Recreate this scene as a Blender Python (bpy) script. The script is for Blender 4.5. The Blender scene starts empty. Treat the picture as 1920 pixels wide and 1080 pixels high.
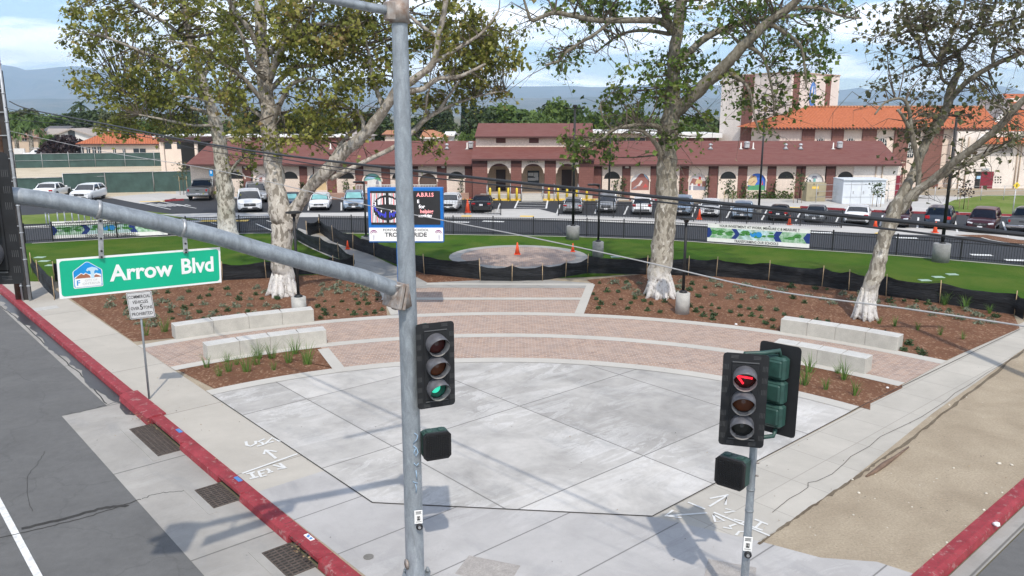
import bpy, math, random
from math import *
from mathutils import Vector, Matrix
R=math.radians
random.seed(7)
S=bpy.context.scene
# ---------------------------------------------------------------- camera
F=1500.0; PITCH=atan(325/1500); H=7.5
cam=bpy.data.cameras.new("camera"); co=bpy.data.objects.new("camera",cam); S.collection.objects.link(co)
cam.sensor_width=36; cam.lens=36*F/1920; cam.clip_start=.1; cam.clip_end=30000
co.location=(0,0,H); co.rotation_euler=(pi/2-PITCH,0,0); S.camera=co
# ---------------------------------------------------------------- world: sky with broken cloud
SUN_EL=52; SUN_AZ=7      # the sun stands behind the camera, a little to the right
W=bpy.data.worlds.new("World"); S.world=W; W.use_nodes=True
nt=W.node_tree; N=nt.nodes; L=nt.links
for n in list(N): N.remove(n)
out=N.new('ShaderNodeOutputWorld'); bg=N.new('ShaderNodeBackground'); bg.inputs[1].default_value=.15
sky=N.new('ShaderNodeTexSky'); sky.sky_type='NISHITA'; sky.sun_disc=False
sky.sun_elevation=R(SUN_EL); sky.sun_rotation=R(180-SUN_AZ); sky.air_density=1.0; sky.dust_density=.6; sky.ozone_density=2.2; sky.altitude=350
tc=N.new('ShaderNodeTexCoord'); sep=N.new('ShaderNodeSeparateXYZ'); L.new(tc.outputs['Generated'],sep.inputs[0])
def wm(op,a,b=None):
    m=N.new('ShaderNodeMath'); m.operation=op
    for i,x in enumerate((a,b)):
        if x is None: continue
        if isinstance(x,(int,float)): m.inputs[i].default_value=x
        else: L.new(x,m.inputs[i])
    return m.outputs[0]
zz=wm('MAXIMUM',sep.outputs[2],0); zz=wm('ADD',zz,.12)
cx=wm('DIVIDE',sep.outputs[0],zz); cy=wm('DIVIDE',sep.outputs[1],zz)
cmb=N.new('ShaderNodeCombineXYZ'); L.new(cx,cmb.inputs[0]); L.new(cy,cmb.inputs[1]); cmb.inputs[2].default_value=5.3
n1=N.new('ShaderNodeTexNoise'); n1.inputs['Scale'].default_value=1.0; n1.inputs['Detail'].default_value=9; n1.inputs['Roughness'].default_value=.56; n1.inputs['Distortion'].default_value=.35
L.new(cmb.outputs[0],n1.inputs['Vector'])
cr=N.new('ShaderNodeValToRGB'); cr.color_ramp.elements[0].position=.44; cr.color_ramp.elements[1].position=.54
L.new(n1.outputs[0],cr.inputs[0])
n2=N.new('ShaderNodeTexNoise'); n2.inputs['Scale'].default_value=2.3; n2.inputs['Detail'].default_value=6
L.new(cmb.outputs[0],n2.inputs['Vector'])
cc=N.new('ShaderNodeValToRGB'); cc.color_ramp.elements[0].color=(9.0,9.4,10.0,1); cc.color_ramp.elements[1].color=(13.0,13.1,13.2,1)
cc.color_ramp.elements[0].position=.3; cc.color_ramp.elements[1].position=.62
L.new(n2.outputs[0],cc.inputs[0])
mx=N.new('ShaderNodeMix'); mx.data_type='RGBA'
mr=N.new('ShaderNodeMapRange'); mr.inputs[1].default_value=.25; mr.inputs[2].default_value=.7; mr.inputs[3].default_value=.95; mr.inputs[4].default_value=.35; L.new(sep.outputs[2],mr.inputs[0])
fac=wm('MULTIPLY',cr.outputs[0],mr.outputs[0])
tint=N.new('ShaderNodeMix'); tint.data_type='RGBA'; tint.blend_type='MULTIPLY'; tint.inputs[0].default_value=1; tint.inputs[7].default_value=(.97,1.0,1.04,1); L.new(sky.outputs[0],tint.inputs[6])
L.new(fac,mx.inputs[0]); L.new(tint.outputs[2],mx.inputs[6]); L.new(cc.outputs[0],mx.inputs[7])
L.new(mx.outputs[2],bg.inputs[0]); L.new(bg.outputs[0],out.inputs[0])
# ---------------------------------------------------------------- sun
sl=bpy.data.lights.new("sun",'SUN'); sl.energy=2.95; sl.angle=R(.9); sl.color=(1,.93,.83)
so=bpy.data.objects.new("sun",sl); S.collection.objects.link(so)
sv=Vector((sin(R(SUN_AZ))*cos(R(SUN_EL)),-cos(R(SUN_AZ))*cos(R(SUN_EL)),sin(R(SUN_EL))))
so.rotation_euler=sv.to_track_quat('Z','Y').to_euler(); so.location=(0,-10,60)
S.view_settings.view_transform='Standard'; S.view_settings.look='None'; S.view_settings.exposure=.24; S.view_settings.gamma=1
S.render.engine='CYCLES'
# ---------------------------------------------------------------- pixel -> world (places things on the real ground)
CP,SP=cos(PITCH),sin(PITCH)
def ray(px,py):
    a=(px-960)/F; b=(540-py)/F
    return a,CP+b*SP,-SP+b*CP
def G(px,py,z=0.0):
    a,dy,dz=ray(px,py); t=(z-H)/dz
    return Vector((a*t,dy*t,z))
def AT(px,py,Y):                                 # point on the plane y=Y
    a,dy,dz=ray(px,py); t=Y/dy
    return Vector((a*t,Y,H+dz*t))
def VP(px,py,P0,d):                              # point on the vertical plane through P0 along d
    A,dy,dz=ray(px,py); t=(P0[0]*d[1]-P0[1]*d[0])/(A*d[1]-dy*d[0])
    return Vector((A*t,dy*t,H+dz*t))
_a=R(-48.7); U=(cos(_a),sin(_a)); Vv=(-sin(_a),cos(_a))
def UV(u,v,z=0.0): return Vector((u*U[0]+v*Vv[0],u*U[1]+v*Vv[1],z))
# ---------------------------------------------------------------- materials
MATS={}
class NT:
    def __init__(s,name):
        s.m=bpy.data.materials.new(name); s.m.use_nodes=True; s.t=s.m.node_tree; s.N=s.t.nodes; s.L=s.t.links
        s.b=s.N['Principled BSDF']; s.out=s.N['Material Output']
    def put(s,inp,x):
        if isinstance(x,(int,float)): inp.default_value=x
        elif isinstance(x,(tuple,list)): inp.default_value=(*x,1) if len(x)==3 and inp.type=='RGBA' else x
        else: s.L.new(x,inp)
    def math(s,op,a,b=None,c=None):
        n=s.N.new('ShaderNodeMath'); n.operation=op
        for i,x in enumerate((a,b,c)):
            if x is not None: s.put(n.inputs[i],x)
        return n.outputs[0]
    def pos(s,kind='Object'):
        if kind=='World': return s.N.new('ShaderNodeNewGeometry').outputs['Position']
        return s.N.new('ShaderNodeTexCoord').outputs[kind]
    def map(s,v,scale=(1,1,1),rot=(0,0,0),loc=(0,0,0)):
        n=s.N.new('ShaderNodeMapping'); n.vector_type='POINT'; s.L.new(v,n.inputs[0])
        n.inputs[1].default_value=loc; n.inputs[2].default_value=rot; n.inputs[3].default_value=scale; return n.outputs[0]
    def noise(s,v,scale,detail=4,rough=.55,dist=0):
        n=s.N.new('ShaderNodeTexNoise'); s.L.new(v,n.inputs['Vector']); n.inputs['Scale'].default_value=scale
        n.inputs['Detail'].default_value=detail; n.inputs['Roughness'].default_value=rough; n.inputs['Distortion'].default_value=dist; return n.outputs[0]
    def voro(s,v,scale,feature='F1',out=0):
        n=s.N.new('ShaderNodeTexVoronoi'); s.L.new(v,n.inputs['Vector']); n.inputs['Scale'].default_value=scale; n.feature=feature; return n.outputs[out]
    def ramp(s,v,stops):
        n=s.N.new('ShaderNodeValToRGB'); s.L.new(v,n.inputs[0]); e=n.color_ramp.elements
        while len(e)<len(stops): e.new(.5)
        for i,(p,c) in enumerate(stops):
            e[i].position=p; e[i].color=(c,c,c,1) if isinstance(c,(int,float)) else (*c,1)
        return n.outputs[0]
    def mix(s,f,a,b,mode='MIX'):
        n=s.N.new('ShaderNodeMix'); n.data_type='RGBA'; n.blend_type=mode
        s.put(n.inputs[0],f); s.put(n.inputs[6],a); s.put(n.inputs[7],b); return n.outputs[2]
    def bump(s,h,strength=.3,dist=.02):
        n=s.N.new('ShaderNodeBump'); n.inputs['Strength'].default_value=strength; n.inputs['Distance'].default_value=dist
        s.L.new(h,n.inputs['Height']); s.L.new(n.outputs[0],s.b.inputs['Normal'])
    def sepc(s,v):
        n=s.N.new('ShaderNodeSeparateXYZ'); s.L.new(v,n.inputs[0]); return n.outputs
    def fin(s,col,rough=.8,metal=0,spec=None):
        s.put(s.b.inputs['Base Color'],col); s.put(s.b.inputs['Roughness'],rough); s.b.inputs['Metallic'].default_value=metal
        if spec is not None: s.b.inputs['Specular IOR Level'].default_value=spec
        return s.m
def pm(name,c,rough=.6,metal=0,var=.18,scale=6,bump=0,emit=0,coord='Object',c2=None,spec=None,fine=0):
    if name in MATS: return MATS[name]
    t=NT(name); v=t.pos(coord)
    if var or c2:
        n=t.noise(v,scale,5,.6)
        c2=c2 or tuple(x*(1-var) for x in c)
        col=t.mix(t.ramp(n,[(.35,0),(.65,1)]),c2,tuple(min(1,x*(1+var*.4)) for x in c))
        if fine:
            n2=t.noise(v,fine,2,.7); col=t.mix(t.ramp(n2,[(.3,.65),(.7,0.0)]),col,tuple(x*.55 for x in c))
        if bump: t.bump(n,bump,.02)
    else: col=c
    t.fin(col,rough,metal,spec)
    if emit:
        t.put(t.b.inputs['Emission Color'],c); t.b.inputs['Emission Strength'].default_value=emit
    MATS[name]=t.m; return t.m
# ---------------------------------------------------------------- mesh builder
class MB:
    def __init__(s): s.v=[]; s.f=[]; s.m=[]; s.sm=[]
    def face(s,pts,mi=0,sm=False):
        o=len(s.v); s.v+= [tuple(p) for p in pts]; s.f.append(tuple(range(o,o+len(pts)))); s.m.append(mi); s.sm.append(sm); return s
    def add(s,vs,fs,mi=0,sm=False):
        o=len(s.v); s.v+=[tuple(p) for p in vs]
        for f in fs: s.f.append(tuple(i+o for i in f)); s.m.append(mi); s.sm.append(sm)
        return s
    def box(s,c,d,rz=0,mi=0,M=None,bev=0):
        x,y,z=[k/2 for k in d]
        if bev:
            b=min(bev,x*.9,y*.9,z*.9); vs=[];fs=[]
            ring=[(-x+b,-y),(x-b,-y),(x,-y+b),(x,y-b),(x-b,y),(-x+b,y),(-x,y-b),(-x,-y+b)]
            def sc(k): return [(p*(x-k)/x,q*(y-k)/y) for p,q in ring]
            for zz,kk in ((-z,b),(-z+b,0),(z-b,0),(z,b)):
                vs+=[(p,q,zz) for p,q in sc(kk)]
            for r in range(3):
                for i in range(8):
                    j=(i+1)%8; fs.append((r*8+i,r*8+j,r*8+8+j,r*8+8+i))
            fs.append(tuple(reversed(range(8)))); fs.append(tuple(range(24,32)))
        else:
            vs=[(-x,-y,-z),(x,-y,-z),(x,y,-z),(-x,y,-z),(-x,-y,z),(x,-y,z),(x,y,z),(-x,y,z)]
            fs=[(0,3,2,1),(4,5,6,7),(0,1,5,4),(1,2,6,5),(2,3,7,6),(3,0,4,7)]
        T=Matrix.Translation(c)@Matrix.Rotation(rz,4,'Z')
        if M is not None: T=M@T
        return s.add([T@Vector(q) for q in vs],fs,mi)
    def prism(s,pts,z0,z1,mi=0):
        n=len(pts); vs=[(p[0],p[1],z0) for p in pts]+[(p[0],p[1],z1) for p in pts]
        return s.add(vs,[tuple(reversed(range(n))),tuple(range(n,2*n))]+[(i,(i+1)%n,n+(i+1)%n,n+i) for i in range(n)],mi)
    def prism_xz(s,pts,y0,y1,mi=0,M=None):
        n=len(pts); vs=[Vector((p[0],y0,p[1])) for p in pts]+[Vector((p[0],y1,p[1])) for p in pts]
        if M is not None: vs=[M@q for q in vs]
        return s.add(vs,[tuple(range(n)),tuple(reversed(range(n,2*n)))]+[((i+1)%n,i,n+i,n+(i+1)%n) for i in range(n)],mi)
    def tube(s,pts,rad,n=8,mi=0,cap=True,jit=0,sm=True):
        pts=[Vector(p) for p in pts]
        if isinstance(rad,(int,float)): rad=[rad]*len(pts)
        o=len(s.v); prev=None
        for i,p in enumerate(pts):
            t=(pts[min(i+1,len(pts)-1)]-pts[max(i-1,0)]).normalized()
            if prev is None:
                a=Vector((0,0,1)) if abs(t.z)<.9 else Vector((1,0,0)); x=t.cross(a).normalized()
            else: x=(prev-t*prev.dot(t)).normalized()
            prev=x; y=t.cross(x)
            for k in range(n):
                q=2*pi*k/n; r=rad[i]*(1+(random.uniform(-jit,jit) if jit else 0)); s.v.append(tuple(p+x*cos(q)*r+y*sin(q)*r))
        for i in range(len(pts)-1):
            for k in range(n):
                j=(k+1)%n; s.f.append((o+i*n+k,o+i*n+j,o+(i+1)*n+j,o+(i+1)*n+k)); s.m.append(mi); s.sm.append(sm)
        if cap:
            s.f.append(tuple(o+k for k in reversed(range(n)))); s.m.append(mi); s.sm.append(False)
            s.f.append(tuple(o+(len(pts)-1)*n+k for k in range(n))); s.m.append(mi); s.sm.append(False)
        return s
    def cyl(s,a,b,r,n=12,mi=0,r2=None): return s.tube([a,b],[r,r if r2 is None else r2],n,mi)
    def lathe(s,prof,c=(0,0,0),n=16,mi=0,sm=True):
        o=len(s.v)
        for r,z in prof:
            for k in range(n): q=2*pi*k/n; s.v.append((c[0]+r*cos(q),c[1]+r*sin(q),c[2]+z))
        for i in range(len(prof)-1):
            for k in range(n):
                j=(k+1)%n; s.f.append((o+i*n+k,o+i*n+j,o+(i+1)*n+j,o+(i+1)*n+k)); s.m.append(mi); s.sm.append(sm)
        s.f.append(tuple(o+k for k in reversed(range(n)))); s.m.append(mi); s.sm.append(False)
        s.f.append(tuple(o+(len(prof)-1)*n+k for k in range(n))); s.m.append(mi); s.sm.append(False)
        return s
    def xf(s,M,start=0):
        for i in range(start,len(s.v)): s.v[i]=tuple(M@Vector(s.v[i]))
        return s
    def build(s,name,mats,parent=None,off=None):
        if off is None: off=OFF.get(parent.name,(0,0,0)) if parent else (0,0,0)
        me=bpy.data.meshes.new(name)
        vs=[(a-off[0],b-off[1],c-off[2]) for a,b,c in s.v]
        me.from_pydata(vs,[],s.f)
        if not isinstance(mats,(list,tuple)): mats=[mats]
        for m in mats: me.materials.append(m)
        me.polygons.foreach_set('material_index',s.m); me.polygons.foreach_set('use_smooth',s.sm)
        me.update()
        o=bpy.data.objects.new(name,me); S.collection.objects.link(o)
        if parent: o.parent=parent; OFF[o.name]=off
        return o
OFF={}
def tag(o,label=None,cat=None,group=None,kind=None):
    for k,x in (('label',label),('category',cat),('group',group),('kind',kind)):
        if x: o[k]=x
    return o
def thing(name,loc,label,cat,group=None,rz=0):
    o=bpy.data.objects.new(name,None); S.collection.objects.link(o); o.location=loc; o.rotation_euler=(0,0,rz)
    o.empty_display_size=.2
    if rz==0: OFF[o.name]=tuple(loc)
    return tag(o,label,cat,group)
def struct(name,mb,m): return tag(mb.build(name,m),kind='structure')
KIDS={}
def copy_tree(o,parent=None):
    c=o.copy(); S.collection.objects.link(c); c.parent=parent
    for ch in o.children: copy_tree(ch,c)
    return c
def text(s,size,M,mat,name,parent,ext=.002,align='CENTER',sx=1,bold=0,lab=None):
    cu=bpy.data.curves.new('t','FONT'); cu.body=s; cu.size=size; cu.align_x=align; cu.align_y='CENTER'; cu.extrude=ext; cu.offset=bold; cu.resolution_u=3
    to=bpy.data.objects.new('t',cu); S.collection.objects.link(to)
    dg=bpy.context.evaluated_depsgraph_get(); me=bpy.data.meshes.new_from_object(to.evaluated_get(dg))
    bpy.data.objects.remove(to); bpy.data.curves.remove(cu)
    off=Vector(OFF.get(parent.name,(0,0,0))) if parent else Vector((0,0,0))
    T=Matrix.Translation(-off)@M@Matrix.Diagonal((sx,1,1,1)); me.transform(T); me.materials.clear(); me.materials.append(mat); me.name=name
    o=bpy.data.objects.new(name,me); S.collection.objects.link(o); o.parent=parent; OFF[o.name]=tuple(off)
    return o
def facing(loc,yaw=0,tilt=0):    # text/panel frame: local x right, local y up, z towards the viewer at -Y
    return Matrix.Translation(loc)@Matrix.Rotation(yaw,4,'Z')@Matrix.Rotation(pi/2,4,'X')@Matrix.Rotation(tilt,4,'Z')
def smooth(pts,k=6):
    pts=[Vector(p) for p in pts]; o=[]
    for i in range(len(pts)-1):
        a=pts[max(i-1,0)];b=pts[i];c=pts[i+1];d=pts[min(i+2,len(pts)-1)]
        for j in range(k):
            t=j/k; o.append(.5*((2*b)+(c-a)*t+(2*a-5*b+4*c-d)*t*t+(3*b-a-3*c+d)*t**3))
    o.append(pts[-1]); return o
# ================================================================ SETTING MATERIALS
def slabmat(name,base,su,sv,ou,ov,lw=.012,tint=.06,lines=True,stain=.12,scuff=0,warm=None,linec=.35,linesV=True):
    t=NT(name); p=t.pos('World'); q=t.map(p,rot=(0,0,R(48.7)))       # x along u, y along v
    X=t.sepc(q)
    def cell(c,s_,o):
        a=t.math('DIVIDE',t.math('SUBTRACT',c,o),s_); fl=t.math('FLOOR',a); fr=t.math('SUBTRACT',a,fl)
        d=t.math('MULTIPLY',t.math('MINIMUM',fr,t.math('SUBTRACT',1,fr)),s_); return fl,d
    fu,du=cell(X[0],su,ou); fv,dv=cell(X[1],sv,ov)
    cb=t.N.new('ShaderNodeCombineXYZ'); t.L.new(fu,cb.inputs[0]); t.L.new(fv,cb.inputs[1])
    wn=t.N.new('ShaderNodeTexWhiteNoise'); t.L.new(cb.outputs[0],wn.inputs[0])
    k=t.math('ADD',1-tint,t.math('MULTIPLY',wn.outputs[0],tint*2))
    big=t.noise(p,.55,6,.62,.6); sm=t.noise(p,38,3,.6); mid=t.noise(p,3.2,5,.6)
    f=t.math('ADD',t.math('MULTIPLY',t.ramp(big,[(.3,0),(.7,1)]),stain),t.math('MULTIPLY',sm,.10))
    f=t.math('ADD',f,t.math('MULTIPLY',mid,stain*.8)); f=t.math('ADD',f,1-stain*.9-.05)
    g=t.math('MULTIPLY',f,k)
    vm=t.N.new('ShaderNodeVectorMath'); vm.operation='SCALE'; vm.inputs[0].default_value=base; t.L.new(g,vm.inputs['Scale']); col=vm.outputs[0]
    if scuff:
        w=t.map(q,scale=(1.1,.28,1)); s1=t.noise(w,1.25,9,.78,1.2); s2=t.noise(p,.33,3,.5)
        m=t.math('MULTIPLY',t.ramp(s1,[(.50,0),(.53,.75),(.60,.35),(.68,.9)]),t.ramp(s2,[(.42,0),(.60,1)]))
        fi=t.noise(t.map(q,scale=(1,3.5,1)),14,5,.75); m=t.math('MULTIPLY',m,t.ramp(fi,[(.35,.25),(.6,1)]))
        col=t.mix(t.math('MULTIPLY',m,scuff),col,(.62,.61,.595))
        dk=t.noise(t.map(q,scale=(.5,1.4,1),loc=(4,9,0)),1.1,5,.6,.8); col=t.mix(t.math('MULTIPLY',t.ramp(dk,[(.55,0),(.75,1)]),.30),col,(.19,.20,.21))
    if lines:
        d=t.math('MINIMUM',du,dv) if linesV else du
        wob=t.math('MULTIPLY',t.math('SUBTRACT',sm,.5),.012)
        ln=t.ramp(t.math('ADD',d,wob),[(lw*.6,1),(lw*1.5,0)])
        col=t.mix(t.math('MULTIPLY',ln,1-linec*.5),col,tuple(x*linec for x in base))
    sp=t.voro(p,16); col=t.mix(t.math('MULTIPLY',t.ramp(sp,[(.035,1),(.06,0)]),.55),col,(.09,.085,.08))
    t.bump(t.math('ADD',sm,mid),.12,.01)
    return t.fin(col,.88,0,.25)
M_slab=slabmat('plaza_concrete',(.40,.385,.362),4.18,3.95,-19.01+.0,9.34-3.95,lw=.016,tint=.17,stain=.45,scuff=1.0)
# plaza joints: n-axis lines at u=-19.01,-14.9,-10.6 ; v lines at 9.34,13.4,17.3
M_pad=slabmat('corner_concrete',(.395,.382,.37),1.62,30,-9.9,-9,lw=.014,tint=.03,stain=.25,scuff=.35)
M_walkL=slabmat('sidewalk_concrete',(.425,.395,.345),4.57,30,-20.32,-9,lw=.012,tint=.05,stain=.16)
M_walkR=slabmat('side_sidewalk_concrete',(.415,.39,.345),.92,1.45,-8.75,.2,lw=.009,tint=.04,stain=.20,linec=.62)
M_strip=slabmat('band_concrete',(.47,.45,.41),50,50,-90,-90,lines=False,tint=.02,stain=.12)
M_gut=slabmat('gutter_concrete',(.315,.30,.275),4.6,40,-22.45,-9,lw=.018,tint=.05,stain=.3,scuff=.15)
M_path=slabmat('path_concrete',(.33,.32,.30),2.4,3,0,0,lw=.012,tint=.05,stain=.25)
M_lotc=slabmat('lot_concrete',(.47,.455,.43),3,3,0,0,lw=.02,tint=.04,stain=.15,linec=.7)
def asphalt(name,base,c=1.0):
    t=NT(name); p=t.pos('World'); f=t.noise(p,70,3,.8); m=t.noise(p,.7,6,.65,.5); b=t.noise(p,6,4,.6)
    k=t.math('ADD',t.math('ADD',t.math('MULTIPLY',f,.55),t.math('MULTIPLY',m,.6*c)),t.math('MULTIPLY',b,.3))
    vm=t.N.new('ShaderNodeVectorMath'); vm.operation='SCALE'; vm.inputs[0].default_value=base; t.L.new(t.math('ADD',k,.28),vm.inputs['Scale']); col=vm.outputs[0]
    cr=t.N.new('ShaderNodeTexVoronoi'); cr.feature='DISTANCE_TO_EDGE'; cr.inputs['Scale'].default_value=.42
    wv=t.N.new('ShaderNodeVectorMath'); wv.operation='ADD'; nn=t.N.new('ShaderNodeTexNoise'); nn.inputs['Scale'].default_value=1.3; nn.inputs['Detail'].default_value=5; t.L.new(p,nn.inputs['Vector'])
    t.L.new(p,wv.inputs[0]); t.L.new(nn.outputs[1],wv.inputs[1]); t.L.new(wv.outputs[0],cr.inputs['Vector'])
    col=t.mix(t.math('MULTIPLY',t.ramp(cr.outputs[0],[(.004,1),(.012,0)]),  .16*c),col,tuple(x*.3 for x in base))
    t.bump(f,.35,.008); return t.fin(col,.85,0,.3)
M_road=asphalt('road_asphalt',(.122,.121,.118)); M_lot=asphalt('lot_asphalt',(.046,.048,.054),.25)
def mulch():
    t=NT('bark_mulch'); p=t.pos('World'); a=t.noise(t.map(p,scale=(1,1.7,1)),16,6,.75,1.5); b=t.noise(p,1.1,3,.5); v=t.voro(t.map(p,scale=(1,.55,1),rot=(0,0,.5)),19,'F1',1)
    sv=t.sepc(v)[0]
    col=t.mix(t.ramp(a,[(.33,0),(.66,1)]),(.080,.043,.026),(.30,.150,.090))
    col=t.mix(t.math('MULTIPLY',t.ramp(sv,[(.80,0),(.95,1)]),.55),col,(.46,.31,.21))
    col=t.mix(t.math('MULTIPLY',t.ramp(b,[(.4,0),(.65,1)]),.35),col,(.10,.045,.028))
    t.bump(t.math('ADD',a,sv),.8,.04); return t.fin(col,.95,0,.1)
M_mulch=mulch()
def pavers():
    t=NT('brick_pavers'); p=t.pos('World'); br=t.N.new('ShaderNodeTexBrick'); t.L.new(t.map(p,scale=(1,1,1)),br.inputs['Vector'])
    br.inputs['Scale'].default_value=1; br.inputs['Brick Width'].default_value=.22; br.inputs['Row Height'].default_value=.12; br.inputs['Mortar Size'].default_value=.011; br.inputs['Mortar Smooth'].default_value=.2
    br.inputs['Color1'].default_value=(.40,.275,.21,1); br.inputs['Color2'].default_value=(.25,.172,.14,1); br.inputs['Mortar'].default_value=(.44,.39,.345,1); br.inputs['Bias'].default_value=-.1
    n=t.noise(p,1.3,5,.6); wn=t.noise(t.map(p,scale=(1,1.8,1)),4.4,2,.5)
    col=t.mix(t.math('MULTIPLY',t.ramp(n,[(.35,0),(.7,1)]),.35),br.outputs[0],(.40,.34,.31))
    col=t.mix(t.math('MULTIPLY',t.ramp(wn,[(.62,0),(.7,1)]),.45),col,(.20,.15,.14))
    t.bump(br.outputs[1],-.3,.01); return t.fin(col,.9,0,.2)
M_pav=pavers()
def lawn(name,c1,c2,c3):
    t=NT(name); p=t.pos('World'); a=t.noise(p,45,3,.8); b=t.noise(p,.35,5,.6,.5); c=t.noise(t.map(p,scale=(1,3,1)),5,3,.6)
    col=t.mix(t.ramp(a,[(.3,0),(.7,1)]),c1,c2); col=t.mix(t.math('MULTIPLY',t.ramp(b,[(.42,0),(.68,1)]),.75),col,c3)
    col=t.mix(t.math('MULTIPLY',t.ramp(c,[(.55,0),(.7,1)]),.25),col,tuple(x*.6 for x in c1))
    t.bump(a,.9,.05); return t.fin(col,.95,0,.1)
M_lawn=lawn('lawn_grass',(.032,.085,.007),(.075,.160,.014),(.115,.155,.025))
M_lawn2=lawn('pale_grass',(.10,.155,.030),(.17,.24,.05),(.24,.26,.09))  # paler, yellower grass colour than the main lawn
def dirt(name,c1,c2,sc=1):
    t=NT(name); p=t.pos('World'); a=t.noise(p,22*sc,5,.75); b=t.noise(p,.8*sc,6,.6,.4); v=t.voro(p,7*sc); v2=t.voro(t.map(p,loc=(3,7,1)),3.1*sc)
    col=t.mix(t.ramp(b,[(.35,0),(.65,1)]),c1,c2); col=t.mix(t.math('MULTIPLY',t.ramp(a,[(.4,.6),(.6,0)]),.7),col,tuple(x*.55 for x in c1))
    col=t.mix(t.ramp(v,[(.05,.75),(.10,0)]),col,tuple(x*.35 for x in c1)); col=t.mix(t.ramp(v2,[(.035,.7),(.06,0)]),col,(.62,.58,.5))
    t.bump(t.math('ADD',a,b),.6,.03); return t.fin(col,.95,0,.15)
M_dirt=dirt('dry_dirt',(.33,.27,.195),(.43,.36,.265)); M_farm=dirt('pale_dirt',(.50,.42,.30),(.64,.56,.43),.3)
M_land=dirt('valley_land',(.13,.13,.08),(.22,.19,.13),.05)
def redpaint():
    t=NT('red_kerb_paint'); p=t.pos('World'); a=t.noise(p,2.5,6,.65,.5); b=t.noise(p,25,4,.7)
    col=t.mix(t.ramp(a,[(.35,0),(.7,1)]),(.215,.020,.028),(.32,.042,.054)); col=t.mix(t.ramp(b,[(.34,.75),(.47,0)]),col,(.13,.045,.04))
    c=t.noise(t.map(p,loc=(8,2,0)),5,7,.75); col=t.mix(t.ramp(c,[(.56,0),(.63,.75)]),col,(.33,.19,.18))
    t.bump(b,.3,.01); return t.fin(col,.7,0,.35)
M_red=redpaint()
M_white=pm('road_paint',(.72,.72,.70),.7,var=.25,scale=9,coord='World'); M_yel=pm('yellow_paint',(.78,.52,.09),.7,var=.12,coord='World')
M_joint=pm('joint_dirt_drain_shade',(.035,.033,.03),.9,var=.3,coord='World')  # dirt in the joints; also stands for the shade inside the drains
M_chalk=pm('chalk_paint',(.62,.62,.60),.8,var=.1,scale=20,coord='World')
M_wet=pm('wet_gutter',(.028,.026,.030),.38,var=.3,scale=3,coord='World',spec=.3)
# ================================================================ GROUND
def sheet(name,pts,z,m):
    b=MB(); b.face([(q[0],q[1],z) for q in pts]); 
    o=b.build(name,m); me=o.data
    if me.polygons[0].normal.z<0: me.flip_normals()
    return tag(o,kind='structure')
def PX(l,z=0): return [G(x,y,z) for x,y in l]
sheet('ground',[(-14000,-200),(14000,-200),(14000,14000),(-14000,14000)],-.17,M_land)
sheet('street',[UV(-320,-14),UV(20,-14),UV(20,4.15),UV(20,200),UV(-3.98,200),UV(-3.98,-14+0),UV(-3.98,-10)][:0] or [UV(-320,-15),UV(18,-15),UV(18,150),UV(-3.98,150),UV(-3.98,4.15),UV(-22.45,4.15),UV(-22.45,5.25),UV(-320,5.25)],-.15,M_road)
# gutters: a wide apron near the drains, a narrow one further off
gut=[UV(-320,5.25),UV(-22.45,5.25),UV(-22.45,4.15),UV(-11,4.15),UV(-8,5.2),UV(-5.2,8),UV(-4.0,11),UV(-3.98,150),UV(-4.29,150),UV(-4.29,12)]
arc=[(-10.3+ (6.0)*cos(t),11.7+6.0*sin(t)) for t in [R(-90+i*9) for i in range(11)]]
gut+= [UV(-10.3+6.01*cos(R(-9*i)),11.7+6.01*sin(R(-9*i))) for i in range(0,11)]+[UV(-320,5.69)]
sheet('gutter',gut,-.146,M_gut)
inner=[(-10.3+5.67*cos(R(-90+i*9)),11.7+5.67*sin(R(-90+i*9))) for i in range(11)]
blk=[(-320,6.03)]+inner+[(-4.55-.08,150),(-200,260)]
b=MB(); b.prism([tuple(UV(*q))[:2] for q in blk],-.16,0.0); struct('block_ground',b,M_dirt)
# kerbs, painted red
def kerbseg(b,p,q,w0,w1,z1=.012,z0=-.165):
    pass
b=MB()
def kerb(b,path,off,z1=.012):     # path: inner line (u,v); off: outward width
    n=len(path)
    P=[Vector((*q,0)) for q in path]; O=[]
    for i in range(n):
        t=(P[min(i+1,n-1)]-P[max(i-1,0)]).normalized(); O.append(P[i]+Vector((t.y,-t.x,0))*off)
    prof=[(0,-.16),(0,z1),(.62,z1),(.92,z1-.035),(1.0,-.165)]
    vs=[]
    for i in range(n):
        for f,z in prof:
            q=P[i].lerp(O[i],f); w=UV(q.x,q.y); vs.append((w.x,w.y,z))
    k=len(prof); fs=[(i*k+j,(i+1)*k+j,(i+1)*k+j+1,i*k+j+1) for i in range(n-1) for j in range(k-1)]
    fs.append(tuple(range(k))); fs.append(tuple(reversed([(n-1)*k+j for j in range(k)])))
    b.add(vs,fs)
def run(u0,u1,v,n): return [(u0+(u1-u0)*i/n,v) for i in range(n+1)]
kerb(b,run(-320,-22.65,6.03,20),.30)
kerb(b,run(-22.65,-20.35,6.10,3),.50,.05)
slabs=[(-20.35,-18.25)]; kerb(b,run(-18.25,-16.0,6.03,3),.34)
slabs.append((-16.0,-14.85)); kerb(b,run(-14.85,-12.7,6.03,3),.34)
slabs.append((-12.7,-11.6)); kerb(b,[(-11.6,6.03)]+inner+[(-4.62,40),(-4.63,150)],.31)
for u0,u1 in slabs: b.prism([tuple(UV(*q))[:2] for q in ((u0,5.73),(u1,5.73),(u1,6.03),(u0,6.03))],-.055,.0125)
struct('kerb',b,M_red)
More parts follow.
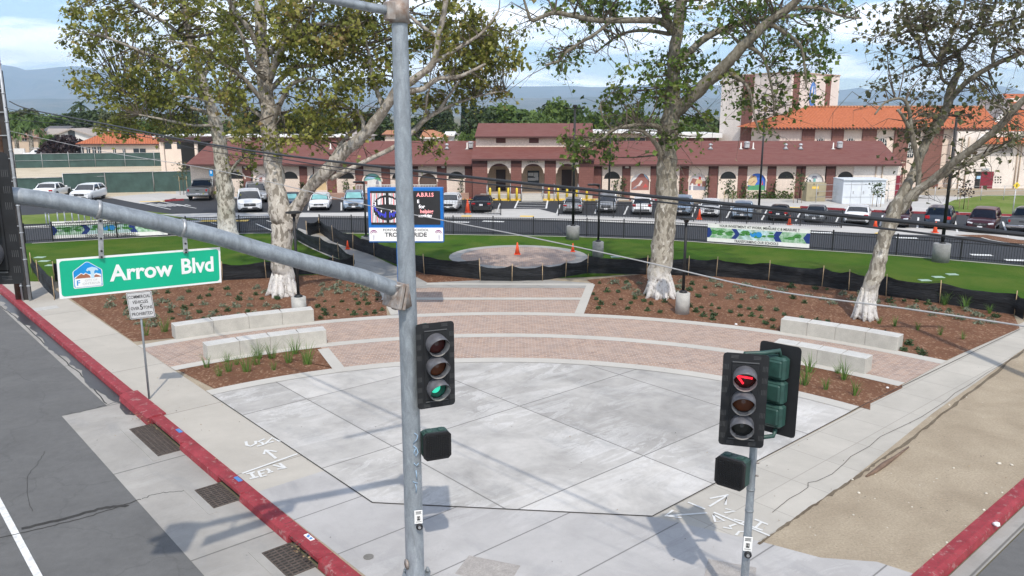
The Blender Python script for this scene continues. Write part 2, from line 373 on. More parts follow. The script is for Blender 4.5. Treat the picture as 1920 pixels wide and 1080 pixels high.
# drain throats behind the grates: solid boxes with the hole's shade in their colour
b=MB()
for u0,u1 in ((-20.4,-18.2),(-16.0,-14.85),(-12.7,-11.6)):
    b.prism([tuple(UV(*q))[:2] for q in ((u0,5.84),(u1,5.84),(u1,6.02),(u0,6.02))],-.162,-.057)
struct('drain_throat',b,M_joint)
# wet strip along the far gutter, ragged
rg=random.Random(3); ed=[]
for i in range(60):
    u=-40+i*.32; w=.10+.13*abs(sin(i*.23)+.5*sin(i*.61+1))+rg.random()*.16; ed.append((u,5.70-w if i<59 else 5.68))
sheet('gutter_water',[UV(*q) for q in ed]+[UV(-21.2,5.72),UV(-40,5.72)],-.142,M_wet)
# sidewalks
sheet('sidewalk',[UV(-320,6.035),UV(-14.7,6.035),UV(-14.7,7.53),UV(-320,7.53)],.004,M_walkL)
sheet('side_sidewalk',[UV(-8.75,11.25),UV(-6.86,12.0),UV(-7.0,15.6),UV(-7.45,21),UV(-7.85,29),UV(-8.1,60),UV(-9.2,60),UV(-9.0,26),UV(-8.85,20)],.004,M_walkR)
pad=[UV(-14.7,6.035),UV(-14.7,7.53),UV(-12.75,7.53),UV(-8.75,11.25),UV(-6.86,12.0),UV(-5.9,12.3),UV(-5.2,12.9),UV(-4.6,13.0)]+[UV(*q) for q in reversed(inner[1:])]
sheet('corner_pad',pad,.004,M_pad)
# plaza
AC=Vector((-.3,11.75)); R1,R2,R3=18.38,15.27,12.42
def onarc(r,X,sgn=1): return (X,AC.y+sqrt(max(r*r-(X-AC.x)**2,0)))
def arcpts(r,x0,x1,n=40): return [onarc(r,x0+(x1-x0)*i/n) for i in range(n+1)]
def xlim(r,f,lo,hi):      # x at which the arc of radius r meets a straight edge
    for _ in range(50):
        m=(lo+hi)/2; p=onarc(r,m)
        if f(p): hi=m
        else: lo=m
    return hi
inL=lambda p:(p[0]*Vv[0]+p[1]*Vv[1])>7.532
def XLr(r): return xlim(r,inL,-min(r-.4,14.5),0)
def XRr(r):
    lo,hi=0,min(r-.4,14.5)
    for _ in range(50):
        m=(lo+hi)/2; p=onarc(r,m); u=p[0]*U[0]+p[1]*U[1]; v=p[0]*Vv[0]+p[1]*Vv[1]
        if u<-8.80-(v-11)*.012: lo=m
        else: hi=m
    return lo
def q2(l): return [(p.x,p.y) for p in l]
pl=[tuple(UV(-12.75,7.53))[:2],tuple(UV(-8.75,11.25))[:2]]+list(reversed(arcpts(R3-.42,XLr(R3-.42)+.0,XRr(R3-.42))))
sheet('plaza',pl,.008,M_slab)
jb=MB()
def jl(a,c,w=.014):
    a=Vector(a[:2]);c=Vector(c[:2]); d=(c-a).normalized()*w; n=Vector((-d.y,d.x)); jb.face([(*(a+n),.0155),(*(a-n),.0155),(*(c-n),.0155),(*(c+n),.0155)])
jl(UV(-12.75,7.53),(*onarc(R3-.42,XLr(R3-.42)),0),.013); jl(UV(-12.75,7.53),UV(-8.75,11.25),.015); jl(UV(-8.75,11.25),G(1625,757),.012); jl(G(1625,757),G(1912,618),.012)
ck=[(1448,962),(1480,936),(1499,926),(1515,915),(1515,906),(1532,903),(1560,890),(1583,870),(1595,857),(1630,838),(1650,820),(1705,794),(1727,783),(1775,752),(1790,738),(1815,724),(1850,700),(1930,655)]
for i in range(len(ck)-1): jl(G(*ck[i]),G(*ck[i+1]),.006)
jl(G(305,680),G(395,645),.008)
struct('pavement_joints',jb,M_joint)
# mulch beds
bL=[G(128,557)]+PX([(250,641),(325,634)])+[Vector((*q,0)) for q in arcpts(R1-.05,-11.2,-4.75,14)]+PX([(722,560),(713,545),(663,512),(500,520),(300,520),(105,520)])
sheet('mulch_bed_left',bL,.012,M_mulch)
bR=PX([(1112,533),(1100,525),(1300,505),(1560,530),(1900,590),(1912,616),(1760,682)])+[Vector((*q,0)) for q in reversed(arcpts(R1-.05,2.75,12.9,20))]
sheet('mulch_bed_right',bR,.012,M_mulch)
sheet('mulch_bed_path',PX([(800,531),(742,500),(900,518),(1020,523),(1104,519),(1112,532),(1018,531),(902,529)])[0:4]+PX([(903,530)]),.012,M_mulch)
sL=PX([(325,690)])+[Vector((*q,0)) for q in arcpts(R2,-8.9,-6.2,8)]+PX([(630,692)])+[Vector((*q,0)) for q in reversed(arcpts(R3,-8.3,-5.3,8))]
sheet('mulch_strip_left',sL,.012,M_mulch)
sR=PX([(1440,668),(1690,712),(1692,728),(1632,757)])+[Vector((*q,0)) for q in reversed(arcpts(R3,6.6,9.3,8))]
sheet('mulch_strip_right',sR,.012,M_mulch)
# paver bands (annulus pieces) and concrete bands
def band(name,r0,r1,x0a,x1a,x0b,x1b,z,m,n=60):
    b=MB(); A=arcpts(r0,x0a,x1a,n); B=arcpts(r1,x0b,x1b,n)
    for i in range(n): b.face([(*A[i],z),(*A[i+1],z),(*B[i+1],z),(*B[i],z)])
    return struct(name,b,m)
band('paver_band_outer',R2-.01,R1-.45,XLr(R2),XRr(R2),XLr(R1-.45),XRr(R1-.45),.014,M_pav)
band('paver_band_inner',R3,R2-.42,-5.35,6.35,-6.3,7.6,.014,M_pav)
band('concrete_band_outer',R1-.47,R1,XLr(R1-.47),XRr(R1-.47),XLr(R1),XRr(R1),.019,M_strip)
band('concrete_band_middle',R2-.44,R2,XLr(R2-.44),XRr(R2-.44),XLr(R2),XRr(R2),.019,M_strip)
band('concrete_band_inner',R3-.45,R3,XLr(R3-.45),XRr(R3-.45),XLr(R3),XRr(R3),.019,M_strip)
def sp(name,l,z,m): return sheet(name,PX(l),z,m)
sp('paver_walk',[(735,591),(722,560),(713,533),(1112,533),(1090,589),(960,587)],.014,M_pav)
sb=MB()
def ribbon(b,pts,w,z,mi=0):
    pts=[Vector(p[:2]) for p in pts]; n=len(pts); A=[];B=[]
    for i in range(n):
        t=(pts[min(i+1,n-1)]-pts[max(i-1,0)]).normalized(); nn=Vector((-t.y,t.x))*w/2; A.append(pts[i]+nn);B.append(pts[i]-nn)
    for i in range(n-1): b.face([(*B[i],z),(*B[i+1],z),(*A[i+1],z),(*A[i],z)],mi)
    return b
ribbon(sb,[G(741,591),G(716,541)],.34,.023); ribbon(sb,[G(1086,589),G(1108,534)],.36,.0235); ribbon(sb,[G(640,698),G(606,655)],.36,.0238)
ribbon(sb,[G(716,561),G(1100,561)],.42,.0245); ribbon(sb,[G(800,533),G(1112,534.5)],.40,.0255)
struct('concrete_edging',sb,M_strip)
# silt-fence walk, circle pad, lawns
sp('path_walk',[(560,428),(640,455),(700,480),(752,505),(802,531),(800,541),(716,541),(663,512),(650,490),(585,462),(548,447)],.020,M_path)
sp('path_landing',[(800,540),(800,531),(902,526),(1018,525),(1113,532),(1110,541)],.0215,M_path)
def lawnsheet(name,pts,m,z=.010): return sp(name,pts,z,m)
lawnsheet('lawn_left',[(-60,463),(100,454),(350,441),(548,436),(585,462),(650,490),(663,512),(500,524),(105,528),(30,528),(-60,500)],M_lawn)
lawnsheet('lawn_right',[(600,436),(720,438),(1000,441),(1240,449),(1440,462),(1680,478),(1920,498),(2300,530),(2300,640),(1900,592),(1560,532),(1300,507),(1100,520),(900,526),(800,524),(640,455)],M_lawn)
b=MB(); cc_=(.35,42.65)
n=48
for i in range(n):
    a0,a1=2*pi*i/n,2*pi*(i+1)/n
    def cp(r,a,z): return (cc_[0]+r*cos(a),cc_[1]+r*sin(a),z)
    b.face([cp(3.12,a0,.026),cp(3.75,a0,.026),cp(3.75,a1,.026),cp(3.12,a1,.026)],0)
    b.face([(*cc_,.024),cp(3.13,a0,.024),cp(3.13,a1,.024)],1)
b.face([(*G(906,505)[:2],.0225),(*G(902,529)[:2],.0225),(*G(1018,529)[:2],.0225),(*G(1030,500)[:2],.0225)],0)
struct('circle_pad',b,[M_path,M_pav])
# parking lot
sp('lot_surface',[(-400,480),(60,457),(350,442),(600,437),(1000,442),(1240,450),(1440,463),(1680,479),(1920,499),(2400,540),(2400,420),(1900,402),(1700,398),(1560,392),(1340,382),(1100,376),(700,372),(330,372),(60,372),(-400,380)],.005,M_lot)
sp('lawn_beyond',[(-60,424),(60,420),(240,414),(376,412),(330,402),(240,392.5),(60,403),(-60,408)],.009,M_lawn2)
sp('front_walkway',[(-100,436),(60,428),(230,420),(376,417),(470,408),(600,407),(835,409),(1000,411),(1240,420),(1440,430),(1600,437),(1760,442),(1840,445),(2300,476),(2300,470),(1840,438),(1740,428),(1600,425),(1400,416),(1200,407),(1050,402),(1010,392),(930,392),(905,400),(760,397),(640,399),(480,399),(430,399),(300,402),(376,412),(240,416),(60,424),(-100,430)],.010,M_lotc)
sp('school_walk',[(330,373),(500,371),(700,372),(905,373.5),(1115,374),(1260,377),(1440,387),(1620,396),(1760,401),(2300,424),(2300,380),(1760,368),(1500,352),(330,350)],.012,M_lotc)
sp('dirt_left_lot',[(-300,372),(330,371),(330,345),(350,300),(20,300),(-300,300)],.013,M_farm)
sp('lawn_school',[(1740,396),(1790,375),(1850,366),(2300,372),(2300,416)],.017,M_lawn2)
sp('concrete_bay',[(200,370),(262,382),(300,378),(330,371),(356,366),(300,362)],.017,M_lotc)
b=MB()
for l in ([(0,578),(0,578)],):
    pass
def mark(pts,w,z=.021,m=0): ribbon(b,[G(*q) for q in pts],w,z,m)
# parking stall lines, hatching
for x0,y0,x1,y1 in ((470,394,476,380),(530,394,533,380),(578,395,580,380),(640,395,640,380),(830,396,826,380),(873,397,880,378),(931,399,938,381),(1044,401,1050,384),(1115,401,1122,384),(1170,403,1178,386),(1248,404,1257,386),(1298,407,1305,388),(1362,409,1372,390),(1428,413,1438,394),(1492,415,1502,396),(1566,419,1576,400),(1650,424,1655,404),(1720,428,1722,408),(1795,436,1790,412),(1890,444,1880,416)): mark([(x0,y0),(x1,y1)],.12)
for y in (376,380,385,389.5): mark([(972-(y-376)*.45,y),(1026-(y-376)*.2,y+1.2)],.16,.013)
mark([(965,391),(972,376)],.14,.0225); mark([(1024,391.5),(1027,376)],.14,.0226)
for i in range(6): mark([(262+i*17,381+i*.6),(312+i*9,388+i*.6-i)],.15,.0221)
mark([(262,380.5),(320,393)],.12,.0227); mark([(300,378),(368,391)],.12,.0228)
for x,y in ((860,416),(925,415),(1840,478),(1905,488),(1700,446),(1540,436)): mark([(x-20,y),(x+20,y+1.3)],.5,.0223)
for x0,y0,x1,y1 in ((480,420,510,433),(500,414,540,425),(395,418,430,427)): mark([(x0,y0),(x1,y1)],.12,.0224)
struct('lot_markings',b,M_white)
b=MB(); mark([(1030,374.5),(1120,375.5)],.35); mark([(865,374),(972,374)],.35); mark([(865,405.5),(884,405.5)],.7); mark([(975,405.7),(1001,406)],.7); mark([(262,378.5),(310,377.5)],.5); mark([(1476,389),(1502,390)],.5); mark([(1296,378),(1345,380)],.4); mark([(376,415),(410,414.4)],.8); mark([(440,414.4),(466,414)],.8); mark([(1642,437),(1652,438)],.6)
struct('yellow_markings',b,M_yel)
b=MB()
for l in ([(645,372.5),(700,372)],[(820,373),(905,374)],[(1500,390),(1620,397),(1700,400),(1900,406),(2300,420)],[(310,378),(345,376)],[(-10,385),(60,384)],[(1180,376),(1290,378)]):
    P=[G(*q) for q in l]
    for i in range(len(P)-1):
        d=(P[i+1]-P[i]); n=Vector((-d.y,d.x,0)).normalized()*.22
        b.prism([(P[i].x,P[i].y),(P[i+1].x,P[i+1].y),(P[i+1].x+n.x,P[i+1].y+n.y),(P[i].x+n.x,P[i].y+n.y)],.0,.16)
struct('lot_kerb',b,M_red)
b=MB(); P,Q=G(905,376.2),G(1122,376.8); b.prism([(P.x,P.y),(Q.x,Q.y),(Q.x,Q.y+.3),(P.x,P.y+.3)],0,.17); struct('yellow_kerb',b,M_yel)
b=MB()
for l in ([(60,457),(350,441.5),(548,437)],[(600,437.5),(1000,443),(1240,450.5),(1440,464),(1680,480),(1920,500),(2300,533)],[(1840,446),(1920,460),(2300,500)],[(560,452),(585,466),(648,494)]):
    ribbon(b,[G(*q) for q in smooth([(x,y,0) for x,y in l],4) and [(p.x,p.y) for p in smooth([(x,y,0) for x,y in l],4)]],.16,.030)
struct('lawn_edging',b,M_strip)
sp('planter_dirt',[(1788,441),(1850,441),(1920,452),(2300,480),(2300,500),(1920,461),(1845,447)],.028,M_mulch)
# lane line and seams on the street
b=MB(); ribbon(b,[UV(-40,2.03),UV(0,2.03)],.12,-.146); struct('lane_line',b,M_white)
b=MB(); rg=random.Random(6)
def seam(l,w,z=-.1445):
    P=smooth([(*q,0) for q in l],8); P=[G(p.x+rg.uniform(-1.5,1.5),p.y+rg.uniform(-1,1),-.15) for p in P]; ribbon(b,P,w,z)
seam([(-20,1012),(60,995),(130,978),(200,958),(265,936)],.03); seam([(40,992),(130,970),(200,952),(238,949)],.10,-.1448); seam([(265,936),(300,925),(345,921)],.022); seam([(200,758),(160,710),(110,668),(40,605),(0,573)],.035); seam([(226,752),(180,765),(125,778)],.03); seam([(85,846),(70,870),(50,900),(60,960)],.008); seam([(30,700),(60,715),(110,716)],.006)
for k in range(12):
    u=-37.5+k*2.44
    b.face([(*UV(u,6.02)[:2],.0135),(*UV(u+.012,6.02)[:2],.0135),(*UV(u+.012,5.85)[:2],.0135),(*UV(u,5.85)[:2],.0135)])
struct('street_seams',b,M_joint)
M_oil=pm('oil_stain',(.045,.046,.05),.6,var=.3,scale=3,coord='World')
# spray paint on the footway
b=MB()
def spray(pts,w=.045): ribbon(b,[G(*q) for q in pts],w,.0175+len(b.f)*1e-6)
for s_ in ([(461,829),(463,836),(470,838),(480,833),(479,828)],[(497,824),(484,829),(491,831),(494,835),(482,838)],[(497,834),(510,822),(525,829)],[(503,831),(513,829)],
  [(518,861),(498,845)],[(495,853),(497,845),(519,848)],[(454,889),(558,852)],[(462,890),(478,886)],[(470,888),(478,898)],[(468,899),(485,895)],[(497,882),(485,885),(487,890),(496,888)],[(487,890),(490,895),(500,892)],[(500,880),(506,884),(503,888),(512,885)],[(512,873),(536,879)],[(520,881),(536,879),(524,870)],
  [(1247,969),(1326,963)],[(1262,958),(1247,969),(1278,972)],[(1330,951),(1364,930),(1360,948)],[(1331,936),(1366,929)],[(1290,943),(1322,956)],[(1338,962),(1443,1006)],[(1337,966),(1341,980),(1358,978),(1337,966)],[(1380,984),(1368,988),(1372,993),(1356,990)],[(1380,1005),(1386,998),(1404,999)],[(1376,975),(1396,980),(1386,984)],[(1360,955),(1378,960),(1358,963)],[(1415,975),(1440,985)],[(1428,980),(1415,992)],[(1408,988),(1430,996)]): spray(s_,.065 if s_[0][0]<600 else .05)
struct('spray_paint_marks',b,M_chalk)

b=MB(); rg=random.Random(12); E_=[(1420,1020),(1470,985),(1530,943),(1595,900),(1640,868),(1700,828),(1760,780),(1840,718),(1925,650)]
P=smooth([(*q,0) for q in E_],10); L1=[];L2=[]
for p in P: L1.append(G(p.x+rg.uniform(-1,1),p.y+rg.uniform(-2,1))); L2.append(G(p.x+rg.uniform(0,5),p.y+rg.uniform(1,5)))
for i in range(len(P)-1): b.face([(*L1[i][:2],.0065),(*L2[i][:2],.0065),(*L2[i+1][:2],.0065),(*L1[i+1][:2],.0065)])
struct('soil_edge',b,dirt('edge_soil',(.13,.10,.07),(.20,.165,.12)))
# ================================================================ STREET FURNITURE
def galv(name,base=(.30,.335,.365)):
    t=NT(name); v=t.pos('Object'); a=t.noise(t.map(v,scale=(1,1,.35)),9,6,.7,.6); c=t.noise(v,45,3,.7); d=t.noise(t.map(v,scale=(1,1,.15)),4,5,.7)
    col=t.mix(t.ramp(a,[(.3,0),(.7,1)]),tuple(x*.66 for x in base),tuple(min(1,x*1.22) for x in base))
    col=t.mix(t.math('MULTIPLY',t.ramp(c,[(.35,1),(.6,0)]),.28),col,tuple(x*.55 for x in base)); col=t.mix(t.math('MULTIPLY',t.ramp(d,[(.60,0),(.72,1)]),.5),col,(.50,.52,.53))
    t.bump(c,.12,.005); return t.fin(col,.52,.35)
M_galv=galv('galvanised_steel'); M_galvd=galv('weathered_steel',(.25,.275,.29))
M_rust=pm('weathered_bracket',(.33,.31,.29),.6,.3,var=.3,scale=7,c2=(.22,.15,.11))
M_black=pm('black_plastic',(.009,.010,.012),.6,var=.25,scale=8); M_blk=pm('black_paint',(.008,.008,.009),.55,var=.2,scale=5)
M_green=pm('signal_green_paint',(.024,.070,.058),.5,var=.3,scale=7); M_vis=pm('visor_grey',(.10,.10,.11),.42,var=.3,scale=9)
M_inn=pm('visor_dust',(.36,.35,.34),.8,var=.3,scale=15)
M_louv=pm('louvre_light',(.085,.088,.09),.6,var=0)
M_lred=pm('dark_red_lens',(.055,.007,.006),.25,var=.2); M_lamb=pm('dark_amber_lens',(.10,.028,.008),.25,var=.2); M_lgrn=pm('dark_green_lens',(.022,.024,.022),.3,var=.2)
M_gon=pm('green_light',(.05,.85,.55),.4,var=0,emit=.55); M_ron=pm('red_light',(1,.02,.04),.4,var=0,emit=1.5); M_gdk=pm('unlit_green_lens',(.02,.13,.09),.2,var=0)
M_sgreen=pm('sign_green',(.0,.40,.225),.4,var=.05,scale=3); M_swhite=pm('sign_white',(.78,.78,.76),.45,var=.06,scale=5); M_sgrey=pm('sign_grey_face',(.50,.50,.50),.5,var=.15,scale=9)
M_sblk=pm('sign_black',(.02,.02,.02),.5,var=0); M_sblue=pm('sign_blue',(.005,.26,.62),.4,var=.08); M_sbrown=pm('sign_brown',(.34,.13,.07),.5,var=.1); M_spale=pm('sign_pale_blue',(.45,.62,.72),.5,var=0)
M_alum=pm('aluminium_bracket',(.42,.43,.44),.45,.5,var=.3,scale=20)
# grates
def grate(u0,u1,label):
    o=UV((u0+u1)/2,5.455,-.145); t=thing('storm_drain_grate',o,label,'drain grate','storm drain grates along the red kerb')
    b=MB(); b.prism([tuple(UV(*q))[:2] for q in ((u0-.22,5.02),(u1+.22,5.02),(u1+.22,5.18),(u0-.22,5.18))],-.16,-.138); b.build('surround',M_gut,t)
    b=MB(); b.prism([tuple(UV(*q))[:2] for q in ((u0,5.19),(u1,5.19),(u1,5.72),(u0,5.72))],-.16,-.1425); b.build('pit',M_joint,t)  # dark plate under the bars, the drain's inner shade is its colour
    b=MB(); n=int((u1-u0)/.085)
    for i in range(n+1):
        u=u0+(u1-u0)*i/n; b.prism([tuple(UV(*q))[:2] for q in ((u-.017,5.19),(u+.017,5.19),(u+.017,5.72),(u-.017,5.72))],-.15,-.132)
    for v in (5.2,5.30,5.41,5.52,5.62,5.71): b.prism([tuple(UV(*q))[:2] for q in ((u0,v-.010),(u1,v-.010),(u1,v+.010),(u0,v+.010))],-.15,-.134)
    if u1-u0>1.5: b.prism([tuple(UV(*q))[:2] for q in (((u0+u1)/2-.03,5.19),((u0+u1)/2+.03,5.19),((u0+u1)/2+.03,5.72),((u0+u1)/2-.03,5.72))],-.15,-.131)
    b.build('bars',M_gr,t)
M_gr=pm('rusty_iron',(.11,.085,.07),.75,.2,var=.4,scale=14)
grate(-20.3,-18.2,'long double rusty storm drain grate in the gutter, the farthest and longest of the three')
grate(-15.9,-14.9,'single rusty storm drain grate in the gutter, middle one of the three')
grate(-12.65,-11.65,'single rusty storm drain grate in the gutter, nearest one with leaves in its throat')
for i,(u,lab) in enumerate(((-19.0,'blue painted utility mark on the red kerb beside the long grate'),(-15.5,'blue painted utility mark on the red kerb above the middle grate'),(-12.35,'white and blue marker sticker on the red kerb above the nearest grate'))):
    b=MB(); z=.056 if u<-21 else .0145
    zz={0:.0145,1:.0245,2:.0245}[i]; zz=.0265
    b.prism([tuple(UV(*q))[:2] for q in ((u-.13,6.0),(u+.13,6.0),(u+.13,5.915),(u-.13,5.915))],.01,zz)
    if i==2:
        b.prism([tuple(UV(*q))[:2] for q in ((u-.09,5.99),(u-.02,5.99),(u+.02,5.93),(u-.05,5.925))],.02,zz+.001,1); b.prism([tuple(UV(*q))[:2] for q in ((u+.03,5.98),(u+.1,5.985),(u+.1,5.93),(u+.05,5.93))],.02,zz+.0012,1)
        tag(b.build('kerb_sticker',[M_swhite,pm('marker_blue',(.08,.22,.5),.6,coord='World')]),lab,'kerb marker')
    else: tag(b.build('kerb_mark',pm('marker_blue',(.08,.22,.5),.6,coord='World')),lab,'kerb marker')
# a traffic signal: local frame faces -Y, origin at the centre of its back plate
def signal(name,loc,yaw,label,lenses,arrow=None,group='traffic signal heads at the corner',sc=1.0,lab2=None):
    t=thing(name,loc,label,'traffic signal',group,rz=yaw); OFF[t.name]=(0,0,0)
    w,h=.315*sc,.70*sc
    b=MB(); c=.05
    pts=[(-w,-h+c),(-w+.015,-h+.015),(-w+c,-h),(w-c,-h),(w-.015,-h+.015),(w,-h+c),(w,h-c),(w-.015,h-.015),(w-c,h),(-w+c,h),(-w+.015,h-.015),(-w,h-c)]
    b.prism_xz(pts,-.004,.004); 
    b.box((0,-.012,0),(.37,.03,1.10),bev=.01)
    for zz in (-.565,.565): b.box((0,-.03,zz),(.36,.02,.012),mi=1)
    for k in range(-3,4):
        if k==0: continue
        for sx in (-1,1):
            for j in range(4): b.box((sx*(.235+j*.019),-.0055,k*.17-.03),(.004,.004,.075),mi=1)
    for sx in (-1,1):
        for sz in (-1,1):
            for j in range(3): b.box((sx*.15,-.0055,sz*(.615+j*.018)),(.10,.004,.004),mi=1)
    b.build('back_plate',[M_black,M_louv],t)
    for k in range(3):
        z=.355-.355*k
        b=MB(); b.box((0,.10,z),(.33,.19,.345),bev=.035); b.box((0,.20,z),(.24,.05,.25),bev=.02); b.build('housing',M_green,t)
        b=MB(); n=20; r=.165; ln=.27; vs=[];fs=[]
        # tunnel visor, longer on top, cut away below
        for i in range(n+1):
            a=R(-215+ (250)*i/n)+0; a=R(-62+304*i/n)
            top=(sin(a)+1)/2; L_=.085+ln*.82*top**1.1
            for rr in (r,r-.006):
                vs.append((rr*cos(a),-.025,z+rr*sin(a))); vs.append((rr*cos(a)*.99,-.025-L_,z+rr*sin(a)*.99-.02))
        for i in range(n):
            o=i*4; fs+= [(o,o+1,o+5,o+4)]; fs2=[(o+2,o+6,o+7,o+3)]
            b.add([],[],0)
            fs.append((o+1,o+3,o+7,o+5))
        o=len(b.v); b.v+=vs
        for f in fs: b.f.append(tuple(i+o for i in f)); b.m.append(0); b.sm.append(True)
        for i in range(n):
            q=o+i*4; b.f.append((q+2,q+6,q+7,q+3)); b.m.append(1 if n*0.0<=i<n*.0 or sin(R(-62+304*i/n))<-.0 else 0); b.sm.append(True)
        # lower lip
        vs=[];m=10
        for i in range(m+1):
            a=R(-150+120*i/m)
            vs.append((r*cos(a),-.025,z+r*sin(a))); vs.append((r*cos(a),-.12-.03*abs(sin(a)),z+r*sin(a)-.01))
        b.add(vs,[(2*i,2*i+2,2*i+3,2*i+1) for i in range(m)],1,True)
        b.build('visor',[M_vis,M_inn],t)
        b=MB(); b.lathe([(.0,-.02),(.152,-.018),(.152,0),(.13,.012),(.09,.024),(.04,.03),(0.0,.032)],n=24); b.xf(Matrix.Translation((0,-.03,z))@Matrix.Rotation(pi/2,4,'X'))
        ln_=b.build('lens',lenses[k],t)
        if k==arrow:
            b=MB()
            for p_,q_ in (((-.105,.02),(.10,.0)),((-.105,.02),(-.02,-.085))):
                b.tube([(p_[0],-.068,z+p_[1]),(q_[0],-.068,z+q_[1])],.0145,8)
            b.build('arrow',M_ron,ln_)
    return t
def ped(name,loc,yaw,label):
    t=thing(name,loc,label,'pedestrian signal','pedestrian signals at the corner',rz=yaw); OFF[t.name]=(0,0,0)
    b=MB(); b.box((0,.11,0),(.42,.22,.44),bev=.03); b.box((-.1,.1,.225),(.1,.12,.03),bev=.01); b.box((.1,.1,.225),(.1,.12,.03),bev=.01); b.box((0,.1,-.225),(.3,.12,.02)); b.build('housing',M_green,t)
    b=MB(); c=.05; w=.225
    ring=[(-w,-w+c),(-w+c,-w),(w-c,-w),(w,-w+c),(w,w-c),(w-c,w),(-w+c,w),(-w,w-c)]
    b.prism_xz(ring,-.05,.005); b.build('face_frame',M_blk,t)
    b=MB()
    for i in range(13): b.box((0,-.055,-.18+i*.03),(.38,.012,.004))
    for i in range(13): b.box((-.18+i*.03,-.0555,0),(.003,.011,.38))
    b.build('egg_crate_screen',M_black,t)
    return t
def pushbutton(loc,yaw,label,par=None):
    t=thing('push_button_station',loc,label,'push button','crossing push buttons',rz=yaw); OFF[t.name]=(0,0,0)
    b=MB(); b.box((0,0,.05),(.13,.012,.23),bev=.004); sg=b.build('instruction_plate',M_swhite,t)
    b=MB(); b.box((0,-.008,.03),(.05,.004,.07)); b.box((0,-.008,.145),(.09,.003,.008)); b.box((0,-.008,.127),(.08,.003,.008)); b.box((0,-.008,.108),(.09,.003,.008)); b.box((0,-.008,-.03),(.09,.003,.006)); b.box((-.012,-.0105,.035),(.006,.002,.035),mi=1); b.box((.012,-.0105,.035),(.006,.002,.035),mi=1); b.build('walking_figure_mark',[M_sblk,M_swhite],t)
    b=MB(); b.lathe([(.045,0),(.055,.01),(.055,.035),(.03,.05)],n=16); b.xf(Matrix.Translation((.01,0,-.11))@Matrix.Rotation(pi/2,4,'X')); b.build('button_housing',M_blk,t)
    b=MB(); b.lathe([(.024,0),(.024,.015)],n=12); b.xf(Matrix.Translation((.01,-.045,-.11))@Matrix.Rotation(pi/2,4,'X')); b.build('button',M_alum,t)
# mast-arm pole
MP=G(779,1087)
t=thing('signal_mast',MP,'tall galvanised signal mast pole with long curved arm over the street','signal mast')
b=MB(); b.tube([MP+Vector((0,0,z)) for z in (0,.02,1.5,3,4.5,6,7.5,9,9.6)],[.155,.152,.148,.144,.140,.132,.122,.112,.108],28); b.build('pole',M_galv,t)
b=MB(); b.box((MP.x,MP.y,.02),(.46,.46,.04),bev=.01)
for sx in (-1,1):
    for sy in (-1,1): b.cyl((MP.x+sx*.18,MP.y+sy*.18,.03),(MP.x+sx*.18,MP.y+sy*.18,.12),.022,8); b.lathe([(.04,.0),(.04,.04)],(MP.x+sx*.18,MP.y+sy*.18,.045),6)
b.build('base_plate',M_galvd,t)
ad=(-.751,-.66)
b=MB()
for st_ in ([(777,812),(783,816),(782,823),(775,832)],[(775,836),(781,840),(784,848),(780,855),(776,849),(779,841)],[(776,868),(781,873),(785,868)],[(780,882),(781,890),(782,899)],[(774,903),(783,906)],[(779,908),(781,915),(780,924)]):
    b.tube([AT(x,y,MP.y-.152) for x,y in st_],.0075,5)
b.build('paint_scribble',pm('pale_blue_spray',(.30,.44,.58),.7,var=.3),t)
b=MB(); ap=[(764,550),(735,540),(680,519),(580,494),(490,469),(400,442),(300,418),(200,396),(110,378),(30,367),(-60,361),(-160,358)]
A=[VP(x,y,(MP.x,MP.y),ad) for x,y in ap]; b.tube(A,[.118,.116,.114,.112,.108,.105,.101,.097,.094,.091,.089,.087],20); arm=b.build('signal_arm',M_galv,t)
b=MB(); c=A[0]+Vector((ad[0],ad[1],.3)).normalized()*.10
b.box((0,0,0),(.06,.46,.40),bev=.01,M=Matrix.Translation((MP.x+ad[0]*.24,MP.y+ad[1]*.24,4.86))@Matrix.Rotation(atan2(ad[1],ad[0]),4,'Z')@Matrix.Rotation(R(-14),4,'Y'))
b.box((0,0,0),(.05,.44,.38),bev=.01,M=Matrix.Translation((MP.x+ad[0]*.165,MP.y+ad[1]*.165,4.83))@Matrix.Rotation(atan2(ad[1],ad[0]),4,'Z')@Matrix.Rotation(R(-14),4,'Y'))
b.tube([(MP.x+ad[0]*.1,MP.y+ad[1]*.1,4.66),(MP.x+ad[0]*.16,MP.y+ad[1]*.16,5.0)],[.17,.17],12)
for s in (-.17,.17):
    for zz in (4.72,5.0):
        px=MP.x+ad[0]*.15-ad[1]*s; py=MP.y+ad[1]*.15+ad[0]*s; b.cyl((px,py,zz),(px+ad[0]*.16,py+ad[1]*.16,zz+.03),.018,8)
b.build('arm_bracket',M_rust,t)
b=MB(); ld=(-.80,-.6); 
lp=[(752,20),(700,12),(650,2),(600,-8),(500,-30)]
B_=[VP(x,y+3,(MP.x,MP.y),ld) for x,y in lp]; b.tube(B_,[.064,.062,.060,.058,.054],14); b.build('lamp_arm',M_galv,t)
zt=B_[0].z; b=MB(); b.tube([(MP.x,MP.y,zt-.15),(MP.x,MP.y,zt+.17)],[.145,.14],20); b.box((MP.x-.12,MP.y-.10,zt),(.14,.16,.26),bev=.02,rz=R(36)); b.build('lamp_arm_clamp',M_rust,t)
for k in range(1):
    b=MB(); b.lathe([(.0,0),(.075,.004),(.0,.006)],n=16); b.xf(Matrix.Translation((MP.x-.12,MP.y-.11,.35))@Matrix.Rotation(R(-42),4,'Z')@Matrix.Rotation(pi/2,4,'X')@Matrix.Diagonal((.8,1.3,1,1))); b.build('hand_hole_cover',M_rust,t)
def at_h(px,z,Y):
    a,dy,dz=ray(px,540); return Vector(((px-960)/F*(Y*CP-(z-H)*SP),Y,z))
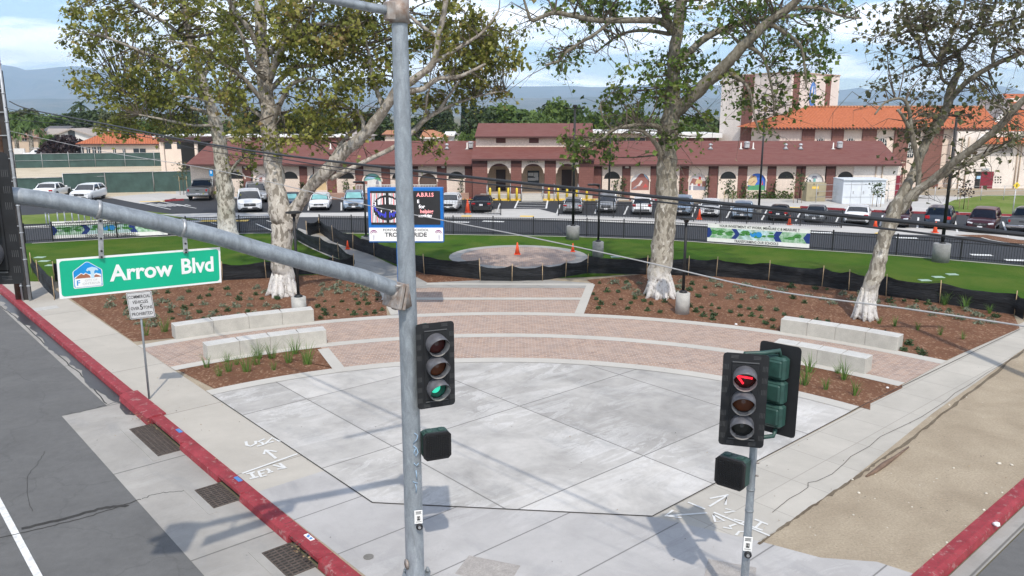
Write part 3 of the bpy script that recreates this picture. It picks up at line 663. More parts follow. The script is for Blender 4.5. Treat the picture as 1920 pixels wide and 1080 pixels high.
signal('traffic_signal',at_h(817,3.73,MP.y-.10),R(24),'black backed three lens traffic signal showing green on the mast pole',[M_lred,M_lamb,M_gdk],sc=.97)
# lit green lens glow disc is a part of the lowest lens
g=[o for o in bpy.data.objects if o.name.startswith('lens')][-1]
b=MB(); b.lathe([(.085,0),(.075,.012),(.0,.02)],n=20); b.xf(Matrix.Translation((-.035,-.055,.355-.71+.015))@Matrix.Rotation(pi/2,4,'X')); b.build('lit_disc',M_gon,g)
b=MB(); sgl=bpy.data.objects['traffic_signal']
b.tube([(-.25,.16,.60),(-.1,.16,.62),(0,.12,.60),(0,.12,.5)],.028,8); b.tube([(-.25,.16,-.60),(-.1,.16,-.62),(0,.12,-.60),(0,.12,-.5)],.028,8); b.build('mounting_pipe',M_green,sgl)
ped('pedestrian_signal',at_h(819,2.38,MP.y-.02),R(22),'black pedestrian signal box on the mast pole below the green signal')
pushbutton(Vector((MP.x+.10,MP.y-.17,1.17)),R(10),'white crossing push button plate on the thick mast pole')
# right pole
RP=Vector((3.51,10.87,0))
t=thing('signal_pole',RP,'slender galvanised signal pole at the right corner carrying two signal heads','signal pole')
b=MB(); b.tube([RP+Vector((0,0,z)) for z in (0,1,2,3,3.3)],[.062,.060,.057,.055,.054],18); b.build('pole',M_galv,t)
b=MB(); b.lathe([(.17,0),(.17,.05),(.11,.1),(.075,.28)],tuple(RP),16); b.build('base_cover',M_galvd,t)
b=MB()
for z in (1.36,1.78,2.12): b.lathe([(.064,-.012),(.064,.012)],(RP.x,RP.y,z),14)
for z in (2.35,2.55): b.cyl((RP.x+.04,RP.y-.03,z),(RP.x+.085,RP.y-.05,z),.014,8,1)
b.build('clamp_band',[M_galvd,M_rust],t)
s1=at_h(1394,3.575,RP.y-.22); s2=at_h(1458,3.63,RP.y+.10)
signal('traffic_signal',s1,R(-15),'black backed traffic signal with a lit red left arrow on the slender pole',[M_lred,M_lamb,M_lgrn],arrow=0,sc=.98)
signal('traffic_signal',s2,R(180-42),'traffic signal seen from behind with green housings, beside the red arrow signal',[M_lred,M_lamb,M_lgrn],sc=.97)
b=MB(); top=4.06
for zz,dz in ((4.20,.05),(3.01,-.04)):
    b.tube([(s2.x-.03,s2.y-.12,zz-.06*(1 if dz>0 else -1)),(s2.x-.06,s2.y-.14,zz+dz),(RP.x+.04,RP.y-.02,zz+dz-.04),(s1.x+.02,s1.y+.14,zz+dz-.03),(s1.x,s1.y+.12,zz-.06)],.032,10)
b.cyl((RP.x,RP.y,3.2),(RP.x,RP.y,4.22),.035,10)
b.build('signal_bracket',M_green,t)
ped('pedestrian_signal',at_h(1370,2.43,RP.y-.10),R(-40),'black pedestrian signal box on the slender right pole')
pushbutton(Vector((RP.x-.015,RP.y-.085,1.23)),R(-12),'white crossing push button plate on the slender right pole')
# signal at the far end of the arm (black back plate at the left edge of the photo)
q=VP(-31,405,(MP.x,MP.y),ad)
signal('traffic_signal',Vector((q.x,q.y,6.42)),R(8),'large black traffic signal on the mast arm cut by the left edge',[M_lred,M_lamb,M_lgrn])
# street name sign: in the plane of the arm
def onarm(px,py): return VP(px,py,(MP.x,MP.y),ad)
P0=onarm(110,560);P1=onarm(418,528);P3=onarm(104,487)
cen=(onarm(104,487)+onarm(413,465)+P1+P0)/4; yaw=atan2(P1.y-P0.y,P1.x-P0.x); tl=atan2(P1.z-P0.z,(P1-P0).to_2d().length)
tl=atan2((P1.z-P0.z),1.86)
t=thing('street_name_sign',cen,'green Arrow Blvd street name sign hanging from the mast arm','street sign')
T=facing(cen,yaw,tl); wd,hd=.925,.228
def rrect(w,h,r,n=4):
    o=[]
    for cx_,cy_,a0 in ((w-r,h-r,0),(-w+r,h-r,90),(-w+r,-h+r,180),(w-r,-h+r,270)):
        for i in range(n+1): a=R(a0+90*i/n); o.append((cx_+r*cos(a),cy_+r*sin(a)))
    return o
def plate(pts,z0,z1,M,mi=0,b=None):
    b=b or MB(); s=len(b.v); b.prism(pts,z0,z1,mi); b.xf(M,s); return b
plate(rrect(wd,hd,.004),-.004,.0,T).build('sign_panel',M_swhite,t)
plate(rrect(wd-.024,hd-.024,.035),.0,.0015,T).build('green_field',M_sgreen,t)
T2=T@Matrix.Translation((-.62,.0,.002))
hexo=[(-.155,-.115),(-.145,-.125),(.145,-.125),(.155,-.115),(.155,.06),(.15,.075),(.02,.17),(0,.175),(-.02,.17),(-.15,.075),(-.155,.06)]
sca=lambda p,k:[(x*k,y*k+.003) for x,y in p]
e=plate(hexo,0,.0012,T2); plate(sca(hexo,.95),0,.0022,T2,1,e); plate(sca(hexo,.925),0,.003,T2,2,e)
plate([(-.140,-.09),(-.14,.0),(-.115,.018),(-.07,.05),(-.045,.035),(-.02,.05),(0.0,.034),(.05,.02),(.09,.038),(.14,.018),(.14,-.09)],0,.0037,T2,0,e)
plate([(-.138,-.012),(-.11,.014),(-.068,.042),(-.042,.026),(-.018,.042),(.02,.012),(.03,-.012)],0,.0044,T2,3,e)
plate([(.045,-.01),(.085,.022),(.138,-.005),(.138,-.012)],0,.0044,T2,3,e)
plate([(-.015,.075),(.0,.10),(.05,.112),(.10,.095),(.115,.07),(.10,.065),(.085,.075),(.07,.06),(.065,-.02),(.035,-.02),(.03,.06),(.012,.075),(.0,.062)],0,.0050,T2,4,e)
plate([(-.137,-.112),(.137,-.112),(.137,-.012),(-.137,-.012)],0,.0041,T2,0,e)
emb=e.build('city_emblem',[M_swhite,M_sblue,M_sblue,M_sbrown,M_spale],t)
text('F',.085,T2@Matrix.Translation((-.105,-.065,.005)),M_sblue,'lettering',emb,.0006,bold=.0015)
text('CITY OF',.03,T2@Matrix.Translation((.03,-.042,.005)),M_sgrey,'lettering',emb,.0006,sx=1.2)
text('ONTANA',.036,T2@Matrix.Translation((.03,-.078,.005)),M_sgrey,'lettering',emb,.0006,sx=1.2)
text('Arrow',.262,T@Matrix.Translation((-.03,.005,.003)),M_swhite,'lettering',t,.001,sx=.98,bold=.007)
text('Blvd',.262,T@Matrix.Translation((.63,.012,.003)),M_swhite,'lettering',t,.001,sx=.92,bold=.007)
for px,pyt,pyb in ((186,404,482),(344,443,472)):
    a=onarm(px,pyt-14); c=onarm(px+3,pyb+2); b=MB(); yv=Matrix.Rotation(yaw,4,'Z'); nrm=Vector((sin(yaw),-cos(yaw),0))*.025
    d=c-a; b.box((0,0,0),(.055,.012,d.length),bev=.003,M=Matrix.Translation((a+c)/2+nrm)@Matrix.Rotation(yaw,4,'Z')@Matrix.Rotation(-atan2(d.to_2d().length*(1 if d.x>0 else -1),-d.z),4,'Y'))
    for f in (.25,.6,.85,.97): q=a.lerp(c,f)+nrm*1.3; b.cyl(q,q+nrm*.6,.013,6,1)
    b.build('hanger',[M_alum,M_sblk],t)
    b=MB(); i=min(range(len(A)),key=lambda k:abs(A[k].x-a.x)); ctr=VP(px-3,pyt-11 if px<200 else pyt-16,(MP.x,MP.y),ad)
    dirv=Vector((ad[0],ad[1],.28)).normalized(); b.tube([ctr-dirv*.018,ctr+dirv*.018],.112,20); b.build('strap',M_alum,t)
# commercial vehicles sign
sp0=G(280,748); t=thing('regulatory_sign',sp0,'grey sign on a thin post reading commercial vehicles over 5 tons prohibited','road sign')
b=MB(); b.tube([sp0,sp0+Vector((0,0,2.95))],.028,10); b.build('post',M_galvd,t)
c=AT(264,572,sp0.y-.05); Ts=facing(c,R(10),R(4)); 
plate(rrect(.315,.36,.03),-.003,0,Ts).build('plate',M_sgrey,t)
bb=plate(rrect(.30,.345,.028),0,.001,Ts); plate(rrect(.288,.333,.022),0,.0018,Ts,1,bb); bb.build('border',[M_sblk,M_sgrey],t)
for s_,y,sz,w in (('COMMERCIAL',.225,.118,.74),('VEHICLES',.085,.118,.78),('PROHIBITED',-.235,.118,.80)): text(s_,sz,Ts@Matrix.Translation((0,y,.003)),M_sblk,'lettering',t,.001,sx=w,bold=.002)
text('OVER',.112,Ts@Matrix.Translation((-.155,-.08,.003)),M_sblk,'lettering',t,.001,sx=.75,bold=.002); text('5',.20,Ts@Matrix.Translation((.01,-.06,.003)),M_sblk,'lettering',t,.001,sx=.9,bold=.004); text('TONS',.112,Ts@Matrix.Translation((.165,-.075,.003)),M_sblk,'lettering',t,.001,sx=.75,bold=.002)
# electronic marquee
mb0=G(752,592); mY=mb0.y
M_mblue=pm('marquee_blue',(.0,.13,.45),.4,var=.1); M_led=pm('led_black',(.018,.018,.02),.35,var=.2,scale=3)
t=thing('school_marquee',mb0,'blue electronic school marquee with black display above a white name panel','marquee sign')
def mq(x,y,o=0): return AT(x,y,mY+o)
a=mq(688,352);c=mq(832,454); b=MB(); b.box(((a.x+c.x)/2,mY+.20,(mq(0,352).z+mq(0,455).z)/2),(c.x-a.x,.38,mq(0,352).z-mq(0,455).z),bev=.02); b.build('cabinet',M_mblue,t)
b=MB(); b.box((mb0.x,mY+.2,mq(0,452).z/2),(.22,.22,mq(0,452).z),bev=.01); b.build('post',M_mblue,t)
a=mq(694,358);c=mq(826,421); zc=(a.z+c.z)/2
b=MB(); b.box(((a.x+c.x)/2,mY,zc),(c.x-a.x,.03,a.z-c.z)); scr=b.build('display',M_led,t)
b=MB(); rg=random.Random(5); x0=mq(694,390).x; 
for i in range(25):
    x=x0+.05+i*.052; h=(a.z-c.z-.16); 
    if i in (11,12,18): continue
    dx=abs(x-(x0+.62)); seg=[(zc-h/2,zc+h/2)]
    if dx<.50:
        r=sqrt(.25-dx*dx)*.9; 
        seg=[(zc-h/2,zc-r-.02),(zc+r+.02,zc+h/2)]+[(zc-r+.06+.1*rg.random(),zc-r+.2+.1*rg.random())]
        if rg.random()<.85: seg.append((zc+r*.30,zc+r*.86))
        if rg.random()<.4: seg.append((zc-r*.4,zc-r*.2))
    for k,(s0,s1_) in enumerate(seg):
        if s1_-s0>.02: b.box((x,mY-.018,(s0+s1_)/2),(.024 if k<2 else .03,.008,s1_-s0),mi=2 if (k==2) else (1 if i%4==0 else 0))
M_ledw=pm('led_white',(.80,.78,.80),.5,var=0,emit=.35); M_ledp=pm('led_pink',(.95,.35,.36),.5,var=0,emit=.35); M_ledb=pm('led_blue',(.04,.05,.55),.5,var=0,emit=.4)
b.build('led_picture',[M_ledw,M_ledp,M_ledb],scr)
def mt(s_,x,y,size,m,nm='lettering',par=scr,sx=1.0,al='CENTER',bo=.004,o=-.02): text(s_,size,facing(mq(x,y,o)),m,nm,par,.002,al,sx,bo)
mt('A.B.R.I.S',797,365.5,.20,M_ledp,sx=.92); mt('E',784,378,.17,M_ledw); mt('for',791,387.5,.19,M_ledw); mt('helping',800,396.5,.19,M_ledp,sx=.9); mt('weekday',797,404.5,.17,M_ledw,sx=.85)
a=mq(692,427);c=mq(831,452); b=MB(); b.box(((a.x+c.x)/2,mY,(a.z+c.z)/2),(c.x-a.x,.03,a.z-c.z)); wp=b.build('name_panel',M_swhite,t)
M_ser=pm('dark_grey_ink',(.06,.06,.065),.6,var=0); M_pur=pm('purple_ink',(.22,.03,.16),.6,var=0)
mt('FONTANA HIGH SCHOOL',761,431.5,.125,M_ser,par=wp,sx=1.16,bo=.001); mt('TROJAN PRIDE',761,440.5,.22,M_ser,par=wp,sx=1.08,bo=.006); mt('MADE US',757,448.5,.05,M_ser,par=wp)
b=MB()
for s_,xc in ((1,700),(-1,823)):
    p0=mq(xc,440,-.018)
    for r_,w_ in ((.16,.04),(.105,.03)):
        pp=[]
        for i in range(9): an=R(-15+i*21); pp.append((p0.x-s_*cos(an)*r_*.9+s_*.02,p0.z+sin(an)*r_-.0))
        for i in range(8):
            x1,z1=pp[i];x2,z2=pp[i+1]; k=w_/2; b.box(((x1+x2)/2,p0.y,(z1+z2)/2),(hypot(x2-x1,z2-z1)+.01,.006,w_),M=None) if False else b.prism_xz([(x1,z1-k),(x2,z2-k),(x2,z2+k),(x1,z1+k)] if x2>x1 else [(x2,z2-k),(x1,z1-k),(x1,z1+k),(x2,z2+k)],p0.y,p0.y+.006)
    b.prism_xz([(p0.x-.02,p0.z-.20),(p0.x+.03,p0.z-.20),(p0.x+.05,p0.z-.02),(p0.x-.03,p0.z-.02)],p0.y,p0.y+.005,1)
b.build('helmet_emblem',[M_pur,pm('pale_ink',(.5,.5,.55),.6,var=0)],wp)
# benches: concrete block walls
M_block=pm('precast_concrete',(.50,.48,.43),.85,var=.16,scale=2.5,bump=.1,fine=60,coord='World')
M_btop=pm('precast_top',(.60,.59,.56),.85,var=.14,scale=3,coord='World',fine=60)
def bench(r,pxs,label,depth=.55,h=.49):
    xs=[G(*q).x for q in pxs]; n=4
    c0=Vector((*onarc(r+.1,(xs[0]+xs[-1])/2),0)); t=thing('block_bench',c0,label,'concrete bench','concrete block benches round the plaza')
    for i in range(n):
        xa=xs[0]+(xs[-1]-xs[0])*i/n; xb=xs[0]+(xs[-1]-xs[0])*(i+1)/n
        p=Vector((*onarc(r,xa),0)); q=Vector((*onarc(r,xb),0)); d=(q-p).normalized(); nn=Vector((-d.y,d.x,0)) ; p=p+d*.003; q=q-d*.003
        b=MB(); mid=(p+q)/2+nn*depth/2; b.box((mid.x,mid.y,h/2),((q-p).length,depth,h),rz=atan2(d.y,d.x),bev=.008)
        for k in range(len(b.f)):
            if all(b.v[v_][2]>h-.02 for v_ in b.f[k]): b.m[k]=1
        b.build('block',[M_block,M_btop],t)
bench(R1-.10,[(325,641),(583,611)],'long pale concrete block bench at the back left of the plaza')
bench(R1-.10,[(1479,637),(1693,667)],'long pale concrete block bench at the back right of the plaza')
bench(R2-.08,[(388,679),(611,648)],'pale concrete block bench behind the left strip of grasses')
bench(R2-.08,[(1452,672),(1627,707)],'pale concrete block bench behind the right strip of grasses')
# lamps
M_ped=pm('pedestal_concrete',(.47,.46,.43),.9,var=.2,scale=5,fine=50,bump=.1)
M_pedd=pm('grey_pedestal_concrete',(.30,.30,.295),.9,var=.25,scale=4,fine=50,bump=.1)
def lamp(px,py,kind,label,hp=.8,top=3.68,rp=.29,mat=None,group='black lamp posts'):
    o=G(px,py); t=thing('lamp_post',o,label,'lamp post',group)
    if hp:
        b=MB(); b.lathe([(rp,0),(rp,hp-.02),(rp-.03,hp)],tuple(o),20); b.build('concrete_base',mat or M_ped,t)
    b=MB(); b.lathe([(.16,hp),(.16,hp+.03),(.10,hp+.08),(.062,hp+.10)],tuple(o),14); b.tube([o+Vector((0,0,hp)),o+Vector((0,0,top))],[.058,.05] if kind!='tall' else [.09,.06],12); b.build('pole',M_blk,t)
    b=MB()
    if kind=='disc': b.lathe([(.06,-.16),(.09,-.12),(.10,-.05),(.29,-.02),(.30,.0),(.27,.03),(.1,.05)],(o.x,o.y,top),20)
    elif kind=='arm': b.box((o.x-.32,o.y,top-.02),(.62,.30,.09),bev=.03); b.cyl((o.x,o.y,top-.12),(o.x-.25,o.y,top-.03),.03,8)
    elif kind=='tall': b.box((o.x,o.y,top),(.26,.2,.16),bev=.03); b.box((o.x,o.y,top-.14),(1.1,.05,.05)); b.box((o.x-.5,o.y,top-.10),(.2,.22,.06),bev=.02); b.box((o.x+.5,o.y,top-.10),(.2,.22,.06),bev=.02)
    b.build('lamp_head',M_blk,t)
    return t
lamp(1279,588,'disc','black disc topped lamp post on a pale round base beside the middle sycamore',.84,3.68,.27)
lamp(562,597,'disc','black disc topped lamp post on a pale round base behind the left bench',.84,4.0,.27)
lamp(1121,482,'arm','short black lamp post with a side head on a grey base by the circle pad',.85,3.9,.30,M_pedd)
lamp(687,459,'arm','short black lamp post with a side head beside the school marquee',.5,3.7,.30,M_pedd)
lamp(1074,449,'tall','tall black lamp post rising from a grey base just inside the iron fence',.85,8.0,.40,M_pedd)
lamp(1763,491,'tall','tall black lamp post on a grey base at the right of the lawn',.98,7.6,.42,M_pedd)
lamp(1141,391,'tall','thin tall black lamp post standing among the parked cars left of the trunk',.3,7.7,.25,M_pedd)
lamp(1422,400,'tall','thin tall black lamp post standing among the parked cars right of the trunk',.3,7.9,.25,M_pedd)
lamp(409,372,'tall','thin black lamp post beside the grey pickup truck',.3,7.0,.25,M_pedd)
# iron fences
def iron_fence(label,path,h,post_every,name='iron_fence',z=.03):
    P=[G(*q) for q in path]; Q=[]
    for a,c in zip(P,P[1:]):
        n=max(1,round((c-a).length/post_every))
        for i in range(n): Q.append(a.lerp(c,i/n))
    Q.append(P[-1]); t=thing(name,P[0],label,'fence')
    for q in Q: b=MB(); b.box((q.x,q.y,z+h*.5+.03),(.07,.07,h+.06),bev=.008); b.build('post',M_blk,t)
    for a,c in zip(Q,Q[1:]):
        b=MB(); d=c-a; L_=d.length; dn=d/L_; ang=atan2(d.y,d.x); n=int(L_/.115)
        for i in range(1,n): q=a+dn*(L_*i/n); b.box((q.x,q.y,z+h*.5),(.02,.02,h-.06),rz=ang)
        for zz in (.12,h-.22,h-.06): m=(a+c)/2; b.box((m.x,m.y,z+zz),(L_,.032,.036),rz=ang)
        b.build('picket_panel',M_blk,t)
    return t
iron_fence('long black iron picket fence along the left lawn, carrying the left banner',[(-70,468),(48,456.5),(100,453),(220,447),(350,440.5),(450,438),(548,436)],1.12,2.4)
iron_fence('long curving black iron picket fence between the big lawn and the drive',[(600,436.5),(720,438),(850,439),(1000,441.5),(1100,444),(1240,449.5),(1340,456),(1440,462.5),(1560,471),(1680,479),(1800,488),(1920,498),(2080,512)],1.12,2.35)
iron_fence('short run of black iron fence in front of the white and black cars',[(800,402),(872,402.5),(939,404)],1.15,2.4)
iron_fence('black iron picket fence in front of the right row of parked cars',[(1047,405),(1100,407),(1200,411),(1300,416),(1400,420),(1500,424),(1577,428)],1.15,2.3)
# banners on the fence
def banner(x0,yt0,yb0,x1,yt1,yb1,label):
    a=G(x0,yb0+4); c=G(x1,yb1+4); 
    zt=1.17; zb=.10; d=c-a; L_=d.length; yaw=atan2(d.y,d.x); nrm=Vector((sin(yaw),-cos(yaw),0))*.06
    m=(a+c)/2+nrm; m.z=(zt+zb)/2; T=facing(m,yaw); hw=L_/2; hh=(zt-zb)/2
    t=thing('fence_banner',m,label,'banner','school bond banners on the fence')
    plate([(-hw,-hh),(hw,-hh),(hw,hh),(-hw,hh)],-.004,0,T).build('vinyl_sheet',M_swhite,t)
    M_nav=pm('banner_navy',(.010,.035,.20),.6,var=.05); M_p1=pm('banner_aerial',(.50,.62,.55),.6,scale=5,c2=(.14,.34,.15),var=.1); M_p2=pm('banner_sky',(.55,.72,.78),.6,scale=4,c2=(.25,.38,.30),var=.1); M_cy=pm('banner_cyan',(.02,.25,.62),.6,var=0); M_gr2=pm('banner_green',(.06,.25,.05),.6,scale=9,var=.4)
    e=MB(); ph=hh*.56
    def R2(x0_,x1_,k,mi,z): plate([(x0_+k,-ph),(x1_+k,-ph),(x1_,0),(x1_+k,ph),(x0_+k,ph),(x0_,0)] if k<=0 else [(x0_+k,-ph),(x1_+k,-ph),(x1_,0),(x1_+k,ph),(x0_+k,ph),(x0_,0)],0,z,T,mi,e)
    plate([(-hw,-ph),(hw,-ph),(hw,ph),(-hw,ph)],0,.002,T,0,e)
    plate([(-hw+.12,-ph),(-hw*.52,-ph),(-hw*.44,0),(-hw*.52,ph),(-hw+.12,ph),(-hw+.32,0)],0,.004,T,1,e)
    plate([(-hw*.42,-ph),(hw*.36,-ph),(hw*.30,0),(hw*.36,ph),(-hw*.42,ph),(-hw*.34,0)],0,.004,T,2,e)
    plate([(hw*.48,-ph),(hw-.16,-ph),(hw-.36,0),(hw-.16,ph),(hw*.48,ph),(hw*.42,0)],0,.004,T,1,e)
    rg=random.Random(8)
    for i in range(34):
        x=rg.uniform(-hw*.9,hw*.86); y=rg.uniform(-ph*.3,ph*.6)
        if abs(abs(x)-hw*.42)<.25: continue
        r=rg.uniform(.08,.22); plate([(x+r*1.3*cos(k*1.05),max(-ph,min(ph,y+r*.55*sin(k*1.05)))) for k in range(6)],0,.0055+i*.0001,T,4,e)
    for k,(x,s_) in enumerate(((-hw*.08,1),(hw*.035,-1))): plate([(x-.17,ph*.55),(x-.05,ph*.15 if s_>0 else ph*.7),(x+.1,ph*.6),(x+.17,ph*.1),(x+.08,-ph*.35),(x-.08,-ph*.4),(x-.18,0)],0,.0105+k*.0004,T,3,e)
    e.build('printed_picture',[M_nav,M_p1,M_p2,M_cy,M_gr2],t)
    text('YOUR INVESTMENT AT WORK: MEASURE C & MEASURE T',.205,T@Matrix.Translation((.05,hh*.80,.004)),M_sblk,'lettering',t,.001,sx=L_/6.75,bold=.004)
    text('TRANSFORMING OUR SCHOOLS',.215,T@Matrix.Translation((-.05,-hh*.80,.004)),M_sblk,'lettering',t,.001,sx=L_/7.3,bold=.004)
banner(100,418,447.5,315,408,438.5,'long printed school bond banner tied to the left iron fence')
banner(1326,425,451,1517,436,464,'long printed school bond banner tied to the right iron fence')
# silt fences
def siltmat():
    t=NT('black_silt_fabric'); v=t.pos('Object'); w=t.noise(t.map(v,scale=(.7,.7,9)),2.2,5,.7,1.2); f=t.noise(v,14,4,.7)
    col=t.mix(t.ramp(w,[(.45,0),(.72,1)]),(.008,.009,.011),(.035,.037,.042)); t.bump(w,.8,.08); return t.fin(col,.6,0,.3)
M_silt=siltmat(); M_stake=pm('wood_stake',(.45,.33,.20),.85,var=.25)
def silt(label,pts,group='black silt fences round the new lawn',hh=.78,sag=.12,seed=1):
    rg=random.Random(seed); P=[]; st=[G(x,y) for x,y in pts]; t=thing('silt_fence',st[0],label,'silt fence',group)
    b=MB(); cols=[]
    for a,c in zip(st,st[1:]):
        n=max(3,int((c-a).length/.35))
        for i in range(n):
            f=i/n; q=a.lerp(c,f); d=(c-a).normalized(); nn=Vector((-d.y,d.x,0))
            cols.append((q,nn,hh-sag*4*f*(1-f)-rg.uniform(0,.05)))
    cols.append((st[-1],cols[-1][1],hh)); k=7; vs=[]
    for q,nn,h_ in cols:
        ph=rg.uniform(-.05,.05)
        for j in range(k):
            f=j/(k-1); off=sin(f*9+q.x*1.3)*.035+ph*sin(f*pi)+rg.uniform(-.015,.015); p_=q+nn*off; vs.append((p_.x,p_.y,.028+h_*f))
    b.add(vs,[(i*k+j,(i+1)*k+j,(i+1)*k+j+1,i*k+j+1) for i in range(len(cols)-1) for j in range(k-1)],0,True); b.build('fabric',M_silt,t)
    for q in st:
        b=MB(); lx=rg.uniform(-.05,.05); b.tube([q+Vector((0,-.06,0)),q+Vector((lx,-.06,hh+.12))],.018,5); b.build('stake',M_stake,t)
silt('sagging black silt fence by the utility pole at the far left',[(62,512),(74,528),(104,562)],seed=2,hh=.9)
silt('black silt fence running behind the street name sign and the left sycamore',[(104,527),(200,528),(300,528),(418,527),(500,522),(560,516),(625,514),(664,511)],seed=3,hh=.82)
silt('black silt fence along the left side of the diagonal path',[(552,449),(600,472),(636,486),(664,510)],seed=4,hh=.8)
silt('black silt fence along the right side of the diagonal path',[(576,444),(600,437),(625,454),(662,468),(702,481),(745,497),(796,515),(900,524)],seed=5,hh=.9)
silt('black silt fence crossing the walk in front of the circle pad',[(901,527),(960,528),(1017,527),(1060,520),(1101,513)],seed=6,hh=.72)
silt('long black silt fence along the right edge of the big lawn',[(1101,513),(1212,516),(1290,517),(1342,519),(1440,527),(1540,538),(1590,546),(1660,556),(1760,569),(1900,591),(1918,600)],seed=7,hh=.86)
# cones
M_or=pm('cone_orange',(.85,.10,.03),.6,var=.1); M_refl=pm('cone_white',(.75,.75,.75),.5,var=.05)
def cone(px,py,h,label,band=False,n_=1):
    o=G(px,py,.03); t=thing('traffic_cone',o,label,'traffic cone','orange traffic cones'); s=h/.7
    b=MB(); b.box((o.x,o.y,o.z+.02),(.36*s,.36*s,.04),bev=.01); b.build('base',M_or,t)
    b=MB(); b.lathe([(.15*s,.04),(.03*s,h),(.02*s,h+.01)],tuple(o),14); b.build('cone_body',M_or,t)
    if band: b=MB(); b.lathe([(.128*s,.22*h),(.093*s,.42*h)],tuple(o),14); b.lathe([(.077*s,.58*h),(.053*s,.76*h)],tuple(o),14); b.build('reflective_band',M_refl,t)
cone(652,467,.48,'small plain orange cone on the diagonal path')
cone(970,477,.66,'tall white banded orange cone on the circle pad',True)
cone(1074,472,.48,'small plain orange cone at the right rim of the circle pad')
cone(877,398,1.0,'tall orange cone between the white car and the black sedan')
cone(1311,411,.75,'white banded orange cone in front of the white hatchback',True)
cone(1480,421,.62,'orange cone beside the black sedan in the right row')
cone(1641,426,.66,'white banded orange cone beside the maroon car behind the trunk',True)
cone(1753,436,.70,'white banded orange cone in front of the dark blue rear of an SUV',True)
# bollards
M_bol=pm('yellow_bollard_paint',(.80,.58,.05),.5,var=.1)
def copies(px_list,make,labels,group):
    src=None
    for (px,py),lab in zip(px_list,labels):
        if src is None: src=make(); o=src
        else: o=copy_tree(src)
        o.location=G(px,py); o['label']=lab; o['group']=group
def mk_bol():
    t=thing('bollard',(0,0,0),'x','bollard'); b=MB(); b.lathe([(.10,0),(.10,1.05),(.085,1.12),(.04,1.16)],n=14); b.build('steel_tube',M_bol,t); b=MB(); b.lathe([(.13,.0),(.13,.03)],n=14); b.build('base_ring',M_bol,t); return t
xs=[919,936,953,969,1029,1046,1063,1081,1100]
copies([(x,376.5) for x in xs],mk_bol,['yellow steel bollard left of the school steps' if x<1000 else 'yellow steel bollard right of the school steps' for x in xs],'yellow bollards before the school entrance')
def mk_post():
    t=thing('fence_post',(0,0,0),'x','post'); b=MB(); b.tube([(0,0,0),(0,0,.88)],.045,10); b.build('tube',M_galv,t); b=MB(); b.lathe([(.05,.87),(.05,.9),(.03,.93)],n=10); b.build('cap',M_galvd,t); return t
copies([(88,424),(94,426),(110,423),(123,422),(137,421.5),(149,421),(160,420.5),(172,420)],mk_post,['grey steel post in the grass behind the left banner']*8,'grey steel posts in the sunny grass')
# lawn valve lids
b0=None
for px,py,lab in ((75,483,'pale green valve lid, the farthest of three in the left lawn'),(83,490,'pale green valve lid, the middle one of three in the left lawn'),(96,498,'pale green valve lid, the nearest of three in the left lawn'),(1734,526,'pale valve lid nearest of three in the right lawn'),(1759,520,'pale valve lid in the middle of three in the right lawn'),(1785,515,'pale valve lid farthest of three in the right lawn'),(1154,482,'pale valve lid beside the grey lamp base')):
    o=G(px,py,.012); b=MB(); b.box((o.x,o.y,o.z+.015),(.50,.36,.03),bev=.01); tag(b.build('valve_lid',pm('lid_green',(.30,.42,.33),.7)),lab,'valve lid','irrigation valve lids in the lawn')
for px,py,lab in ((340,586,'x'),):
    pass
o=G(85,578,.006); b=MB(); b.box((o.x,o.y,o.z),(.9,.6,.006),rz=R(41)); tag(b.build('utility_vault',pm('lid_concrete',(.52,.51,.48),.85,fine=40)),'pale concrete utility box lid in the left footway','utility lid')
o=G(915,1068,.006); b=MB(); b.box((o.x,o.y,o.z),(.95,.6,.008),rz=R(-20),bev=.002); tag(b.build('utility_vault',pm('lid_tan_concrete',(.40,.37,.34),.85,fine=40)),'tan concrete utility box lid beside the mast pole base','utility lid')
o=G(1370,1072,.006); b=MB(); b.box((o.x,o.y,o.z),(.8,.55,.008),rz=R(-20),bev=.002); tag(b.build('utility_vault',pm('lid_tan_concrete',(.40,.37,.34),.85,fine=40)),'tan concrete utility box lid near the slender signal pole','utility lid')
o=G(691,1044,.010); b=MB(); b.lathe([(.09,0),(.09,.006)],tuple(o),18); tag(b.build('round_cover',pm('dark_cover',(.20,.19,.17),.8,fine=50)),'small round cover in the footway near the mast pole','cover')
# utility poles
M_wood=pm('pole_wood',(.085,.045,.028),.9,var=.35,scale=6,bump=.4); M_pipe=pm('conduit_grey',(.38,.40,.42),.5,.3,var=.15)
UP=G(44,563); t=thing('utility_pole',UP,'dark wooden utility pole with grey conduit at the left footway','utility pole')
b=MB(); b.tube([UP+Vector((-.22,.25,0)),UP+Vector((-.22,.25,14))],[.22,.15],14,jit=.02); b.build('wooden_pole',M_wood,t)
b=MB(); b.box((UP.x+.13,UP.y+.1,4.6),(.30,.16,9.2),bev=.02)
b.build('riser_guard',pm('riser_black',(.030,.026,.024),.7,var=.3,scale=5),t)
for dx,r_,h_ in ((.33,.055,12.0),(.02,.035,3.0)):
    b=MB(); b.tube([(UP.x+dx,UP.y-.08,0),(UP.x+dx,UP.y-.08,h_)],r_,10)
    for k in range(int(h_/1.1)): b.lathe([(r_+.018,0),(r_+.018,.05)],(UP.x+dx,UP.y-.08,.6+k*1.1),10)
    b.build('conduit',M_pipe,t)
b=MB()
for k in range(3): b.box((UP.x-.17,UP.y+.02,1.6+k*.35),(.14,.02,.05))
b.build('reflector_band',M_bol,t)
b=MB()
for k in range(9): b.box((UP.x-.05,UP.y-.06,2.2+k*.9),(.75,.03,.03))
b.build('stand_off_strap',M_pipe,t)
UQ=Vector((15.5,19,0)); t=thing('utility_pole',UQ,'wooden utility pole on the dirt verge to the right, just outside the photo','utility pole')
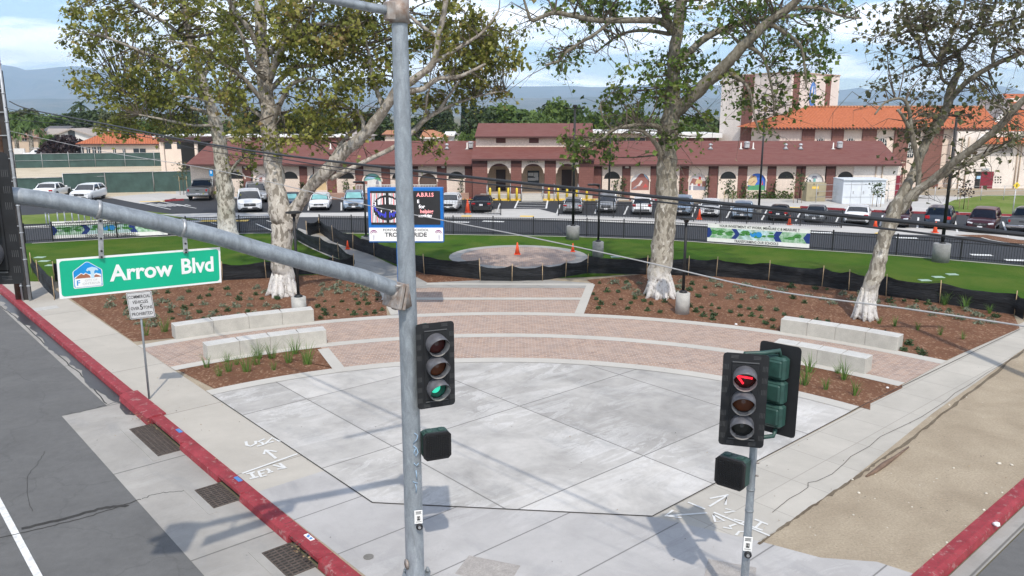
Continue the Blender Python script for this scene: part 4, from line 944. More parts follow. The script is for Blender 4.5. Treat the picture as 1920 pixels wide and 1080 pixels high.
b=MB(); b.tube([UQ,UQ+Vector((0,0,12.5))],[.19,.13],14,jit=.02); b.build('wooden_pole',M_wood,t)
b=MB(); b.box((UQ.x,UQ.y,11.6),(2.4,.12,.14)); b.build('cross_arm',M_wood,t)
# cables
M_cab=pm('black_cable',(.022,.023,.026),.5,var=.1); M_cab2=pm('pale_cable',(.36,.355,.35),.5,var=.1)
def cable(px,ya,yb,r,m,label,A_=None,B_=None):
    A_=A_ or Vector((UP.x,UP.y+.2,0)); B_=B_ or Vector((4.6,7.05,0)); d=(B_-A_).normalized(); P=[]
    pts=smooth([(x,y,0) for x,y in px],8)
    b=MB(); b.tube([VP(p.x,p.y,(A_.x,A_.y),(d.x,d.y)) for p in pts],r,8); tag(b.build('overhead_cable',m),label,'cable','overhead cables crossing the photo')
cable([(18,190),(60,206),(200,233),(340,261),(480,284),(620,302),(760,318),(960,341),(1100,355),(1250,371),(1400,386),(1600,406),(1760,422),(1930,441),(2300,478)],0,0,.022,M_cab,'thickest black overhead cable sloping from the left pole to the right edge')
cable([(12,200),(60,213),(480,289),(620,312),(760,328),(960,350),(1100,364),(1250,380),(1400,398),(1600,422),(1760,441),(1930,464),(2300,505)],0,0,.011,M_cab,'second thinner black cable just beneath the thickest one')
cable([(15,245),(200,285),(420,322),(685,384),(830,413),(1000,446),(1200,489),(1450,545),(1700,579),(1930,613),(2300,670)],0,0,.0085,M_cab2,'pale thin cable crossing lowest over the marquee and the right bed')
cable([(12,222),(150,238),(300,262),(400,285),(760,340)],0,0,.010,M_cab,'thin dark cable under the thickest one near the left pole',None,Vector((1,20,0)))
# small litter on the dirt
rg=random.Random(4)
def pebble(px,py,r,m,name,label,cat,group=None):
    o=G(px,py,0.0); b=MB(); k=7; prof=[(r*.2,0),(r,.15*r),(r*.8,.7*r),(r*.3,.9*r)]
    b.lathe(prof,(o.x,o.y,0),k); 
    for i,v_ in enumerate(b.v): b.v[i]=(v_[0]+rg.uniform(-.2,.2)*r,v_[1]+rg.uniform(-.2,.2)*r,v_[2])
    tag(b.build(name,m),label,cat,group)
M_st=pm('pale_stone',(.60,.55,.46),.9,var=.2)
for i,(x,y,r) in enumerate([(1610,925,.035),(1598,900,.03),(1873,870,.045),(1897,873,.04),(1788,878,.025),(1641,890,.02),(1849,926,.03),(1879,924,.02),(1710,951,.02),(1600,966,.025),(1845,957,.03),(1775,1018,.025),(1750,1040,.02),(1640,935,.015),(1780,760,.03),(1812,745,.02),(1756,898,.02)]): pebble(x,y,r,M_st,'stone','small pale stone lying on the dry dirt verge','stone','pale stones on the dirt verge')
pebble(1868,985,.07,M_refl,'crumpled_paper','crumpled white paper in the gutter against the right red kerb','litter'); pebble(1664,728,.05,M_refl,'crumpled_paper','small white scrap of paper on the right mulch strip','litter'); pebble(1380,609,.06,M_refl,'crumpled_paper','white scrap of paper on the mulch near the lamp base','litter')
b=MB(); b.tube([G(1624,893,.02),G(1640,884,.035),G(1657,871,.045),G(1680,856,.03),G(1704,838,.02)],[.02,.045,.05,.04,.015],8,jit=.25); tag(b.build('broken_root',pm('root_bark',(.20,.13,.09),.9,var=.3,fine=20)),'short piece of broken root at the edge of the right footway','root')

rg=random.Random(31); b=MB()
def fleck(px,py,s_):
    o=G(px,py,.0); z=.0345; a=rg.uniform(0,6.28); pts=[]
    for k in range(5): r=s_*rg.uniform(.5,1); pts.append((o.x+cos(a+k*1.256)*r,o.y+sin(a+k*1.256)*r*.7,z+rg.uniform(0,.012)))
    b.face(pts,rg.choice((0,0,1,2)))
for _ in range(260):
    x,y=rg.choice(((rg.uniform(400,1500),rg.uniform(700,1075)),(rg.uniform(1430,1900),rg.uniform(640,1000)),(rg.uniform(150,420),rg.uniform(590,850)),(rg.uniform(600,1450),rg.uniform(600,720)))); fleck(x,y,rg.uniform(.010,.028))
for _ in range(60): x=rg.gauss(275,18); fleck(x,790+(x-275)*.55+rg.gauss(0,4),.03)
for _ in range(25): x=rg.gauss(566,12); fleck(x,1035+(x-566)*.8+rg.gauss(0,5),.035)
tag(b.build('fallen_leaves',[pm('dead_leaf_dark',(.06,.045,.035),.9,var=0),pm('dead_leaf_brown',(.20,.12,.06),.9,var=0),pm('dead_leaf_tan',(.34,.24,.13),.9,var=0)]),'small dead leaves and crumbs strewn over the paving and drains','litter',kind='stuff')
# ================================================================ BUILDINGS
def stucco(name,c): return pm(name,c,.9,var=.10,scale=.8,bump=.08,coord='World',fine=12)
M_cream=stucco('cream_stucco',(.80,.67,.57)); M_creamd=stucco('tan_stucco',(.58,.46,.35)); M_pink=stucco('pale_wall_stucco',(.82,.74,.67))
def brick(name,c,c2):
    t=NT(name); v=t.pos('World'); s=t.sepc(v); cb=t.N.new('ShaderNodeCombineXYZ'); t.L.new(t.math('ADD',s[0],s[1]),cb.inputs[0]); t.L.new(s[2],cb.inputs[1])
    br=t.N.new('ShaderNodeTexBrick'); t.L.new(cb.outputs[0],br.inputs['Vector']); br.inputs['Scale'].default_value=1; br.inputs['Brick Width'].default_value=.4; br.inputs['Row Height'].default_value=.2; br.inputs['Mortar Size'].default_value=.010
    br.inputs['Color1'].default_value=(*c,1); br.inputs['Color2'].default_value=(*c2,1); br.inputs['Mortar'].default_value=(*[x*.62 for x in c],1)
    n=t.noise(v,1.2,5,.6); col=t.mix(t.math('MULTIPLY',n,.3),br.outputs[0],tuple(x*.6 for x in c)); return t.fin(col,.9,0,.2)
M_brick=brick('brown_block',(.215,.098,.082),(.185,.085,.072)); M_bricd=brick('upper_brown_block',(.235,.115,.095),(.20,.10,.083))
def roofmat(name,c,c2,sc=1):
    t=NT(name); v=t.pos('World'); n=t.noise(t.map(v,scale=(.3,1,1)),1.5,5,.6); f=t.noise(v,24,3,.8); w=t.voro(t.map(v,scale=(1.1,4.5,4.5)),1.6,'F1',1)
    col=t.mix(n,c,c2); col=t.mix(t.math('MULTIPLY',f,.35),col,tuple(x*.5 for x in c)); col=t.mix(t.math('MULTIPLY',t.sepc(w)[0],.16),col,(.30,.20,.17)); t.bump(f,.3,.02); return t.fin(col,.85,0,.3)
M_roof=roofmat('dark_red_shingle',(.185,.062,.050),(.145,.053,.046))
def tile(name,c):
    t=NT(name); v=t.pos('World'); s=t.sepc(v); w=t.math('SINE',t.math('MULTIPLY',t.math('ADD',s[0],t.math('MULTIPLY',s[1],.45)),2*pi/.36)); n=t.noise(v,3.5,5,.7); r=t.math('SINE',t.math('MULTIPLY',s[2],2*pi/.16))
    col=t.mix(t.ramp(n,[(.3,0),(.7,1)]),c,(c[0]*.68,c[1]*.58,c[2]*.5)); col=t.mix(t.math('MULTIPLY',t.ramp(w,[(.0,.75),(.55,0)]),.6),col,tuple(x*.35 for x in c)); col=t.mix(t.math('MULTIPLY',t.ramp(r,[(.7,0),(.95,1)]),.22),col,tuple(x*.5 for x in c))
    t.bump(w,.6,.08); return t.fin(col,.8,0,.3)
M_tile=tile('orange_clay_tile',(.62,.195,.085)); M_tile2=tile('peach_clay_tile',(.60,.28,.15))
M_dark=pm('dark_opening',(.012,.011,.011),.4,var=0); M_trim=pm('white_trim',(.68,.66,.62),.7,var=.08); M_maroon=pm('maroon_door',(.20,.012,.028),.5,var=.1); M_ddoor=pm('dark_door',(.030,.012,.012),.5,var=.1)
M_fascia=pm('brown_fascia',(.075,.032,.028),.8,var=.1); M_met=pm('vent_metal',(.48,.49,.50),.45,.3,var=.2)
M_glass=pm('window_glass',(.03,.04,.05),.12,var=0)
WY=73.4
def wx(px,Y=WY,z=1.5): return (px-960)/F*(Y*CP-(z-H)*SP)
def zat(py,Y): return AT(960,py,Y).z
def archpts(cx,r,z0,n=14): return [(cx+r*cos(pi*i/n),z0+r*.92*sin(pi*i/n)) for i in range(n+1)]
def archpanel(b,x0,x1,z0,z1,cx,r,zs,ya,yb,mi=0):
    a=archpts(cx,r,zs); pts=[(x1,zs)]+a+[(x0,zs),(x0,z1),(x1,z1)]
    b.prism_xz(list(reversed(pts)),ya,yb,mi)
    if z0<zs: pass
sch=thing('school_building',(2,WY,0),'long low school with dark red roof, cream arches and brown pilasters','school')
EZ=3.06
XL,XR=wx(357),wx(1690)
PXL,PXR=wx(887,72.3),wx(1113,72.3)
b=MB(); b.box(((XL+PXL)/2,WY+6,EZ/2+.04),(PXL-XL,11.6,EZ+.08)); b.box(((XR+PXR)/2,WY+6,EZ/2+.04),(XR-PXR,11.6,EZ+.08))
b.box(((PXL+PXR)/2,WY+6.9,1.4),(PXR-PXL,9.8,2.8)); b.build('wall',M_cream,sch)
# bays
leftA=[(445,'w'),(495,'m1'),(545,'w'),(596,'m2'),(650,'w'),(699,'m3'),(751,'w'),(803,'o'),(856,'w')]
rightA=[(1147,'w'),(1200,'m4'),(1255,'w'),(1308,'m5'),(1364,'w'),(1418,'m6'),(1472,'w'),(1526,'m7'),(1583,'w')]
def pil(x0,x1):
    b=MB(); b.box(((x0+x1)/2,WY-.09,EZ/2),(x1-x0,.20,EZ)); b.box(((x0+x1)/2,WY-.10,EZ-.18),(x1-x0+.004,.225,.36),mi=1); b.build('pilaster',[M_brick,M_fascia],sch)
def cols(name,c): return pm(name,c,.85,var=.15,scale=2,coord='World')
MU=dict(sky=cols('mural_sky',(.35,.55,.72)),blue=cols('mural_blue',(.05,.14,.50)),tan=cols('mural_tan',(.60,.45,.25)),grn=cols('mural_green',(.08,.30,.14)),wht=cols('mural_white',(.70,.68,.66)),red=cols('mural_red',(.50,.08,.07)),brn=cols('mural_brown',(.28,.12,.10)),gry=cols('mural_grey',(.25,.25,.29)),teal=cols('mural_teal',(.20,.45,.42)),pale=cols('mural_pale',(.60,.54,.52)))
MK=list(MU); ML=[MU[k] for k in MK]
def bay(px,kind,nxt):
    c=wx(px); w=.5*(wx(px+18)-wx(px-18))+.02; r=w*.83 if kind=='w' else w*.90; z1=EZ-.02
    zs=1.78 if kind=='w' else 1.55; ya,yb=WY-.16,WY-.02
    b=MB()
    if kind=='o': zs=1.55; r=w*.88
    archpanel(b,c-w,c+w,0,z1,c,r,zs,ya,yb)
    if kind=='w': b.box((c,WY-.10,zs/2),(w*2,.13,zs)); 
    else:
        s=.0
        for sx in (-1,1): b.box((c+sx*(r+w)/2,WY-.09,zs/2),(w-r,.14,zs))
        if kind[0]=='m': b.box((c,WY-.085,.38),(2*r,.13,.76))
    # raised arch ring
    ri=archpts(c,r,zs); ro=[(c+(x-c)*1.17,zs+(z-zs)*1.15) for x,z in ri]
    for i in range(14): b.prism_xz([ri[i+1],ri[i],ro[i],ro[i+1]][::-1],ya-.035,ya+.02)
    b.build('arch_panel',M_cream,sch)
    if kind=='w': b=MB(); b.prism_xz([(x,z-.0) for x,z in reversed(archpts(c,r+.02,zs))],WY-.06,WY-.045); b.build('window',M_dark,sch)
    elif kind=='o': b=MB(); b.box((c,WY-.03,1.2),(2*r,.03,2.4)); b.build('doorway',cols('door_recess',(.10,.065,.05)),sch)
    else:
        b=MB(); zb=.76; Y0=WY-.05
        clip=lambda x,z:(max(c-r,min(c+r,x)),z)
        base={'m1':'pale','m2':'sky','m3':'teal','m4':'sky','m5':'pale','m6':'blue','m7':'pale'}[kind]
        shape=[(c-r,zb)]+[(c-r,zs)]+[(x,z) for x,z in reversed(archpts(c,r,zs))]+[(c+r,zb)]
        b.prism_xz(list(reversed(shape)),Y0,Y0+.02,MK.index(base)); k=[0]
        def pg(pts,m):
            k[0]+=1; q=[(c+x*r,zb+z) for x,z in pts]; a=sum(q[i][0]*q[(i+1)%len(q)][1]-q[(i+1)%len(q)][0]*q[i][1] for i in range(len(q)))
            b.prism_xz(q if a>0 else q[::-1],Y0-.004*k[0],Y0+.01,MK.index(m))
        if kind=='m1': pg([(-.9,.0),(.9,0),(.9,.35),(-.9,.3)],'grn'); pg([(-.5,.3),(-.2,.3),(-.15,1.2),(-.5,1.1)],'brn'); pg([(.1,.4),(.7,.4),(.8,1.1),(.3,1.3)],'tan'); pg([(-.1,.3),(.1,.3),(.0,.9)],'wht')
        if kind=='m2': pg([(-1,0),(1,0),(1,.9),(.3,1.0),(-.4,.8),(-1,.95)],'tan'); pg([(-.9,1.0),(-.4,1.3),(.4,1.35),(.9,1.05),(.4,.75),(-.5,.7)],'wht'); pg([(-.8,.2),(-.1,.2),(.1,.8),(-.7,.7)],'brn'); pg([(-.5,1.4),(.5,1.4),(.3,1.6),(-.3,1.6)],'blue')
        if kind=='m3': pg([(-1,0),(1,0),(1,.75),(.2,1.0),(-1,.8)],'wht'); pg([(-1,.4),(-.6,.4),(-.6,.8),(-1,.85)],'brn'); pg([(.3,0),(.75,0),(.7,.7),(.55,1.1),(.35,.7)],'gry'); pg([(-.9,1.05),(-.3,1.3),(.3,1.2),(.1,1.05)],'sky'); pg([(.25,1.0),(.95,.95),(.7,1.4)],'grn')
        if kind=='m4': pg([(-1,.0),(1,0),(1,.85),(.5,1.25),(.25,1.62),(-.2,1.35),(-.5,1.0),(-1,.7)],'brn'); pg([(-.95,.75),(-.5,1.02),(-.2,1.37),(.2,1.62),(-.1,1.6),(-.7,1.35)],'wht'); pg([(-.6,.3),(-.2,.5),(.1,.9),(.3,.8),(.0,.4)],'pale'); pg([(.3,.2),(.9,.3),(.6,.6)],'red'); pg([(-.9,.1),(-.3,.2),(-.5,.35)],'gry')
        if kind=='m5': pg([(-1,0),(1,0),(1,.35),(-1,.4)],'gry'); pg([(.5,.3),(.95,.35),(.9,.85),(.5,.8)],'brn'); pg([(.0,.4),(.3,.35),(.35,1.2),(.1,1.25)],'red'); pg([(-.9,.5),(-.2,.5),(-.1,1.0),(-.6,1.1)],'brn'); pg([(-.75,-.0),(-.5,.0),(-.5,.6),(-.7,.62)],'wht'); pg([(-.3,.6),(.5,.6),(.5,.9),(-.1,1.0)],'tan')
        if kind=='m6': pg([(-.95,0),(.95,0),(.95,.4),(.3,.5),(-.95,.35)],'grn'); pg([(-1,.45),(-.2,.4),(.1,.8),(-.05,1.25),(-.6,1.35),(-1,.8)],'tan'); pg([(.35,.45),(.6,.45),(.5,1.2)],'wht'); pg([(.6,.45),(.78,.5),(.65,.95)],'red'); pg([(-.7,.5),(-.2,.8),(-.25,.88)],'brn'); pg([(-.8,1.0),(-.2,1.3),(-.3,1.36)],'brn')
        if kind=='m7': pg([(-1,.0),(1,0),(1,.22),(-1,.25)],'blue'); pg([(-.95,.25),(.95,.22),(.85,1.25),(.3,1.5),(-.3,1.5),(-.85,1.2)],'wht'); pg([(-.15,.25),(.2,.25),(.15,1.1),(-.1,1.1)],'teal'); pg([(-.35,1.05),(.35,1.05),(.2,1.3),(-.2,1.3)],'gry'); pg([(-.7,.3),(-.5,.3),(-.55,.7)],'gry'); pg([(.5,.3),(.65,.3),(.6,.8)],'gry')
        b.build('mural',ML,sch)
for arr,x_end in ((leftA,None),(rightA,None)):
    for i,(px,k) in enumerate(arr): bay(px,k,None)
pe=[(457,472),(511,526+2),(563,578),(614,632),(667,683),(716,732),(768,785),(820,838),(872,886)]
for a,c in pe: pil(wx(a),wx(c))
for a,c in [(1113,1127),(1166,1181),(1219,1235),(1273,1290),(1328,1344),(1382,1399),(1437,1453),(1490,1508),(1547,1563)]: pil(wx(a),wx(c))
for px in (1174,464,832):
    x=wx(px); b=MB(); b.box((x,WY-.24,EZ-.2),(.34,.12,.16),bev=.02); b.build('wall_light',M_trim,sch)
for px in (1243,1500,590):
    x=wx(px); b=MB(); b.cyl((x,WY-.23,.0),(x,WY-.23,EZ-.1),.045,6); b.build('downpipe',M_fascia,sch)
# roofs
def gable(b,x0,x1,ye,yr,yb,ze,zr,xr0=None,xr1=None,th=.14,mi=0,endm=1):
    xr0=x0 if xr0 is None else xr0; xr1=x1 if xr1 is None else xr1
    a=[(x0,ye,ze),(x1,ye,ze),(xr1,yr,zr),(xr0,yr,zr)]; c=[(xr0,yr,zr),(xr1,yr,zr),(x1,yb,ze),(x0,yb,ze)]
    for q in (a,c): b.add(q+[(x,y,z-th) for x,y,z in q],[(0,1,2,3),(7,6,5,4),(0,4,5,1),(1,5,6,2),(2,6,7,3),(3,7,4,0)],mi)
    b.face([(x0,ye,ze-th),(x0,yb,ze-th),(xr0,yr,zr-th)],endm); b.face([(x1,yb,ze-th),(x1,ye,ze-th),(xr1,yr,zr-th)],endm)
RY=79; RZ=zat(264,RY)
b=MB(); e0=AT(348,306,72.55).x; e1=AT(1692,309,72.55).x; gable(b,e0,e1,72.55,RY,85.4,EZ+.10,RZ,AT(398,265,RY).x,AT(1652,268,RY).x)
b.box(((e0+e1)/2,72.54,EZ+.0),(e1-e0,.05,.17),mi=2); rf=b.build('roof',[M_roof,M_cream,M_fascia],sch)
def rz(y): return EZ+.10+(RZ-EZ-.10)*(y-72.55)/(RY-72.55)
def vent(px,py,kind,Yg=76.6,par=rf):
    p=AT(px,py,Yg); z0=rz(Yg) if par==rf else p.z; x=p.x; b=MB()
    if kind=='box': b.box((x,Yg,z0+.35),(.42,.42,.5),bev=.04); b.lathe([(.30,.58),(.27,.66),(.1,.72)],(x,Yg,z0),10); b.build('roof_ventilator',M_met,par)
    elif kind=='pipe': b.lathe([(.22,0),(.07,.12),(.05,.62)],(x,Yg,z0-.02),8); b.build('vent_pipe',M_trim,par)
    else: b.lathe([(.28,0),(.10,.2),(.10,.35),(.20,.38),(.16,.5),(.02,.55)],(x,Yg,z0-.02),10); b.build('roof_vent',M_met,par)
for px,k in ((1389,'pipe'),(1400,'box'),(1412,'pipe'),(1473,'cap'),(1501,'cap'),(1562,'pipe'),(1574,'box'),(1332,'cap'),(838,'cap'),(876,'pipe'),(883,'box'),(505,'pipe'),(620,'pipe')): vent(px,280,k)
# entrance block
PY=72.35; fz=.55
x0,x1=wx(886,PY),wx(1113,PY); ez2=zat(298,71.9)-.05
b=MB(); b.box(((x0+x1)/2,74.2,fz/2),(x1-x0,3.6,fz)); b.box(((x0+x1)/2,75.0,fz+(ez2-fz)/2),(x1-x0,.1,ez2-fz)); b.build('porch',M_creamd,sch)
for a,c in ((886,914),(958,978),(1021,1042),(1085,1113)):
    b=MB(); xa,xc=wx(a,PY),wx(c,PY); b.box(((xa+xc)/2,PY+.25,ez2/2),(xc-xa,.5,ez2)); b.box(((xa+xc)/2,PY+.24,ez2-.2),(xc-xa+.004,.5,.4),mi=1); b.build('entrance_pillar',[M_brick,M_fascia],sch)
for cpx,(a,c) in ((936,(914,958)),(999.5,(978,1021)),(1063.5,(1042,1085))):
    b=MB(); xa,xc=wx(a,PY),wx(c,PY); cx_=(xa+xc)/2; r=(xc-xa)/2*.90; zs=zat(325,PY); a_=archpts(cx_,r,zs)
    b.prism_xz(list(reversed([(xc,zs)]+a_+[(xa,zs),(xa,ez2),(xc,ez2)])),PY+.04,PY+.40); b.build('entrance_arch',M_cream,sch)
    ri=archpts(cx_,r,zs)
for a,c,t_,bm,m,nm in ((930,948,318,357,M_ddoor,'door'),(1053,1072,318,357,M_ddoor,'door'),(989,1011,320,343,M_glass,'office_window')):
    xa,xc=wx(a,74.9),wx(c,74.9); za,zc_=zat(t_,74.9),max(fz,zat(bm,74.9)); b=MB(); b.box(((xa+xc)/2,74.93,(za+zc_)/2),(xc-xa,.06,za-zc_)); d_=b.build(nm,m,sch)
    if nm!='door':
        b=MB()
        for u_,v_,w_,h_ in ((-.3,.25,.5,.3),(.3,.2,.4,.4),(-.2,-.25,.7,.25),(.4,-.2,.3,.3)): b.box(((xa+xc)/2+u_*.8,74.89,(za+zc_)/2+v_*.9),(w_,.02,h_))
        b.build('notice',M_met,d_)
b=MB(); xa,xc=wx(860,71.9),wx(1114,71.9)
xa=AT(884,298,71.9).x; xc=AT(1115,298,71.9).x; zt2=zat(275,75); ze2=zat(298,71.9)
b.add([(xa,71.9,ze2),(xc,71.9,ze2),(xc,75.1,zt2),(xa,75.1,zt2),(xa,71.9,ze2-.14),(xc,71.9,ze2-.14),(xc,75.1,zt2-.5),(xa,75.1,zt2-.5)],[(0,1,2,3),(7,6,5,4),(0,4,5,1),(1,5,6,2),(3,7,4,0)]); b.box(((xa+xc)/2,71.89,ze2-.07),(xc-xa,.04,.16),mi=1); b.build('porch_roof',[M_roof,M_fascia],sch)
text('OFFICE',.3,facing((wx(999,PY),PY+.02,ez2-.22)),M_sblk,'lettering',sch,.01)
xa,xc=AT(892,265,75.05).x,AT(1111,265,75.05).x; zu=zat(257,75.05)
b=MB(); b.box(((xa+xc)/2,79,(zt2-.5+zu)/2),(xc-xa,7.9,zu-zt2+.5)); b.build('upper_wall',M_cream,sch)
for a,c in ((930,948),(992,1010),(1053,1070)):
    b=MB(); p=AT(a,259,75);q=AT(c,268,75); b.box(((p.x+q.x)/2,75.03,(p.z+q.z)/2),(q.x-p.x,.05,p.z-q.z)); 
    for i in range(5): b.box(((p.x+q.x)/2,75.0,q.z+.05+(p.z-q.z)*i/5),(q.x-p.x,.04,.03),mi=1)
    b.build('louvre_vent',[M_fascia,M_brick],sch)
b=MB(); e0=AT(890,257,74.5).x;e1=AT(1112,257,74.5).x; gable(b,e0,e1,74.5,79.5,84.5,zu+.08,zat(231,79.5),AT(897,231,79.5).x,AT(1111,231,79.5).x); b.box(((e0+e1)/2,74.49,zu+.02),(e1-e0,.04,.12),mi=2); b.build('upper_roof',[M_roof,M_cream,M_fascia],sch)
# steps, low walls, rails
st=thing('entrance_steps',(wx(998,71),71,0),'pale concrete steps and low walls in front of the school entrance','steps')
b=MB()
for i in range(4): b.box((wx(998,71),71.0+.25*i+ (2-.25*i)/2-.3,.07+.14*i),(wx(1018,71)-wx(978,71),2.2-.4*i,.14 if i else .14))
b.build('treads',M_strip,st)
b=MB(); b.box(((wx(900,71.2)+wx(977,71.2))/2,71.75,.28),(wx(977,71)-wx(900,71),.6,.56),bev=.03); b.box(((wx(1020,71.2)+wx(1112,71.2))/2,71.75,.28),(wx(1112,71)-wx(1020,71),.6,.56),bev=.03); b.build('low_wall',M_strip,st)
b=MB()
for px in (913,957,978,1018,1040,1085): x=wx(px,71); b.cyl((x,70.9,0),(x,70.9,1.35),.03,6); b.cyl((x,70.9,1.3),(x,71.9,1.5),.025,6); b.cyl((x,71.9,.5),(x,71.9,1.5),.025,6)
b.build('handrail',M_met,st)
# white picket screen left of the entrance
t=thing('white_picket_screen',(wx(750,72.4),72.4,0),'low white picket screen before the left wing of the school','fence')
b=MB(); xa,xc=wx(668,72.4),wx(818,72.4); n=int((xc-xa)/.14)
for i in range(n): b.box((xa+(xc-xa)*i/n,72.4,.95),(.04,.03,.7))
b.box(((xa+xc)/2,72.4,1.32),(xc-xa,.05,.06)); b.box(((xa+xc)/2,72.4,.62),(xc-xa,.05,.06)); b.build('pickets',M_trim,t)
b=MB(); b.box(((wx(470)+wx(880))/2,72.7,.28),(wx(880)-wx(470),.5,.56),bev=.02); tag(b.build('planter_wall',stucco('ledge_brick',(.40,.25,.19))),'low tan planter ledge along the left wing of the school','planter wall')
# disabled parking sign
t=thing('blue_parking_sign',(wx(402),72.9,0),'small blue and white parking sign in front of the left school wall','parking sign')
b=MB(); b.cyl((wx(402),72.9,0),(wx(402),72.9,2.2),.03,6); b.build('post',M_met,t); b=MB(); b.box((wx(401.5),72.85,2.35),(.32,.03,.55)); b.build('plate',M_sblue,t); b=MB(); b.box((wx(401.5),72.83,2.42),(.10,.02,.26)); b.build('wheelchair_mark',M_swhite,t)
# ---- tall hall tower
TZ=12.6
tw=thing('auditorium_tower',(34,96,0),'tall cream auditorium block with brown vertical stripes above the red roof','auditorium')
c0=AT(1349,240,101); c1=AT(1478,240,92); c2=AT(1567,240,100)
def wall(b,p,q,z0,z1,th=.3,mi=0,pro=0):
    d=(q-p); d.z=0; L_=d.length; d.normalize(); n=Vector((d.y,-d.x,0)); m=(p+q)/2+n*(pro-th/2); b.box((m.x,m.y,(z0+z1)/2),(L_,th,z1-z0),rz=atan2(d.y,d.x),mi=mi)
p0=Vector((c0.x,c0.y,0));p1=Vector((c1.x,c1.y,0));p2=Vector((c2.x,c2.y,0)); p3=p0+(p2-p1)
b=MB(); zt=zat(137,93); b.prism([(q.x,q.y) for q in (p0,p1,p2,p3)],0,zt); b.build('wall',M_pink,tw)
for a,c,fa,fb in ((p0,p1,.335,.49),(p1,p2,.04,.15),(p1,p2,.70,.80)):
    b=MB(); wall(b,a.lerp(c,fa),a.lerp(c,fb),0,zt+.0,.3,0,.10); b.build('stripe',M_bricd,tw)
b=MB(); wall(b,p0-(p1-p0)*.005,p1,zt,zt+.12,.35,0,.1); wall(b,p1,p2,zt,zt+.12,.35,0,.1); b.build('parapet_cap',M_creamd,tw)
b=MB(); q=p1.lerp(p2,.43); d=(p2-p1).normalized(); n=Vector((d.y,-d.x,0)); o=q+n*.03; Mx=Matrix.Translation((o.x,o.y,zat(178,95)))@Matrix.Rotation(atan2(d.y,d.x),4,'Z')
b.prism_xz([(.75*cos(R(30*i)),1.5*sin(R(30*i))) for i in range(12)],-.06,0,0,Mx); b.prism_xz([(.5*cos(R(30*i)),1.1*sin(R(30*i))) for i in range(12)],-.09,0,1,Mx); b.prism_xz([(-.2,-1.3),(.25,-1.0),(.15,.9),(-.1,1.1)],-.12,0,0,Mx); b.build('emblem',[cols('emblem_blue',(.10,.25,.60)),M_trim],tw)
# ---- tiled hall on the right
hl=thing('tiled_hall',(44,88,0),'large cream hall with bright orange clay tile roof at the right','hall')
HY=85.; ez=zat(242,HY)
xa,xb=AT(1462,250,HY).x,AT(1872,250,HY).x
b=MB(); b.box(((xa+xb)/2,HY+5,ez/2+.0),(xb-xa,10,ez)); b.build('wall',M_cream,hl)
for a,c in ((1500,1523),(1555,1577),(1612,1638),(1672,1698),(1728,1762)):
    b=MB(); x0_,x1_=AT(a,300,HY).x,AT(c,300,HY).x; b.box(((x0_+x1_)/2,HY-.08,ez/2),(x1_-x0_,.24,ez-.06)); b.build('pilaster',M_bricd,hl)
for px,w in ((1538,17),(1594,18),(1653,18),(1707,14)):
    c=AT(px,270,HY).x; r=(AT(px+w/2,270,HY).x-c); b=MB(); zs=zat(268,HY); b.prism_xz([(c-r,zs-1.5)]+list(reversed(archpts(c,r,zs)))[0:0]+[(c+r,zs-1.5)]+archpts(c,r,zs),HY-.06,HY-.01)
    w_=b.build('window',M_glass,hl); b=MB()
    for k in (-.5,0,.5): b.box((c+r*k,HY-.08,zs-.4),(.05,.03,2.2 if k==0 else 1.9))
    for z_ in (zs-1.1,zs-.5,zs): b.box((c,HY-.085,z_),(2*r,.03,.05))
    b.build('window_bars',M_trim,w_)
b=MB(); e0,e1=AT(1450,243,84.2).x,AT(1880,243,84.2).x; zr_=zat(201,91); gable(b,e0,e1,84.2,91,98,ez+.08,zr_,AT(1508,201,91).x,AT(1845,196,91).x,endm=0,th=.02); 
rr=b.build('tile_roof',[M_tile,M_cream],hl)
b=MB(); b.tube([(AT(1508,201,91).x,91,zr_+.03),(AT(1845,198,91).x,91,zr_+.03)],.14,8); n=int((e1-e0)/.36)
for i in range(n): b.cyl((e0+i*.36,84.12,ez+.05),(e0+i*.36,84.5,ez+.12),.10,6,1)
b.build('ridge_and_eave_tiles',[M_tile2,M_fascia],rr)
# right wing: cream walls, gable roofs, red door, louvres
rw=thing('right_wing',(60,82,0),'cream school wing with red double door and white gable edge at the right edge','school wing')
QY=83.6
b=MB(); xa=AT(1790,300,QY).x; b.box((xa+15,QY+4,2.9),(30,8,5.8)); b.build('wall',M_pink,rw)
b=MB(); xa2=AT(1836,262,QY-1).x; za=zat(266,QY-1); zr2=zat(205,QY+6); 
b.add([(xa2,QY-1,za),(xa2+30,QY-1,za),(xa2+34,QY+6,zr2),(AT(1893,205,QY+6).x,QY+6,zr2),(xa2,QY-1,za-.2),(xa2+30,QY-1,za-.2),(xa2+34,QY+6,zr2-.2),(AT(1893,205,QY+6).x,QY+6,zr2-.2)],[(0,1,2,3),(0,4,5,1),(3,7,4,0)]); b.build('tile_roof',M_tile,rw)
b=MB(); p=Vector((xa2-.15,QY-1.1,za+.02)); q=Vector((AT(1893,205,QY+6).x-.15,QY+6,zr2+.05)); b.tube([p,q],.22,6); b.build('white_verge',M_trim,rw)
b=MB(); xu=AT(1888,230,QY+6).x; b.box((xu+8,QY+9,zat(200,QY+6)-.6),(16,6,3.0)); b.build('upper_wall',M_pink,rw)
b=MB(); b.add([(xu-.6,QY+5.4,zat(193,QY+5)),(xu+18,QY+5.4,zat(193,QY+5)),(xu+18,QY+10,zat(176,QY+10)),(xu+1.5,QY+10,zat(176,QY+10))],[(0,1,2,3)]); b.build('upper_tile_roof',M_tile,rw)
